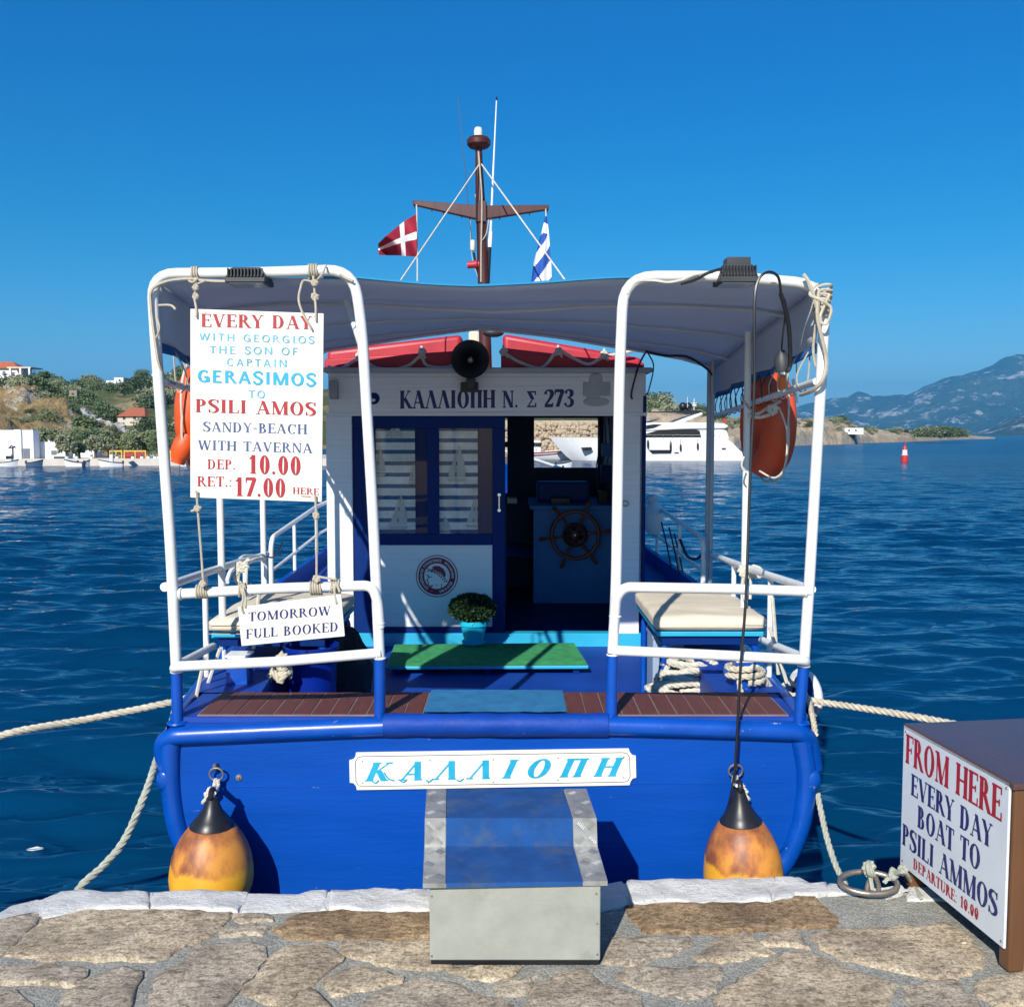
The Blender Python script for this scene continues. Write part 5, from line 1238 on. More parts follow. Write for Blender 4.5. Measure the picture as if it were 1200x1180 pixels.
def ringrope(x, y, Y, tip, lab, sx):
    b = MB(); b.torus(P(x, y, Y), 8.2*Y/1150, .0042, (0,1,.15), 26, 8); o = b.build("iron_ring", mat['steel'], None, org=P(x,y,Y)); tag(o, "small iron ring "+lab, "ring")
    b = MB(); kx = P(x, y+8, Y)
    line(b, [kx+Vector((0,-.008,.012)), kx+Vector((-.006*sx,-.016,-.02)), tip+Vector((0,-.012,.02)), tip+Vector((.006,.0,.0))], .0075)
    line(b, [kx+Vector((.01*sx,-.008,.008)), kx+Vector((.012*sx,-.016,-.02)), tip+Vector((.012*sx,-.01,.02))], .0075)
    for i, (dx, dz) in enumerate([(-.018,-.03),(-.03,-.055),(-.022,-.045)]): knot(b, kx+Vector((dx*sx,-.022,dz)), .014, .0065, i+7)
    line(b, [kx+Vector((-.02*sx,-.02,-.05)), kx+Vector((-.045*sx,-.026,-.075)), kx+Vector((-.052*sx,-.02,-.085))], .0075)
    tag(b.build("cord", mat['ropewhite'], None, org=kx), "frayed white cord knotted "+lab, "rope")
ringrope(253.5, 907, 3.985, tip, "above the left orange fender", 1)
f2_, tip2 = fender(871, 905, 962, 95, 3.845, 925, "orange teardrop fender with a brown patch at the right of the transom", -.06, 2)
ringrope(862, 903, 3.985, tip2, "above the right orange fender", -1)
# small blue and white fender beside the right quarter, white fender forward
c = P(944, 812, 4.6); t_ = thing("fender", c, "dark blue and white round fender tucked behind the right rail post", "fender")
b = MB(); b.sphere(c, .085, 10, (.7,1,1.25)); b.build("float_body", mat['navy'], t_); b = MB(); b.torus(c, .08, .022, (1,.5,0), 24, 8, 1.25, 1); b.build("white_rim", mat['fenderwhite'], t_)
c = P(766, 603, 8.0); t_ = thing("fender", c, "white fender hanging on the bow rail right of the cabin", "fender")
b = MB(); b.lathe([(.001,-.15),(.05,-.13),(.075,-.06),(.08,0),(.075,.06),(.05,.12),(.02,.15),(.001,.16)], c-Vector((0,0,.03)), 18); b.build("float_body", mat['fenderwhite'], t_)
b = MB(); b.sphere(c+Vector((-.01,0,.13)), .055, 6, (1,1,.7)); b.build("top_cap", mat['fenderwhite'], t_)

# ================================================================== BOARDING STEP ON THE QUAY
st_o = Z(603, 1128, 0); step = thing("boarding_step", st_o, "two tread metal boarding step with worn blue carpet on the quay before the transom", "step")
Yf = Z(600, 1130, .004).y; ZT1 = P(603, 1034, Yf-.015).z
fl, fr2 = P(503, 1037, Yf), P(704, 1034, Yf)
b = MB(); zb = .006; zt1 = ZT1-.004
X0b, X1b = fl.x, fr2.x
b.box(X0b, X1b, Yf, Yf+.47, zb+.012, zt1); b.build("box_body", mat['alu'], step, smooth=False, bevel=.004)
b = MB(); b.box(X0b+.004, X1b-.004, Yf+.006, Yf+.46, zb-.004, zb+.0115); b.build("rubber_foot", mat['black'], step, smooth=False)
b = MB()
for x, y in [(506,1050),(699,1047),(506,1120),(700,1118),(700,1082)]: b.lathe([(.004,0),(.003,.002)], P(x,y,Yf), 8, (0,-1,0))
build_split(b, "rivet", mat['steel'], step)
def zz(x, y, z): return Z(x, y, z)
zA = ZT1; 
A0, A1 = zz(495.5,1036,zA), zz(712,1033,zA); B0, B1 = zz(497.5,992,zA), zz(700,992,zA)
Ym = (B0.y+B1.y)/2; B0.y = B1.y = Ym
C0, C1 = P(498,959,Ym), P(699,959,Ym); zB = (C0.z+C1.z)/2; C0.z = C1.z = zB
D0, D1 = zz(500,926,zB), zz(687,925,zB); D0.y = D1.y = max(D0.y, D1.y)
inL, inR = [(524,1036),(524,992),(524,959),(524,926)], [(683,1033),(671,992),(670,959),(659,925)]
A0i, A1i = zz(523,1035.7,zA), zz(683,1033.3,zA)
def lerp(a, b_, u): return a*(1-u)+b_*u
def strip(u0a, u1a, u0b, u1b, name, m, lift):
    # u fractions across at the front and at the back, following treads and riser
    lv = [(A0,A1),(B0,B1),(C0,C1),(D0,D1)]; us = [(u0a,u1a),(lerp(u0a,u0b,.4),lerp(u1a,u1b,.4)),(lerp(u0a,u0b,.45),lerp(u1a,u1b,.45)),(u0b,u1b)]
    b = MB(); up = Vector((0,0,lift)); fw_ = Vector((0,-lift,0))
    rows = [[lerp(a,c2,u[0])-Vector((0,.0,.012)) , lerp(a,c2,u[1])-Vector((0,0,.012))] for (a,c2),u in [(lv[0],us[0])]]
    q = [[lerp(a,c2,u[0]+(u[1]-u[0])*k/8) + o_ for k in range(9)] for (a,c2),u,o_ in zip(lv, us, (up+fw_*.3, up+fw_, up+fw_, up))]
    q = [[p-Vector((0,0,.012+lift)) for p in q[0]]] + q
    b.grid(q); o = b.build(name, m, step, smooth=False); sm_ = o.modifiers.new("t", 'SOLIDIFY'); sm_.thickness = .003; sm_.offset = -1
    return o
strip(0,1,0,1,"tread_sheet", mat['alu'], .0)
strip(.125,.865,.125,.855,"carpet", mat['stepblue'], .003)
# legs carrying the upper tread
b = MB(); b.box(C0.x+.02, C1.x-.02, Ym+.004, D0.y-.01, zb+.2, zB-.006); b.build("upper_box", mat['alu'], step, smooth=False)
b = MB()
for x in (C0.x+.04, C1.x-.06): b.box(x, x+.03, D0.y-.05, D0.y-.02, 0, zB-.01)
build_split(b, "rear_leg", mat['alu'], step, smooth=False)
for (ua, ub) in ((0,.122),(.868,1)):
    base = strip(ua, ub, ua, ub if ub < .5 else 1, "checker_strip", mat['plate'], .0035)
    b = MB(); rr_ = random.Random(5)
    def bump_row(p0, p1, p2, p3, nrm, nu, nv):
        nv = max(2, nv*2//3)
        for i in range(nu):
            for j in range(nv):
                u, v = (i+.5)/nu, (j+.5)/nv; c = (p0*(1-u)+p1*u)*(1-v)+(p3*(1-u)+p2*u)*v
                du = ((p1-p0)/nu).length; d1 = (p1-p0).normalized(); d2 = (p3-p0).normalized()
                s_ = 1 if (i+j) % 2 else -1; d = (d1*s_ + d2).normalized(); sd_ = d.cross(nrm).normalized()
                for off in (-.013,-.0065,0,.0065,.013):
                    L_ = .0155; q = c+sd_*off; b.add([q-d*L_, q+sd_*.0020+nrm*.0030, q+d*L_, q-sd_*.0013+nrm*.0016], [(0,1,2,3)])
                    b.add([q-d*L_, q-sd_*.0024, q+nrm*.0032, q+sd_*.0024, q+d*L_], [(0,1,2),(0,2,3),(1,4,2),(2,4,3)])
    for (a, c2), (e, g_), nrm in (((A0,A1),(B0,B1),Vector((0,0,1))), ((B0,B1),(C0,C1),Vector((0,-1,0))), ((C0,C1),(D0,D1),Vector((0,0,1)))):
        o_ = nrm*.0042; bump_row(lerp(a,c2,ua)+o_, lerp(a,c2,ub)+o_, lerp(e,g_,ub)+o_, lerp(e,g_,ua)+o_, nrm, 2, 5 if nrm.z else 2)
    b.build("tread_pattern", mat['plate'], base, smooth=False)
# ================================================================== MOORING ROPES, IRON RING
def ropething(label, pts, r, m='rope', kn=()):
    b = MB(); rope(b, pts, r)
    for i, (p, s_) in enumerate(kn): knot(b, p, s_, r*.8, i)
    o = b.build("mooring_rope", mat[m], None, org=pts[0]); return tag(o, label, "rope")
bl = Vector((-1.30, 4.62, ZD+.05))
ropething("thick mooring rope running off to the left from the left bitt", [Z(-560,1105,.02), Z(-520,1085,.03), P(-400,985,3.75), P(-150,912,3.9), P(0,862,4.1), P(100,843,4.3), P(200,823,4.45), P(228,815,4.5), P(246,822,4.52), P(270,826,4.5), P(292,818,4.55), P(290,808,4.68), P(262,800,4.75), P(246,806,4.68)], .0165)
ropething("thick mooring rope dropping from the left quarter to the quay", [P(205,832,4.35), P(200,850,4.3), P(186,884,4.12), P(170,930,3.95), P(145,985,3.85), P(120,1015,3.78), P(92,1042,3.72), P(80,1052,3.71)+Vector((0,0,-.1))], .0155, 'ropegrey')
X, Y = 1.09, 4.52; loops = []
for i in range(26):
    a = -math.pi*.5+2*math.pi*i/12.; loops.append(Vector((X+.082*math.cos(a), Y+.075*math.sin(a), ZD+.03+.0028*i)))
ropething("thick mooring rope turned round the right bitt and running off to the right", loops + [P(905,808,4.55), P(930,815,4.45), P(960,822,4.4), P(1020,831,4.2), P(1085,842,4.0), P(1160,858,3.8), P(1260,890,3.7), P(1360,950,3.6), P(1420,1010,3.55), Z(1450,1060,.02)], .0155)
ropething("loose rope hanging over the right bitt", [P(866,797,4.45), P(869,812,4.42), P(880,822,4.40), P(905,815,4.5), P(925,800,4.55), P(945,815,4.45), P(952,838,4.2), P(956,862,4.08)], .0125)
ropething("mooring rope from the right quarter down to the iron ring", [P(958,930,4.05), P(962,950,4.0), P(970,985,3.9), P(980,1015,3.82), P(988,1030,3.75), Z(990,1036,.02)], .0125, 'ropegrey')
rcn = Z(1018, 1034, .045); rg = thing("mooring_ring", rcn, "rusty iron mooring ring standing over the whitewashed quay edge", "mooring ring")
k = rcn.y/1150
b = MB(); b.torus(rcn, 34*k, .0105, (0,-.22,1), 40, 10, 1, .60); b.build("ring", mat['steel'], rg)
b = MB(); q = Z(1023, 1047, 0); b.tube(smoothp([q+Vector((-.02,0,-.01)), q+Vector((-.02,.0,.03)), q+Vector((-.008,0,.06)), q+Vector((.008,0,.06)), q+Vector((.02,0,.03)), q+Vector((.02,0,-.01))], 5), .009, 8); b.build("eye_bolt", mat['steel'], rg)
b = MB(); q = P(1018, 1016, rcn.y-.02)
for i in range(4): b.torus(q+Vector((.002*i,-.01+.006*i,-.008*i)), .022-.002*i, .0085, (1,.5*i-.6,.3), 16, 6)
knot(b, q, .022, .009, 3); line(b, [q, q+Vector((.004,-.01,-.04)), q+Vector((.008,-.02,-.075))], .008)
tag(b.build("rope_knot", mat['ropegrey'], None, org=q), "grey rope knot on the iron mooring ring", "rope")
b = MB(); q = P(1047,1024,rcn.y-.03); knot(b, q, .02, .008, 4); knot(b, P(1057,1020,rcn.y-.05), .018, .007, 9); rope(b, [P(1036,1034,rcn.y-.02), q, P(1060,1022,rcn.y-.08), P(1068,1034,3.6), Z(1080,1052,.01)], .008)
tag(b.build("rope", mat['ropegrey'], None, org=q), "thin grey rope tied between the iron ring and the foot of the brown cabinet", "rope")
# black cable hanging from the right floodlight
b = MB(); line(b, [P(846,315,4.0), P(830,320,4.0), P(815,328,4.02), P(798,333,4.05)], .006)
line(b, [P(915,344,4.05), P(912,325,4.02), P(900,319,4.0), P(888,330,3.99), P(884,362,3.98), P(884,450,3.985), P(879,560,3.98), P(874,700,3.94), P(868,780,3.93), P(862,890,3.93), P(856,935,3.93), P(849,955,3.95)], .0058)
line(b, [P(915,344,4.05), P(924,380,4.1), P(926,425,4.15), P(922,436,4.15)], .009)
tag(b.build("power_cable", mat['black'], None, org=P(880,500,4)), "black cable hanging from the right stern hoop down to the right fender", "cable")
b = MB(); line(b, [P(915,344,4.05),P(921,358,4.1),P(917,395,4.2),P(916,412,4.3)], .004); b.tube([P(916,410,4.3),P(916,422,4.3),P(917,436,4.3)], [.012,.036,.03], 12)
tag(b.build("hanging_lamp", mat['darkgrey'], None, org=P(916,420,4.3)), "dark grey lamp holder hanging under the right edge of the canopy", "lamp")
# ropes coiled on the top corner of the right hoop, cords along the hoops
b = MB()
for i in range(7): wraps(b, P(966-.8*i, 338+5.4*i, 4.07), (.1*i,.25,1 if i else .7), .029+.002*(i % 3), .006, 1.2, .012)
line(b, [P(958,333,4.03),P(949,345,4.0),P(962,352,3.99),P(974,362,4.0),P(968,380,4.0),P(961,372,4.0),P(972,345,4.0)], .006)
tag(b.build("rope_coil", mat['rope'], None, org=P(965,350,4.05)), "cream rope wound round the upper right corner of the stern hoop", "rope")
b = MB(); line(b, [P(960,340,4.0),P(958,372,4.0),P(968,420,4.02),P(964,445,4.0),P(953,457,4.05),P(938,463,4.2)], .0085); line(b, [P(942,322,4.03),P(950,335,4.0),P(957,360,4.0)], .008)
line(b, [P(956,380,4.08),P(953,410,4.1),P(957,430,4.1),P(962,400,4.08)], .006)
tag(b.build("hose", mat['cord'], None, org=P(960,420,4.0)), "beige cable looping down from the right hoop to the lashing pipe", "cable")
b = MB(); line(b, [P(414,330,4.04),P(405,326,4.05),P(398,322,4.05)], .006); line(b, [P(300,329,4.05),P(262,330,4.04),P(238,329,4.05),P(220,327,4.05),P(195,330,4.05),P(178,340,4.04),P(177,360,4.04),P(181,395,4.04),P(186,425,4.04),P(195,445,4.1),P(205,450,4.2)], .0065)
line(b, [P(186,358,4.05),P(200,358,4.02),P(206,363,4.0)], .005); line(b, [P(184,372,4.05),P(187,385,4.03),P(183,396,4.04)], .004)
tag(b.build("cable", mat['cord'], None, org=P(190,350,4.05)), "beige cable taped along the left stern hoop", "cable")
b = MB(); line(b, [P(735,345,4.03),P(745,331,4.04),P(765,329,4.05),P(783,331,4.03),P(800,328,4.04),P(815,322,4.05),P(835,319,4.0)], .0055)
tag(b.build("cable", mat['ropewhite'], None, org=P(760,330,4.05)), "pale cable tied under the top of the right stern hoop", "cable")
for (pts, lab, Y_, r_) in (([(292,655),(283,665),(276,678),(290,690)], "looped white rope on the left side rail", 5.1, .012), ([(865,668),(874,672),(882,664),(893,669),(888,676),(872,668)], "white rope tied round the right side rail and post", 5.15, .012)):
    b = MB(); rope(b, [P(x,y,Y_) for x, y in pts], r_); knot(b, P(pts[1][0],pts[1][1],Y_), .03, .010, 2); knot(b, P(pts[-1][0],pts[-1][1],Y_), .026, .009, 8)
    line(b, [P(pts[1][0]-2,pts[1][1],Y_), P(pts[1][0]-4,pts[1][1]+16,Y_), P(pts[1][0],pts[1][1]+34,Y_-.05)], .009); line(b, [P(pts[1][0]+6,pts[1][1],Y_), P(pts[1][0]+5,pts[1][1]+30,Y_-.05)], .008)
    tag(b.build("rope", mat['ropewhite'], None, org=P(pts[0][0],pts[0][1],Y_)), lab, "rope")
# white arch pieces of the boarding rail seen behind the left bench
b = MB(); 
b.tube(rounded([P(266,682,5.3),P(270,668,5.4),P(300,655,5.7),P(312,655,5.9),P(311,684,5.9)], .08), .013, 8); b.tube(rounded([P(277,662,5.4),P(284,652,5.6),P(303,652,5.9),P(309,656,5.9)], .06), .012, 8)
build_split(b, "boarding_rail", mat['whitetube'], boat)
b = MB()
for x0, y0, x1, y1, Y_ in ((304,690,297,760,4.75),(240,770,226,835,4.4),(258,760,244,800,4.6),(902,735,922,800,4.5),(905,700,912,790,4.6)): b.tube([P(x0,y0,Y_),P(x1,y1,Y_)], .009, 6)
build_split(b, "cord", mat["ropewhite"], None, "thin white cord stretched down from a side rail to the side deck", "rope", "thin cords below the side rails")
b = MB(); line(b, [P(331,636,6.44),P(322,652,6.3),P(312,652,6.1)], .006); line(b, [P(797,632,6.9),P(806,652,6.8),P(818,654,6.6),P(824,646,6.5)], .010)
build_split(b, "safety_line", mat["black"], None, "black safety line sagging across a gap in a side rail", "rope", "safety lines across the rail gaps")
b = MB()
for x, y in ((775,612),(784,618),(790,625)): line(b, [P(x,y,7.4),P(x+6,y+25,7.3),P(x+12,y+55,7.2)], .006)
build_split(b, "rigging_line", mat["black"], None, "dark line hanging from the bow rail right of the cabin", "rope", "dark lines on the right bow rail")
# ================================================================== CLUTTER UNDER THE BENCHES
def heap(c, rx, ry, h, r, n, seed, label, m='ropewhite'):
    rd = random.Random(seed); b = MB()
    for i in range(n):
        u = i/n; R_ = 1-u*.55; a0 = rd.uniform(0, 6.28); pts = []
        for j in range(13):
            a = a0 + j*.5; q = R_*rd.uniform(.75,1.05); pts.append(c+Vector((rx*q*math.cos(a), ry*q*math.sin(a), h*u + rd.uniform(-.02,.03))))
        rope(b, pts, r, n=6)
    o = b.build("rope_heap", mat[m], None, org=c); return tag(o, label, "rope")
heap(Vector((.92,5.0,FZ+.03)), .30, .18, .32, .016, 20, 4, "heap of coiled cream rope under the right bench")
hb = heap(Vector((-1.13,4.72,ZD+.0)), .055, .05, .10, .016, 4, 9, "short cream rope tail tied up beside the blue bucket under the left bench", 'rope')
c = Vector((-1.02, 4.92, FZ)); bk = thing("bucket", c, "deep blue plastic bucket under the left bench", "bucket")
b = MB(); b.lathe([(.10,0),(.105,.03),(.13,.36),(.136,.40),(.142,.41),(.142,.43),(.130,.43),(.12,.05),(.001,.05)], c+Vector((0,0,.03)), 28); b.build("bucket_body", mat['bucket'], bk, sharp=30)
b = MB(); b.torus(c+Vector((0,0,.40)), .141, .006, (0,0,1), 28, 6); b.build("rim", mat['bucket'], bk)
def lump(name, c, sx, sy, sz, m, label, cat, seed, amp=.2, fr=3):
    b = MB(); rows = []
    for i in range(19):
        e = -math.pi/2 + math.pi*i/18; row = []
        for j in range(28):
            a = 2*math.pi*j/28; d = Vector((math.cos(a)*math.cos(e), math.sin(a)*math.cos(e), math.sin(e)))
            k = 1+amp*noise.noise(d*fr*.6+Vector((seed,0,0)))+amp*.5*noise.noise(d*fr*1.8+Vector((seed,2,0))); row.append(c+Vector((d.x*sx*k, d.y*sy*k, max(d.z,-.75)*sz*k)))
        rows.append(row)
    b.grid(rows, closed=True); return tag(b.build(name, mat[m], None, org=c, sharp=70), label, cat)
lump("bag", Vector((-1.0,5.35,FZ+.20)), .22, .2, .26, 'bag', "crumpled black bag under the left bench", "bag", 3)
lump("bag", Vector((-1.12,5.3,FZ+.42)), .16, .14, .12, 'bag', "smaller black bag lying high behind the blue bucket", "bag", 8)
b = MB(); c = Vector((.95,5.55,FZ)); b.box(c.x-.16, c.x+.12, c.y-.12, c.y+.12, FZ+.001, FZ+.40); o = b.build("crate", mat['cratewhite'], None, smooth=False, bevel=.01, org=c)
tag(o, "pale translucent plastic crate standing behind the rope heap under the right bench", "crate")
b = MB(); b.box(c.x-.165, c.x+.125, c.y-.125, c.y+.125, FZ+.38, FZ+.41); b.build("lid", mat['cratewhite'], o, smooth=False, bevel=.005)

# ================================================================== BROWN CABINET WITH THE FROM HERE SIGN
Yn, Yfar = 3.0, 3.63; xn, xf = P(1187,1000,Yn).x, P(1062,900,Yfar).x
cab = thing("brown_cabinet", (xn+.3, 3.3, 0), "brown painted wooden cabinet standing on the quay with a trip sign on its side", "cabinet")
ZC = P(1180, 917, Yn).z; WC = .75; d = Vector((xf-xn, Yfar-Yn, 0)); L = d.length; d.normalize(); n_ = Vector((d.y, -d.x, 0))  # n_ points right
o0 = Vector((xn, Yn, 0))
def cb(u, v, z): return o0 + d*u + n_*v + Vector((0,0,z))
def cbox(b, u0, u1, v0, v1, z0, z1):
    b.add([cb(u0,v0,z0),cb(u0,v1,z0),cb(u1,v1,z0),cb(u1,v0,z0),cb(u0,v0,z1),cb(u0,v1,z1),cb(u1,v1,z1),cb(u1,v0,z1)], [(0,3,2,1),(4,5,6,7),(0,1,5,4),(1,2,6,5),(2,3,7,6),(3,0,4,7)])
    return b
cbox(MB(), -.012, L+.01, -.012, WC+.01, ZC-.022, ZC).build("top_board", mat['cabinettop'], cab, smooth=False, bevel=.006, seg=3)
for u in (0, L-.055):
    for v in (.0, WC-.055): cbox(MB(), u, u+.055, v, v+.055, 0, ZC-.0225).build("leg", mat['cabinetbrown'], cab, smooth=False, bevel=.007)
cbox(MB(), .056, L-.056, .008, .026, .085, ZC-.023).build("side_panel", mat['cabinetbrown'], cab, smooth=False)
cbox(MB(), .056, L-.056, WC-.026, WC-.008, .085, ZC-.023).build("side_panel", mat['cabinetbrown'], cab, smooth=False)
cbox(MB(), L-.03, L-.012, .056, WC-.056, .085, ZC-.023).build("back_panel", mat['cabinetbrown'], cab, smooth=False)
for z0, z1 in ((.09,.13),(.325,.35),(ZC-.06,ZC-.0232)): cbox(MB(), .006, .03, .056, WC-.056, z0, z1).build("front_rail", mat['cabinetbrown'], cab, smooth=False, bevel=.003)
for v0, v1 in ((.06,WC/2-.003),(WC/2+.003,WC-.06)):
    for z0, z1 in ((.134,.322),(.353,ZC-.063)):
        dr = cbox(MB(), .012, .03, v0, v1, z0, z1).build("door", mat['cabinetbrown'], cab, smooth=False, bevel=.003)
        b = MB(); b.sphere(cb(-.004,(v0+v1)/2,(z0+z1)/2), .014, 6); b.build("knob", mat['steel'], dr)
cbox(MB(), .02, L-.02, .02, WC-.02, .075, .088).build("bottom_board", mat['cabinetbrown'], cab, smooth=False)
# the sign board screwed to its left side
def sg(u, z, off=.018): return cb(u*(L+.012)-.004+.0, -off, z)
zt0, zt1_, zb0, zb1 = P(1180,921,Yn).z, P(1061,850,Yfar).z, P(1173,1116,Yn).z, P(1057,1010,Yfar).z
Ztp, Zbt = (zt0+zt1_)/2+.004, (zb0+zb1)/2
b = MB(); vs = [cb(L+.004,-.003,Zbt), cb(.012,-.003,Zbt), cb(.012,-.003,Ztp), cb(L+.004,-.003,Ztp)]
b.prism(vs, n_*-.009); sb = b.build("sign_board", mat['board2'], cab, smooth=False, bevel=.0015, seg=1)
def stx(s_, u0, u1, z, h, m, **kw):
    # u measured from the far (left) end of the board
    W_ = (u1-u0)*(L-.008)
    def f(u, v, k): return cb(L+.004 - u0*(L-.008) - u, -.0128-.0001*(k % 12), z+v)
    b = MB(); text(b, s_, f, W_, h, **kw); b.build("lettering", mat[m], sb, smooth=False)
Hh = Ztp-Zbt
stx("FROM HERE", .03, .955, Zbt+Hh*.745, Hh*.205, 'letter_red', T=.23, t=.07, track=.02)
stx("EVERY DAY", .10, .88, Zbt+Hh*.545, Hh*.15, 'letter_navy', T=.23, t=.07, track=.02)
stx("BOAT TO", .18, .79, Zbt+Hh*.355, Hh*.15, 'letter_navy', T=.23, t=.07, track=.02)
stx("PSILI AMMOS", .02, .945, Zbt+Hh*.155, Hh*.15, 'letter_navy', T=.23, t=.07, track=.02)
stx("DEPARTURE: 10.00", .15, .79, Zbt+Hh*.045, Hh*.075, 'letter_red', T=.23, t=.07, track=.02)
b = MB()
for u in (.03,.97):
    for z in (Zbt+.02, Ztp-.02): b.lathe([(.005,0),(.0035,.003)], cb(L*u+.004, -.012, z), 8, -n_)
build_split(b, "screw", mat['steel'], sb)
b = MB(); b.sphere(Z(1129,1104,.008), .006, 5, (2.6,1.2,1)); tag(b.build("pebble", mat['stoneC'], None, org=Z(1129,1104,.008)), "small pale pebble on the paving beside the brown cabinet", "pebble")

# ================================================================== LAND
def fbm(x, y, z=0, o=5):
    s = 0; a = 1; f = 1
    for i in range(o): s += a*noise.noise(Vector((x*f, y*f, z+i*7.1))); a *= .5; f *= 2.07
    return s
def terrain(name, prof, ncol, nrow, amp, nsc, m, zfoot=SEA-.3, shape=lambda t: t, back=.35, ridged=False, kind="structure", foot_amp=.4):
    # prof: (pixel column, skyline row, foot distance, ridge distance); a sheet of real hillside from foot to ridge and over it
    xs = [p[0] for p in prof]; pts = []; H = []
    for i in range(ncol+1):
        x = xs[0]+(xs[-1]-xs[0])*i/ncol
        ys, Yf_, Yr_ = (float(np.interp(x, xs, [p[k] for p in prof])) for k in (1, 2, 3))
        row = []
        zr = P(x, ys, Yr_).z
        for j in range(nrow+1):
            t_ = j/nrow*(1+back); Yd = Yf_+(Yr_-Yf_)*t_; X = (x-600)/F*Yd*(1.0)
            if t_ <= 1: z = zfoot+(zr-zfoot)*shape(t_)
            else: z = zr - (zr-zfoot)*(t_-1)*.8
            e = min(1, t_*6)*(1 if t_ < .9 else .55)
            nn = fbm(X/nsc, Yd/nsc); 
            if ridged: nn = .55-abs(fbm(X/nsc, Yd/nsc*.6, 3))*1.6
            z += amp*nn*e*min(1, (zr-zfoot)/(amp*4)); row.append(Vector((X, Yd, z)))
        pts.append(row)
    b = MB(); b.grid(pts); o = b.build(name, m, None, kind=kind, sharp=180); ORG[o] = Vector((0,0,0))
    return o, pts
def at_t(pts, fx, ft):
    i = min(len(pts)-2, max(0, int(fx*(len(pts)-1)))); j = min(len(pts[0])-2, max(0, int(ft*(len(pts[0])-1))))
    a = fx*(len(pts)-1)-i; c = ft*(len(pts[0])-1)-j
    return (pts[i][j]*(1-a)+pts[i+1][j]*a)*(1-c)+(pts[i][j+1]*(1-a)+pts[i+1][j+1]*a)*c
def land_mat(name, soil, soil2, rock, green, gscale, galo, gahi, rough_bump=.8, steep=.62, bsc=.6, bd=.5, rlo=.64):
    t = NT(name); co = t.coord(); g = t.n('ShaderNodeNewGeometry'); sp_ = t.n('ShaderNodeSeparateXYZ'); t.l(g.outputs['Normal'], sp_.inputs[0])
    f = t.noise(co, gscale*.5, 6, .65); f2 = t.noise(co, gscale*2.2, 7, .7); f3 = t.noise(co, gscale*9, 4, .7)
    a = t.ramp(f2, [(.3, soil), (.7, soil2)])
    fr_ = t.noise(t.coord((1,1,.5)), gscale*1.4, 9, .78)
    mg = t.ramp(f, [(galo, (0,0,0,1)), (gahi, (1,1,1,1))]); c = t.mix(mg, a, green)
    add = t.n('ShaderNodeMath', operation='MULTIPLY_ADD'); t.l(f2, add.inputs[0]); add.inputs[1].default_value = .5; t.l(sp_.outputs[2], add.inputs[2])
    mr = t.ramp(add.outputs[0], [(steep+.22, (1,1,1,1)), (steep+.32, (0,0,0,1))]); c = t.mix(mr, c, rock)
    c = t.mix(t.ramp(fr_, [(rlo, (0,0,0,1)), (rlo+.05, (1,1,1,1))]), c, rock)
    c = t.mix(1.0, c, t.ramp(f3, [(.3, (.7,.7,.7,1)), (.68, (1.2,1.2,1.2,1))]), 'MULTIPLY')
    t.l(c, t.b.inputs['Base Color']); t.b.inputs['Roughness'].default_value = 1; t.b.inputs['Specular IOR Level'].default_value = .1
    t.l(t.bump(f2, rough_bump, bd), t.b.inputs['Normal']); return t.m
mat['mount'] = land_mat('mountain_ground', (.05,.065,.035,1), (.095,.105,.06,1), (.62,.58,.53,1), (.035,.05,.025,1), .004, .40, .60, .9, .30, bd=90, rlo=.54)
mat['hill'] = land_mat('dry_hillside', (.20,.155,.08,1), (.36,.29,.17,1), (.42,.39,.33,1), (.075,.09,.035,1), .10, .36, .52, .8, .50, bd=.6)
mat['cliff'] = land_mat('dry_grass_cliff', (.25,.17,.075,1), (.37,.27,.13,1), (.46,.43,.38,1), (.14,.12,.055,1), .16, .50, .62, 1, .66, bd=1.2, rlo=.545)
mat['headland'] = land_mat('sandy_headland', (.40,.31,.20,1), (.54,.44,.31,1), (.48,.42,.32,1), (.11,.12,.055,1), .05, .52, .62, 1, .42, bd=2.0)
# far mountains
terrain("mountain", [(560,512,5200,7600),(700,509,5200,7600),(800,506,5200,7600),(850,496,5200,7600),(900,486,5200,7600),(925,481,5000,7400),(945,476,5000,7400),(960,473,5000,7400),(985,467,5000,7200),(1003,460,5000,7000),(1020,466.5,5000,7000),(1040,464,4800,6900),(1060,463,4800,6800),(1090,449,4800,6800),(1110,440,4700,6800),(1130,431,4700,6800),(1160,421,4600,6800),(1185,414,4600,6800),(1200,416,4600,6800),(1250,430,4600,6800),(1330,440,4600,6800),(1500,470,4600,6800),(1900,505,4600,6800)],
        420, 70, 95, 620, mat['mount'], zfoot=-60, shape=lambda t: .10*t+.90*t**1.35, ridged=True, foot_amp=0)
terrain("far_shore", [(1130,513,3300,3900),(1160,503,3300,3900),(1180,492,3200,3900),(1200,485,3200,3900),(1260,480,3200,3900),(1400,495,3200,3900),(1700,510,3200,3900)], 60, 20, 22, 160, mat['mount'], ridged=True)
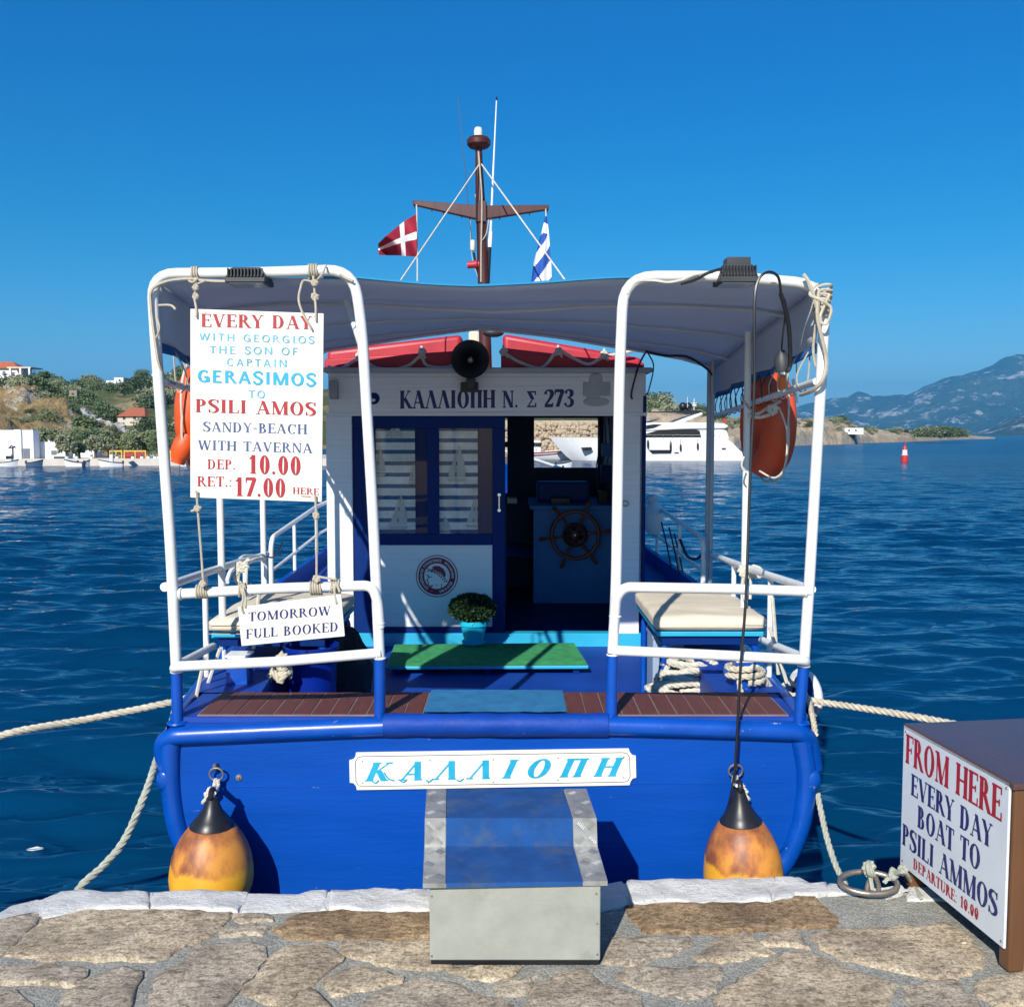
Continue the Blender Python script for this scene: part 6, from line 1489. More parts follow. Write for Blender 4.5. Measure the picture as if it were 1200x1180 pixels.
# headland on the right, hill behind the yacht, back hill on the left
hl, hlp = terrain("headland", [(740,486,170,215),(757,482,172,215),(800,484,172,212),(830,488,175,215),(860,494,180,220),(900,493,215,265),(925,491,235,290),(960,492,262,320),(985,495,275,340),(1000,499,290,350),(1020,503,330,390),(1050,504.5,360,430),(1080,505.5,420,490),(1100,507,480,560),(1120,508.5,560,640),(1140,511,640,720),(1165,512.6,700,780)],
        260, 40, 2.6, 6, mat['headland'], shape=lambda t: min(1, .42*min(1, t/.12)+.58*t**1.1) if t < 1 else 1, back=.5)
bh, bhp = terrain("back_hill", [(-420,470,210,330),(-150,446,205,330),(0,441,195,330),(50,448,195,330),(100,454,195,330),(115,450,195,320),(150,446,195,320),(180,441,190,310),(215,444,190,310),(300,447,185,300),(400,456,180,290),(500,464,180,280),(600,468,180,280),(700,470,185,280),(757,472,190,290),(790,477,195,290),(815,482,200,290),(850,492,210,290),(880,506,220,290)],
        330, 60, 2.4, 16, mat['hill'], shape=lambda t: .15*t+.85*t**.85)
ch, chp = terrain("cliff", [(-420,420,100,175),(-120,436,98,172),(-40,445,97,168),(0,448,96,165),(30,452,96,160),(44,456,96,158),(60,465,96,156),(80,474,96,154),(103,486,96,152),(125,496,95,150),(150,512,95,146),(175,530,95,140),(200,541,95,130),(230,545,95,120)],
        220, 80, 2.4, 6, mat['cliff'], shape=lambda t: float(np.interp(t, [0,.3,.55,.75,1], [0,.22,.45,.88,1])), zfoot=-1.0)
# pale rock faces along the shaded shoulder of the cliff
mat['palerock'] = M('pale_limestone', (.44,.41,.36), .95, .25, .7, bump=1.0, bscale=3, bdist=.3, dirt=.55, dirtc=(.16,.14,.11,1), dirts=.8)
rk = thing("rock_outcrop", (-60,150,5), "pale jagged limestone outcrop along the shoulder of the cliff above the white buildings", "rock")
rr0 = random.Random(21); rmesh = []
for k in range(5):
    b = MB(); rows = []
    for i in range(7):
        e = -math.pi/2+math.pi*i/6; row = []
        for j in range(9):
            a = 2*math.pi*j/9; dd = Vector((math.cos(a)*math.cos(e), math.sin(a)*math.cos(e), math.sin(e))); row.append(dd*(.75+.7*abs(noise.noise(dd*1.7+Vector((k*9,0,0))))))
        rows.append(row)
    b.grid(rows, closed=True); me = bpy.data.meshes.new("rock"); me.from_pydata([tuple(v) for v in b.v], [], b.f); me.materials.append(mat['palerock']); rmesh.append(me)
for i in range(120):
    u = rr0.random(); px_ = 8+150*u; yl = float(np.interp(px_, [0,27,44,60,80,103,125,150,175], [452,457,461,471,479,491,499,512,528])) + abs(rr0.gauss(0, 1))*6*(1-.3*u) - 1
    o = bpy.data.objects.new("rock", rmesh[rr0.randrange(5)]); COL.objects.link(o); o.parent = rk
    o.location = P(px_, yl, 150-14*u-abs(yl-470)*.05) - Vector((-60,150,5)); s_ = rr0.uniform(.35,1.15)
    o.scale = (s_*rr0.uniform(1,1.9), s_, s_*rr0.uniform(.6,1.0)); o.rotation_euler = (rr0.uniform(-.4,.4), rr0.uniform(-.2,.7), rr0.uniform(0,6))
# low far quay on the left and stone breakwater behind the yacht
mat['quayfar'] = M('pale_concrete', (.55,.50,.43), .9, .12, .6, bump=.3, bscale=3)
def quayfar(name, x0, x1, Y0, Y1, zt, m):
    b = MB(); b.box((x0-600)/F*Y0, (x1-600)/F*Y0, Y0, Y1, SEA-1.5, zt); return b.build(name, m, None, smooth=False, kind="structure")
quayfar("far_quay", -700, 560, 84, 112, -.50, mat['quayfar'])
b = MB(); b.box((-700-600)/F*84, (545-600)/F*84, 83.7, 84, SEA-1, -.30); b.build("far_quay_edge", mat['quayfar'], None, smooth=False, kind="structure")
# breakwater of piled boulders
mat['boulder'] = M('breakwater_rock', (.46,.36,.24), .95, .22, 1.2, bump=.8, bscale=6, bdist=.1, dirt=.6, dirtc=(.20,.17,.13,1), dirts=1.5)
bwl = thing("breakwater", (2, 125, SEA), "tan stone breakwater behind the moored yacht seen through the wheelhouse window", "breakwater", None)
rb = random.Random(11); protos = []
for k in range(5):
    b = MB(); rows = []
    for i in range(5):
        e = -math.pi/2+math.pi*i/4; row = []
        for j in range(7):
            a = 2*math.pi*j/7; dd = Vector((math.cos(a)*math.cos(e), math.sin(a)*math.cos(e), math.sin(e))); row.append(dd*(.8+.35*noise.noise(dd*1.4+Vector((k*9,0,0)))))
        rows.append(row)
    b.grid(rows, closed=True); protos.append(b)
mesh_cache = []
for k, b in enumerate(protos):
    me = bpy.data.meshes.new("boulder"); me.from_pydata([tuple(v) for v in b.v], [], b.f); me.materials.append(mat['boulder']); mesh_cache.append(me)
cnt = 0
for r_ in range(9):
    for i in range(33):
        px_ = 588 + i*4.6 + rb.uniform(-1.5,1.5) + (r_ % 2)*2.3; Yb_ = 118+r_*1.0; z = SEA-.2+r_*.52
        if px_ > 732: continue
        o = bpy.data.objects.new("boulder", mesh_cache[rb.randrange(5)]); COL.objects.link(o); o.parent = bwl
        o.location = Vector(((px_-600)/F*Yb_, Yb_, z+rb.uniform(-.1,.1))) - Vector((2,125,SEA)); s_ = rb.uniform(.30,.52)
        o.scale = (s_*rb.uniform(.9,1.3), s_, s_*rb.uniform(.7,1)); o.rotation_euler = (rb.uniform(0,6), rb.uniform(0,6), rb.uniform(0,6)); cnt += 1
b = MB(); xa, xb = (560-600)/F*119, (735-600)/F*119
b.prism([(xa,118,SEA-1),(xb,118,SEA-1),(xb,128,3.6),(xa,128,3.6)], (0,14,0)); b.build("breakwater_core", mat['boulder'], bwl, smooth=False)
# ---- vegetation
mat['shrub1'] = M('shrub_dark_green', (.10,.145,.058), .8, .35, .8)
mat['shrub2'] = M('shrub_olive', (.19,.215,.10), .8, .3, .8)
mat['shrub3'] = M('shrub_grey_green', (.25,.26,.15), .85, .3, .8)
mat['bark'] = M('bark', (.10,.075,.05), .9, .2, 5)
def crown(b, c, rx, ry, rz, n, leaf_, seed, gaps=.35):
    rd = random.Random(seed)
    for i in range(n):
        a, e = rd.uniform(0,6.283), math.asin(rd.uniform(-.75,1)); dd = Vector((math.cos(a)*math.cos(e), math.sin(a)*math.cos(e), math.sin(e)))
        k = 1+.38*noise.noise(dd*2.3+Vector((seed*3.3,0,0)))+.18*noise.noise(dd*6+Vector((seed,5,0)))
        q = rd.random()**.4*k; p = c+Vector((dd.x*rx*q, dd.y*ry*q, dd.z*rz*q))
        if noise.noise(p*(1.5/rx)+Vector((seed,0,9))) > gaps: continue
        u = Vector((rd.gauss(0,1), rd.gauss(0,1), rd.gauss(0,1))).normalized(); v = u.orthogonal().normalized(); L_ = leaf_*rd.uniform(.6,1.4)
        b.add([p-u*L_, p+v*L_*.6, p+u*L_, p-v*L_*.6], [(0,1,2,3)])
shrubs = []
for k in range(5):
    b = MB(); crown(b, Vector((0,0,.42)), 1, 1, .72, 900, .09, k+1); me_o = b.build("shrub", mat[['shrub1','shrub2','shrub1','shrub3','shrub1'][k]], None, smooth=False)
    shrubs.append(me_o.data); bpy.data.objects.remove(me_o)
SHL = ["dark green rounded shrub growing on the dry hillside", "olive green shrub growing on the dry hillside", "dark green rounded shrub growing on the dry hillside", "grey green shrub growing on the dry hillside", "dark green rounded shrub growing on the dry hillside"]
def put_shrub(p, s_, k, sz=1, lab=None, group="shrubs on the left hillsides"):
    o = bpy.data.objects.new("shrub", shrubs[k]); COL.objects.link(o); o.location = p; o.scale = (s_, s_, s_*sz); o.rotation_euler = (0,0,rb.uniform(0,6.28))
    tag(o, lab or SHL[k], "shrub", group)
def clear(px_, py_):
    for (x0, y0, x1, y1) in ((120,438,150,456),(133,474,174,502),(174,432,215,448)): 
        if x0 < px_ < x1 and y0 < py_ < y1: return False
    return True
def proj(p): 
    v = Vector((p.x, p.y, p.z-CAMZ)); d_ = v.y*cP - v.z*sP; return 600+F*v.x/d_, 590-F*(v.y*sP+v.z*cP)/d_
n_s = 0; tries = 0
while n_s < 215 and tries < 4000:
    tries += 1; fx = rb.uniform(.10, .55) if rb.random() < .8 else rb.uniform(.86,.96); ft = rb.uniform(.10,.78)
    p = at_t(bhp, fx, ft); q = proj(p)
    if q[0] < -20 or (225 < q[0] < 740) or not clear(*q): continue
    if noise.noise(Vector((p.x*.045, p.y*.03, 3))) < -.12: continue
    put_shrub(p-Vector((0,0,.3)), rb.uniform(1.5,3.9), rb.choice([0,0,1,2,2,4,1,3])); n_s += 1
n_s = 0
while n_s < 60:
    fx = rb.uniform(.60,.95); ft = rb.uniform(.08,.76); p = at_t(chp, fx, ft); q = proj(p)
    if q[0] < -10 or q[0] > 215: continue
    if ft < .5 and noise.noise(Vector((p.x*.06, p.y*.05, 8))) < .05: n_s += .2; continue
    put_shrub(p-Vector((0,0,.2)), rb.uniform(.8,1.9), rb.choice([1,1,3,0,2]), rb.uniform(.7,1), group="shrubs on the left cliff", lab="low green shrub clinging to the dry cliff slope above the far quay"); n_s += 1
for x in range(0, 62, 6):
    put_shrub(P(x+rb.uniform(-2,2), 462-rb.uniform(0,9)+max(0,(x-40)*.3), 150), rb.uniform(1.6,2.6), rb.choice([0,2,4]), .8, "dark green shrub on the cliff top below the red roofed villa", "shrubs on the cliff top")
n_s = 0
while n_s < 70:
    fx = rb.uniform(.0,.93); ft = rb.uniform(.22,.66); p = at_t(hlp, fx, ft); q = proj(p)
    if noise.noise(Vector((p.x*.05, p.y*.01, 5))) < -.05: n_s += .15; continue
    put_shrub(p-Vector((0,0,.2)), rb.uniform(1.0,2.2)*(p.y/250)**.6, rb.choice([1,3,0,1]), .75, "olive shrub growing on the sandy headland beyond the yacht", "shrubs on the headland"); n_s += 1
for x in np.linspace(1096, 1142, 11):
    x = float(x)-18; put_shrub(P(x, 511.5, 380), 4.2+rb.uniform(-.6,.6), rb.choice([0,1]), .75, "dark tree clump on the low end of the headland", "trees at the headland end")
def tree(label, x, ybase, Y, wpx, hpx, m, seed, trunkpx=6, n=2600, group="trees along the far quay", lean=0):
    base = P(x, ybase, Y); k = Y/F; t_ = thing("tree", base, label, "tree", group); H_ = hpx*k; R_ = wpx*k/2; tr = trunkpx*k
    b = MB(); b.tube([base-Vector((0,0,.3)), base+Vector((lean*.3,0,tr*.6)), base+Vector((lean,0,tr+H_*.2))], [.16,.13,.08], 7)
    for i in range(5):
        a = i*1.3+seed; b.tube([base+Vector((lean*.6,0,tr*.8)), base+Vector((lean+math.cos(a)*R_*.35, math.sin(a)*R_*.35, tr+H_*.3)), base+Vector((lean+math.cos(a)*R_*.65, math.sin(a)*R_*.6, tr+H_*(.35+.1*(i % 3))))], [.08,.05,.02], 5)
    b.build("trunk", mat['bark'], t_)
    b = MB(); 
    for i in range(6):
        a = i*1.05+seed*.7; q = .48 if i else 0
        crown(b, base+Vector((lean+math.cos(a)*R_*q, math.sin(a)*R_*q, tr+(H_-tr)*(.45+.12*math.sin(i*2.1+seed)))), R_*.62, R_*.62, (H_-tr)*.42, n//5, .12, seed*7+i, .3)
    b.build("crown", mat[m], t_, smooth=False)
for a in [("feathery grey green tree standing in front of the low white building",79,541,86,24,34,'shrub3',1,9),
          ("broad bushy tree rising behind the roof of the low white building",55,530,100,36,30,'shrub2',2,8),
          ("small dark trunked tree between the white buildings",93,541,88,12,24,'shrub1',3,10),
          ("olive tree behind the parasols left of the yellow beam",112,538,95,24,28,'shrub3',4,8),
          ("olive tree above the centre of the far quay terrace",128,538,96,26,27,'shrub2',5,8),
          ("round dark tree behind the right terrace",152,538,96,24,33,'shrub2',6,7),
          ("broad tree nearest the white hoop pipe on the far quay",170,538,98,30,34,'shrub2',7,7),
          ("shaded tree at the right end of the far terrace",188,538,96,26,34,'shrub1',8,7),
          ("tree on the far quay hidden behind the boat's left side",215,538,98,30,32,'shrub2',9,7),
          ("pine beside the red roofed villa",52,452,158,14,17,'shrub1',10,7),
          ("tall pine left of the canopy on the hill crest",167,446,300,18,14,'shrub1',11,2),
          ("tree at the left end of the headland above the yacht",847,500,205,10,17,'shrub1',12,3)]:
    tree(*a)
# ---- buildings on the left
mat['wallwhite'] = M('whitewashed_wall', (.74,.75,.76), .8, .04, .5)
mat['wallcream'] = M('cream_wall', (.60,.53,.42), .85, .08, .5)
mat['ruin'] = M('ruin_stone', (.26,.22,.15), .95, .2, .8, bump=.6, bscale=2)
mat['tile'] = M('terracotta_tiles', (.40,.115,.05), .8, .15, 1.2)
mat['shade'] = M('dark_opening', (.03,.035,.045), .6, .2, 2)
mat['windowgrey'] = M('grey_door', (.13,.14,.17), .5, .1, 2)
def bx_px(b, x0, x1, ytop, ybot, Y, D):
    a = P(x0, ybot, Y); c = P(x1, ytop, Y); b.box(a.x, c.x, Y, Y+D, a.z, c.z); return b
def building(label, x0, x1, ytop, ybot, Y, D, m, openings=(), parts=(), roof=None, name="building"):
    t_ = thing(name, P((x0+x1)/2, ybot, Y), label, "building")
    w_ = bx_px(MB(), x0, x1, ytop, ybot+1.5, Y, D).build("wall", mat[m], t_, smooth=False)
    for (nm, a0, a1, b0, b1, mm) in openings:
        fr_ = bx_px(MB(), a0, a1, b0, b1, Y-.05, .06).build(nm, mat[mm], t_, smooth=False)
    for (nm, a0, a1, b0, b1, Yo, Dd, mm) in parts: bx_px(MB(), a0, a1, b0, b1, Y+Yo, Dd).build(nm, mat[mm], t_, smooth=False)
    if roof:
        rx0, rx1, ry0, ry1 = roof; a = P(rx0, ry1, Y-.5); c = P(rx1, ry1, Y-.5); top = P(0, ry0, Y+D/2).z; ins = (c.x-a.x)*.28
        b = MB(); b.add([(a.x,Y-.5,a.z),(c.x,Y-.5,a.z),(c.x,Y+D+.5,a.z),(a.x,Y+D+.5,a.z),(a.x+ins,Y+D/2,top),(c.x-ins,Y+D/2,top)], [(0,1,5,4),(2,3,4,5),(1,2,5),(3,0,4),(3,2,1,0)]); b.build("roof", mat['tile'], t_, smooth=False)
    return t_
building("tall white block at the left edge of the far quay", -40, 23.5, 504, 541, 90, 1.2, 'wallwhite', (), [("pillar",18,24,503.5,541,-.5,.5,'wallwhite')])
building("white block with a grey door beside the tall white block", 24, 38.5, 504, 541, 89.7, 1.2, 'wallwhite', [("door",27.5,34.5,525.6,541,'windowgrey')])
building("long low white building behind the feathery tree on the far quay", 38.7, 76, 518, 541, 91, 1.5, 'wallwhite', [("window",60,66,528,533,'windowgrey'),("opening",63,76,535,540,'shade')], [("chimney",56.4,58,516,522,.2,.5,'wallwhite')])
building("small white house between the trees on the far quay", 86, 110, 518, 541, 97, 2, 'wallwhite', [("opening",88,93,531,541,'shade'),("window",98,102,524,528,'windowgrey')])
building("villa with red tiled roofs and a columned veranda on the cliff top", -26, 27, 431, 448, 160, 3, 'wallwhite', [("window",3,6,435,440,'windowgrey'),("window",14,17,436,441,'windowgrey'),("window",-12,-9,435,440,'windowgrey')],
   [("veranda_roof",8,36,430,431.5,-3,4,'wallcream'),("column",11,12.5,431.5,447,-3,.3,'wallwhite'),("column",23,24.5,431.5,447,-3,.3,'wallwhite'),("column",33.5,35,431.5,446,-3,.3,'wallwhite')], (-28,22,424,431.5))
building("white house on the hill crest left of the canopy", 124, 136, 446, 453.5, 300, 7, 'wallwhite', [("window",127,129,448,450.5,'shade')], [("upper_room",134,144.5,442.5,451,.5,6,'wallwhite'),("window",139,141,444.5,447,.4,.1,'shade')])
building("low house with a red tiled roof halfway up the hill", 138, 166, 487, 494, 215, 8, 'wallcream', [("window",144,147,488.5,492,'shade'),("window",156,159,488.5,492,'shade')], [("terrace_wall",146,168,491.5,499,-2,1,'wallcream')], (136,170,478,488))
building("pale house on the hill crest behind the left hoop pipe", 178, 190, 438, 446.5, 300, 6, 'wallwhite', [("window",181,183,440.5,443.5,'shade')])
building("white house at the top right of the hill beside the orange ring", 199, 211, 437.5, 445, 300, 6, 'wallcream', [("window",203,205,440,442.5,'shade')])
building("ruined tan stone hut among the shrubs on the hill", 81, 90, 457.5, 463, 240, 1.5, 'ruin', [("opening",84,86.5,460.5,463,'shade')])
building("white building on the sandy headland", 990, 1012, 501.5, 507.5, 290, 6, 'wallwhite', [("window",994,996,503.5,505.5,'shade'),("window",1002,1004,503.5,505.5,'shade')])
building("tiny white chapel near the end of the headland", 1097, 1100, 501, 508, 430, 4, 'wallwhite')
# lamp, parasol frames and planters of the far quay
q = P(15.5, 541, 86); t_ = thing("street_lamp", q, "dark street lamp before the tall white block on the far quay", "lamp"); b = MB(); k = 86/F
b.tube([q, q+Vector((0,0,17*k))], .07, 6); b.tube(smoothp([q+Vector((0,0,17*k)), q+Vector((-.1,0,19*k)), q+Vector((-2.5*k,0,18*k)), q+Vector((-3*k,0,16.5*k))], 4), .05, 6); b.build("pole", mat['darkgrey'], t_)
b = MB(); b.lathe([(.02,.2),(.22,0),(.01,0)], q+Vector((1.6*k,0,16*k)), 8); b.lathe([(.02,.2),(.22,0),(.01,0)], q+Vector((-3*k,0,15.4*k)), 8); b.build("lamp_shade", mat['darkgrey'], t_)
mat['yellow'] = M('yellow_beam', (.60,.36,.06), .6, .08, 3); mat['redcloth'] = M('red_cloth', (.35,.04,.03), .8, .2, 3)
for i, (x0, x1) in enumerate(((128,143),(145,171),(185,214))):
    t_ = thing("pergola", P((x0+x1)/2, 541, 88), ["short yellow beamed pergola on the far quay left of the red one", "yellow beamed pergola with red cloth in the middle of the far quay", "yellow beamed pergola at the right end of the far quay"][i], "pergola")
    bx_px(MB(), x0, x1, 527.8, 529.5, 88, .12).build("beam", mat['yellow'], t_, smooth=False); bx_px(MB(), x0, x1, 527.8, 529.5, 90.5, .12).build("beam", mat['yellow'], t_, smooth=False)
    for x in (x0+.3, (x0+x1)/2, x1-1): bx_px(MB(), x, x+.9, 529.5, 541, 88, .12).build("post", mat['yellow'], t_, smooth=False)
    if i: bx_px(MB(), x0+1, x1-1, 530.5, 537.5, 90.4, .08).build("cloth", mat['redcloth'], t_, smooth=False)
    b = MB()
    for j in range(3): bx_px(b, x0+2+j*(x1-x0)/3.3, x0+5+j*(x1-x0)/3.3, 535.5, 536.2, 89, .8)
    build_split(b, "table_top", mat['shade'], t_, smooth=False)
for i, x in enumerate((78.5,90,107.5,137.5,156,166.5,174,182,186.5)):
    q = P(x, 541, 85.2); t_ = thing("planter", q, "white cylindrical planter in the row along the far quay edge", "planter", "white planters along the far quay")
    b = MB(); b.lathe([(.15,0),(.16,.05),(.16,.42),(.13,.45)], q+Vector((0,0,0)), 10); o = b.build("planter_body", mat['wallwhite'], t_)
    b = MB(); crown(b, q+Vector((0,0,.5)), .14, .14, .14, 40, .05, i+1); b.build("plant", mat['shrub1'], t_, smooth=False)
# people-free moored small boats
mat['boatwhite'] = M('boat_white_gelcoat', (.74,.75,.76), .25, .03, 2); mat['boatblue'] = M('small_boat_blue', (.05,.10,.18), .4, .1, 3)
mat['wine'] = M('red_wood_stripe', (.30,.03,.03), .5, .1, 3); mat['darkglass'] = M('dark_tinted_glass', (.012,.014,.018), .08, .1, 3)
def loft(b, L_, W_, H_, sheer, n=12, flare=.75):
    rows = []
    for i in range(n+1):
        u = i/n; wd = W_/2*(1 if u < .35 else max(0.02, 1-((u-.35)/.65)**2.2)); z = H_+sheer*u*u; x = -L_/2+L_*u
        xo = .18*L_*u**4*0
        rows.append([(x-(.10*L_*u**5), y, zz_) for y, zz_ in ((0,-.25),(-wd*flare*.8,-.15),(-wd*flare,.05*H_),(-wd*.95,z*.6),(-wd,z))] )
    R2 = [[Vector((r[j][0] + (.10*L_*(i/n)**5)*(j/4)*1.6, r[j][1], r[j][2])) for j in range(5)] for i, r in enumerate(rows)]
    b.grid(R2); b.grid([[Vector((p.x,-p.y,p.z)) for p in r[::-1]] for r in R2])
    e = R2[0]; b.add(e + [Vector((p.x,-p.y,p.z)) for p in e[::-1]], [tuple(range(10))])
    return [(r[4], Vector((r[4].x,-r[4].y,r[4].z))) for r in R2]
def motorboat(label, x, y, Y, L_, W_, yaw, kind_, m='boatwhite'):
    L_ *= .34; W_ *= .45; q = P(x, y, Y); q.z = SEA-.12; t_ = thing("small_motorboat", q, label, "boat"); rot = Matrix.Rotation(yaw, 4, 'Z')
    def fin(b, nm, mm):
        o = MB(); o.v = [tuple(q + rot @ Vector(v)) for v in b.v]; o.f = b.f; return o.build(nm, mat[mm], t_, sharp=40)
    b = MB(); sh = loft(b, L_, W_, .45, .25); fin(b, "hull", m)
    b = MB(); b.grid([[a-Vector((0,0,.08)), c-Vector((0,0,.08))] for a, c in sh]); fin(b, "deck", 'boatwhite')
    b = MB(); b.tube([a for a, c in sh], .035, 6); b.tube([c for a, c in sh], .035, 6); fin(b, "rubbing_rail", 'darkgrey')
    if kind_ == 'cabin':
        b = MB(); b.box(-.1*L_,.22*L_,-W_*.32,W_*.32,.35,1.15); fin(b, "cabin", 'boatwhite'); b = MB(); b.box(-.08*L_,.225*L_,-W_*.33,W_*.33,.75,1.0); fin(b, "cabin_window", 'darkglass')
    elif kind_ == 'console':
        b = MB(); b.box(-.1*L_,.06*L_,-.4,.4,.35,1.15); fin(b, "console", 'boatwhite')
        b = MB(); b.add([(.05*L_,-.42,1.1),(.05*L_,.42,1.1),(-.02*L_,.40,1.55),(-.02*L_,-.40,1.55)], [(0,1,2,3)]); b.tube([(-.1*L_,-.4,.4),(-.12*L_,-.42,1.9),(.05*L_,-.4,1.95)], .03, 6); b.tube([(-.1*L_,.4,.4),(-.12*L_,.42,1.9),(.05*L_,.4,1.95)], .03, 6); b.box(-.2*L_,.1*L_,-.55,.55,1.92,1.97); fin(b, "windscreen_frame", 'grey')
    b = MB(); b.box(-L_/2-.16,-L_/2-.02,-.07,.07,.35,.62); b.box(-L_/2-.12,-L_/2-.06,-.04,.04,-.3,.35); fin(b, "outboard_engine", 'black')
for a in [("small white cabin boat before the tall white block on the far quay",10,545,81.5,4.2,1.6,rad(8),'cabin'),
          ("low dark blue open boat under the long low building",41,545.5,81.5,3.6,1.4,rad(5),'open','boatblue'),
          ("open white boat moored below the small white house",87,545,81.5,4.2,1.5,rad(185),'open'),
          ("little dinghy with an engine right of the open white boat",99,545,81.8,2.4,1.2,rad(20),'open'),
          ("white centre console boat moored under the pergolas",130,545.5,81,5.0,2.0,rad(200),'console'),
          ("white open boat seen through the left hoop by the far quay",222,545,82,4.0,1.6,rad(5),'open')]: motorboat(*a)
# ---- red boat with white topsides seen through the window, before the breakwater
q = P(640, 533, 106); q.z = SEA; t_ = thing("wooden_fishing_boat", q, "white wooden fishing boat with a red stripe moored before the breakwater", "boat")
b = MB(); sh = loft(b, 8.2, 2.6, .75, .55); b.v = [tuple(q+Vector(v)) for v in b.v]; b.build("hull", mat['boatwhite'], t_, sharp=50)
for dz, mm, r_ in ((-.10,'wine',.06),(-.32,'wine',.035)):
    b = MB(); b.tube([q+a+Vector((0,-.02,dz)) for a, c in sh], r_, 6); b.tube([q+c+Vector((0,.02,dz)) for a, c in sh], r_, 6); b.build("stripe", mat[mm], t_)
b = MB(); b.grid([[q+a-Vector((0,0,.1)), q+c-Vector((0,0,.1))] for a, c in sh]); b.build("deck", mat['cushion'], t_)
b = MB(); b.box(q.x-2.6,q.x-.6,q.y-.7,q.y+.7,q.z+.7,q.z+2.0); b.build("wheelhouse", mat['boatwhite'], t_, smooth=False, bevel=.05); b = MB(); b.box(q.x-2.4,q.x-.58,q.y-.72,q.y+.72,q.z+1.35,q.z+1.8); b.build("wheelhouse_window", mat['darkglass'], t_, smooth=False)
for x_ in (-1.2,.2,1.6): 
    b = MB(); b.tube([q+Vector((x_,-1.15,.8)), q+Vector((x_,-1.15,1.5))], .03, 6); b.build("stanchion", mat['grey'], t_)
# ================================================================== MOTOR YACHT
YY = 100.0; yq = Vector(((757-600)/F*YY, YY+2.4, SEA))
ya = thing("motor_yacht", yq, "large white flybridge motor yacht moored beyond the cabin with dark windows and black domes", "yacht")
def yp(x, y): return P(x, y, YY)
HW = 2.4
def yx(px_): return (px_-600)/F*YY
def yz(py_): return P(600, py_, YY).z
# hull lofted from side profile: (pixel x, deck row, half width top, half width waterline)
stt = [(645,512.5,.05,.0),(650,512.5,.35,.12),(658,512.6,.8,.40),(668,512.8,1.25,.8),(684,513,1.75,1.35),(705,513.3,2.15,1.85),(735,513.6,2.4,2.0),(775,514,2.45,2.25),(820,514.2,2.45,2.3),(852,514.5,2.4,2.3),(858,519,2.4,2.3),(866,527,2.35,2.25),(873,533,2.3,2.2)]
rows = []
for (x, y, wt, ww) in stt:
    zt_ = yz(y); u = max(0, (700-x)/55.); xw = yx(x) + (max(0, (1-(x-645)/60))*2.6 if x < 705 else 0)
    row = []
    for s_, seq in ((-1, (0,.25,.5,.75,1)), (1, (1,.75,.5,.25,0))):
        for v in seq:
            row.append(Vector((yx(x)*(v**.8)+xw*(1-v**.8), YY+HW + s_*(ww*(1-v**.7)+wt*v**.7), SEA-.25 + (zt_-SEA+.25)*v)))
    rows.append(row)
b = MB(); b.grid([[r[j] for r in rows] for j in range(5)]); b.grid([[r[j] for r in rows] for j in range(5,10)]); b.grid([[r[4] for r in rows],[r[5] for r in rows]]); b.f.append(tuple(10*0 + 0 for _ in ())) if False else None
e = rows[-1]; b.add(e, [tuple(range(10))]); b.build("hull", mat['boatwhite'], ya, sharp=30)
def yprism(nm, poly, y0, y1, mm, bev=.05, parent=ya):
    b = MB(); b.prism([(yx(x), YY+y0, yz(y)) for x, y in poly], (0, y1-y0, 0)); return b.build(nm, mat[mm], parent, smooth=False, bevel=bev)
yprism("deck_house", [(700,513),(730,503),(752,499),(845,502),(852,505),(855,514.5),(700,514.5)], .35, 4.45, 'boatwhite')
yprism("saloon_window", [(757,507.5),(775,503.2),(815,503.2),(820,505),(822,512.6),(757,512.8)], .30, .36, 'darkglass', 0)
yprism("saloon_window", [(722,512),(738,504.5),(753,502.8),(753,512.3)], .30, .36, 'darkglass', 0)
yprism("flybridge_coaming", [(742,500),(757,495.5),(800,494.5),(848,496),(854,499.5),(850,502.2),(800,503),(757,505)], .1, 4.7, 'boatwhite', .12)
yprism("flybridge_window", [(757,498.5),(766,497.2),(775,497.4),(766,501.5),(757,503)], .04, .11, 'darkglass', 0)
for y0 in (.25, 4.3): yprism("radar_arch", [(757,506),(768,502),(786,496),(806,488.5),(822,483.2),(823.5,485.5),(812,490.5),(796,497),(780,502),(757,508.5)], y0, y0+.25, 'boatwhite', .04)
yprism("hardtop", [(761,482.5),(790,481.5),(815,480.5),(823,481.8),(822,483.8),(808,485.6),(790,483.5),(761,483.4)], .5, 4.3, 'darkglass', .04)
yprism("windscreen", [(757,495),(770,491),(774,491),(762,495)], .6, 4.2, 'darkglass', .0)
for x_ in (803.5, 811.5): b = MB(); b.sphere((yx(x_), YY+2.0+(x_-803)*.1, yz(475.5)), .40, 8, (1,1,1.05)); b.tube([(yx(x_),YY+2.2,yz(482)),(yx(x_),YY+2.2,yz(477))], .2, 10); b.build("radar_dome", mat['black'], ya)
b = MB(); b.tube([(yx(817.5),YY+2.4,yz(482)),(yx(817.5),YY+2.4,yz(466))], .04, 6); b.tube([(yx(814),YY+2.4,yz(472)),(yx(821),YY+2.4,yz(471))], .03, 6); b.tube([(yx(809.5),YY+2.4,yz(477)),(yx(809.5),YY+2.4,yz(464))], .025, 5); b.box(yx(815.5),yx(820),YY+2.3,YY+2.5,yz(475),yz(473)); b.build("antenna_mast", mat['boatwhite'], ya)
b = MB(); b.box(yx(758),yx(797),YY-.012+.0,YY+.0,yz(530.6),yz(527)); 
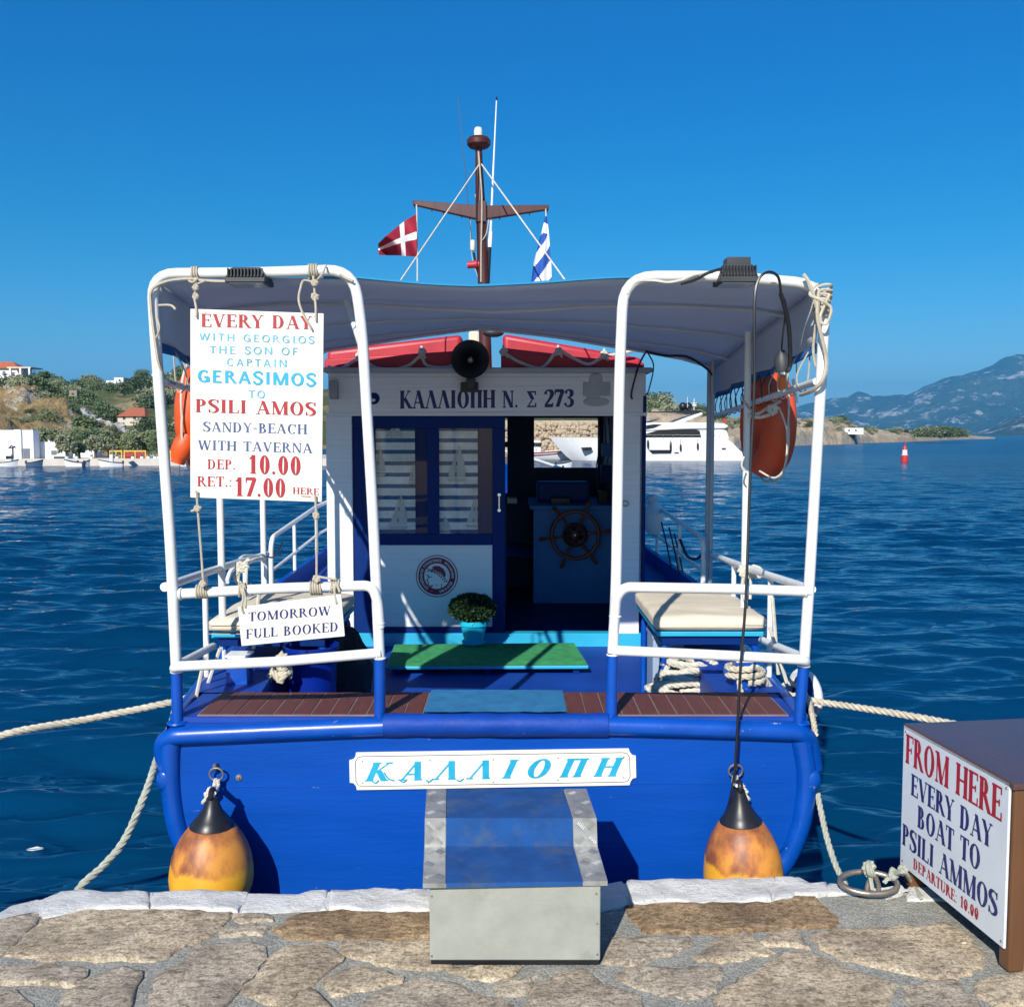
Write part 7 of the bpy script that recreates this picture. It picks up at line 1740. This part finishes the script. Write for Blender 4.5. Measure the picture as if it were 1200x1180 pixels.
yprism("hull_window", [(760,527.3),(787,527.3),(786,531.2),(764,531.2)], -.06, .4, 'darkglass', 0); yprism("hull_window", [(681,524.5),(693,524),(694,526.5),(690,528),(683,528)], .2, .9, 'darkglass', 0); yprism("hull_window", [(845.5,525),(850,525),(850,526.5),(845.5,526.5)], -.06, .3, 'darkglass', 0); yprism("hull_window", [(790,530),(795,530),(795,531),(790,531)], -.06, .3, 'darkglass', 0)
for x_, y0_, y1_ in ((758.8,515.5,525.5),(785.3,517.5,528.5),(797,520.5,528.5),(817,519,527)):
    b = MB(); zc = (yz(y0_)+yz(y1_))/2; hz_ = (yz(y0_)-yz(y1_))/2; b.lathe([(.01,-hz_),(.09,-hz_*.8),(.11,0),(.09,hz_*.8),(.01,hz_)], (yx(x_),YY-.16,zc), 12); b.tube([(yx(x_),YY-.14,zc+hz_),(yx(x_),YY-.06,yz(514))], .015, 4); b.build("fender", mat['black'], ya)
b = MB()
for i in range(14):
    x_ = 700+i*11; b.tube([(yx(x_),YY+.12,yz(514)),(yx(x_),YY+.12,yz(509.5))], .02, 5)
b.tube([(yx(658),YY+1.0,yz(508.5)),(yx(700),YY+.2,yz(509.2)),(yx(845),YY+.12,yz(509.8))], .025, 6); b.build("guard_rail", mat['chrome'], ya)
b = MB(); b.box(yx(856),yx(870),YY+.8,YY+4,yz(533),yz(530)); b.build("bathing_platform", mat['boatwhite'], ya, smooth=False, bevel=.05)
b = MB(); b.box(yx(851.5),yx(855),YY+2,YY+2.05,yz(497),yz(490)); b.tube([(yx(851.3),YY+2,yz(500)),(yx(851.3),YY+2,yz(489.5))], .03, 5); b.build("ensign", mat['redcloth'], ya, smooth=False)
# little dinghy in front of the window view
motorboat("small white boat low in the wheelhouse window view", 661, 547, 78, 3.4, 1.5, rad(0), 'open')
# ================================================================== RED CHANNEL BUOY
q = P(1060, 541, 96); q.z = SEA; k = 96/F; t_ = thing("channel_buoy", q, "red and white channel buoy floating off the headland", "buoy"); mat['buoyred'] = M('buoy_red', (.50,.035,.03), .45, .12, 4)
b = MB(); b.lathe([(.30,-.3),(.36,.0),(.36,7*k),(.30,8*k)], q, 18); b.build("float_body", mat['buoyred'], t_, sharp=30)
b = MB(); b.lathe([(.30,8*k),(.24,9*k),(.24,13.5*k),(.20,14*k)], q, 16); b.build("white_band", mat['boatwhite'], t_, sharp=30)
b = MB(); b.lathe([(.22,14*k),(.20,16*k),(.12,18.5*k),(.05,19*k)], q, 16); b.tube([q+Vector((0,0,18.5*k)), q+Vector((0,0,27*k))], .03, 6); b.build("top", mat['buoyred'], t_, sharp=30)
# floating scrap
q = Z(41, 994, SEA+.012); b = MB(); b.add([q+Vector((-.05,-.012,0)), q+Vector((-.01,-.02,.006)), q+Vector((.05,.01,0)), q+Vector((.0,.022,.004))], [(0,1,2,3)]); b.add([q+Vector((-.05,-.012,-.006)), q+Vector((-.01,-.02,-.006)), q+Vector((.05,.01,-.006)), q+Vector((.0,.022,-.006))], [(3,2,1,0)])
tag(b.build("feather", mat['white'], None, smooth=False, org=q), "small white feather floating on the water left of the boat", "feather")

# ================================================================== HAZE
HAZE = 0.00012
if HAZE > 0:
    t = NT('haze_air'); t.t.nodes.remove(t.b); v = t.n('ShaderNodeVolumePrincipled'); v.inputs['Density'].default_value = HAZE
    v.inputs['Color'].default_value = (.12,.56,1.0,1); v.inputs['Anisotropy'].default_value = .0
    t.l(v.outputs[0], t.o.inputs['Volume'])
    b = MB(); b.box(-16000,16000,-400,15000,-420,760); o = b.build("haze", t.m, None, smooth=False, kind="stuff")
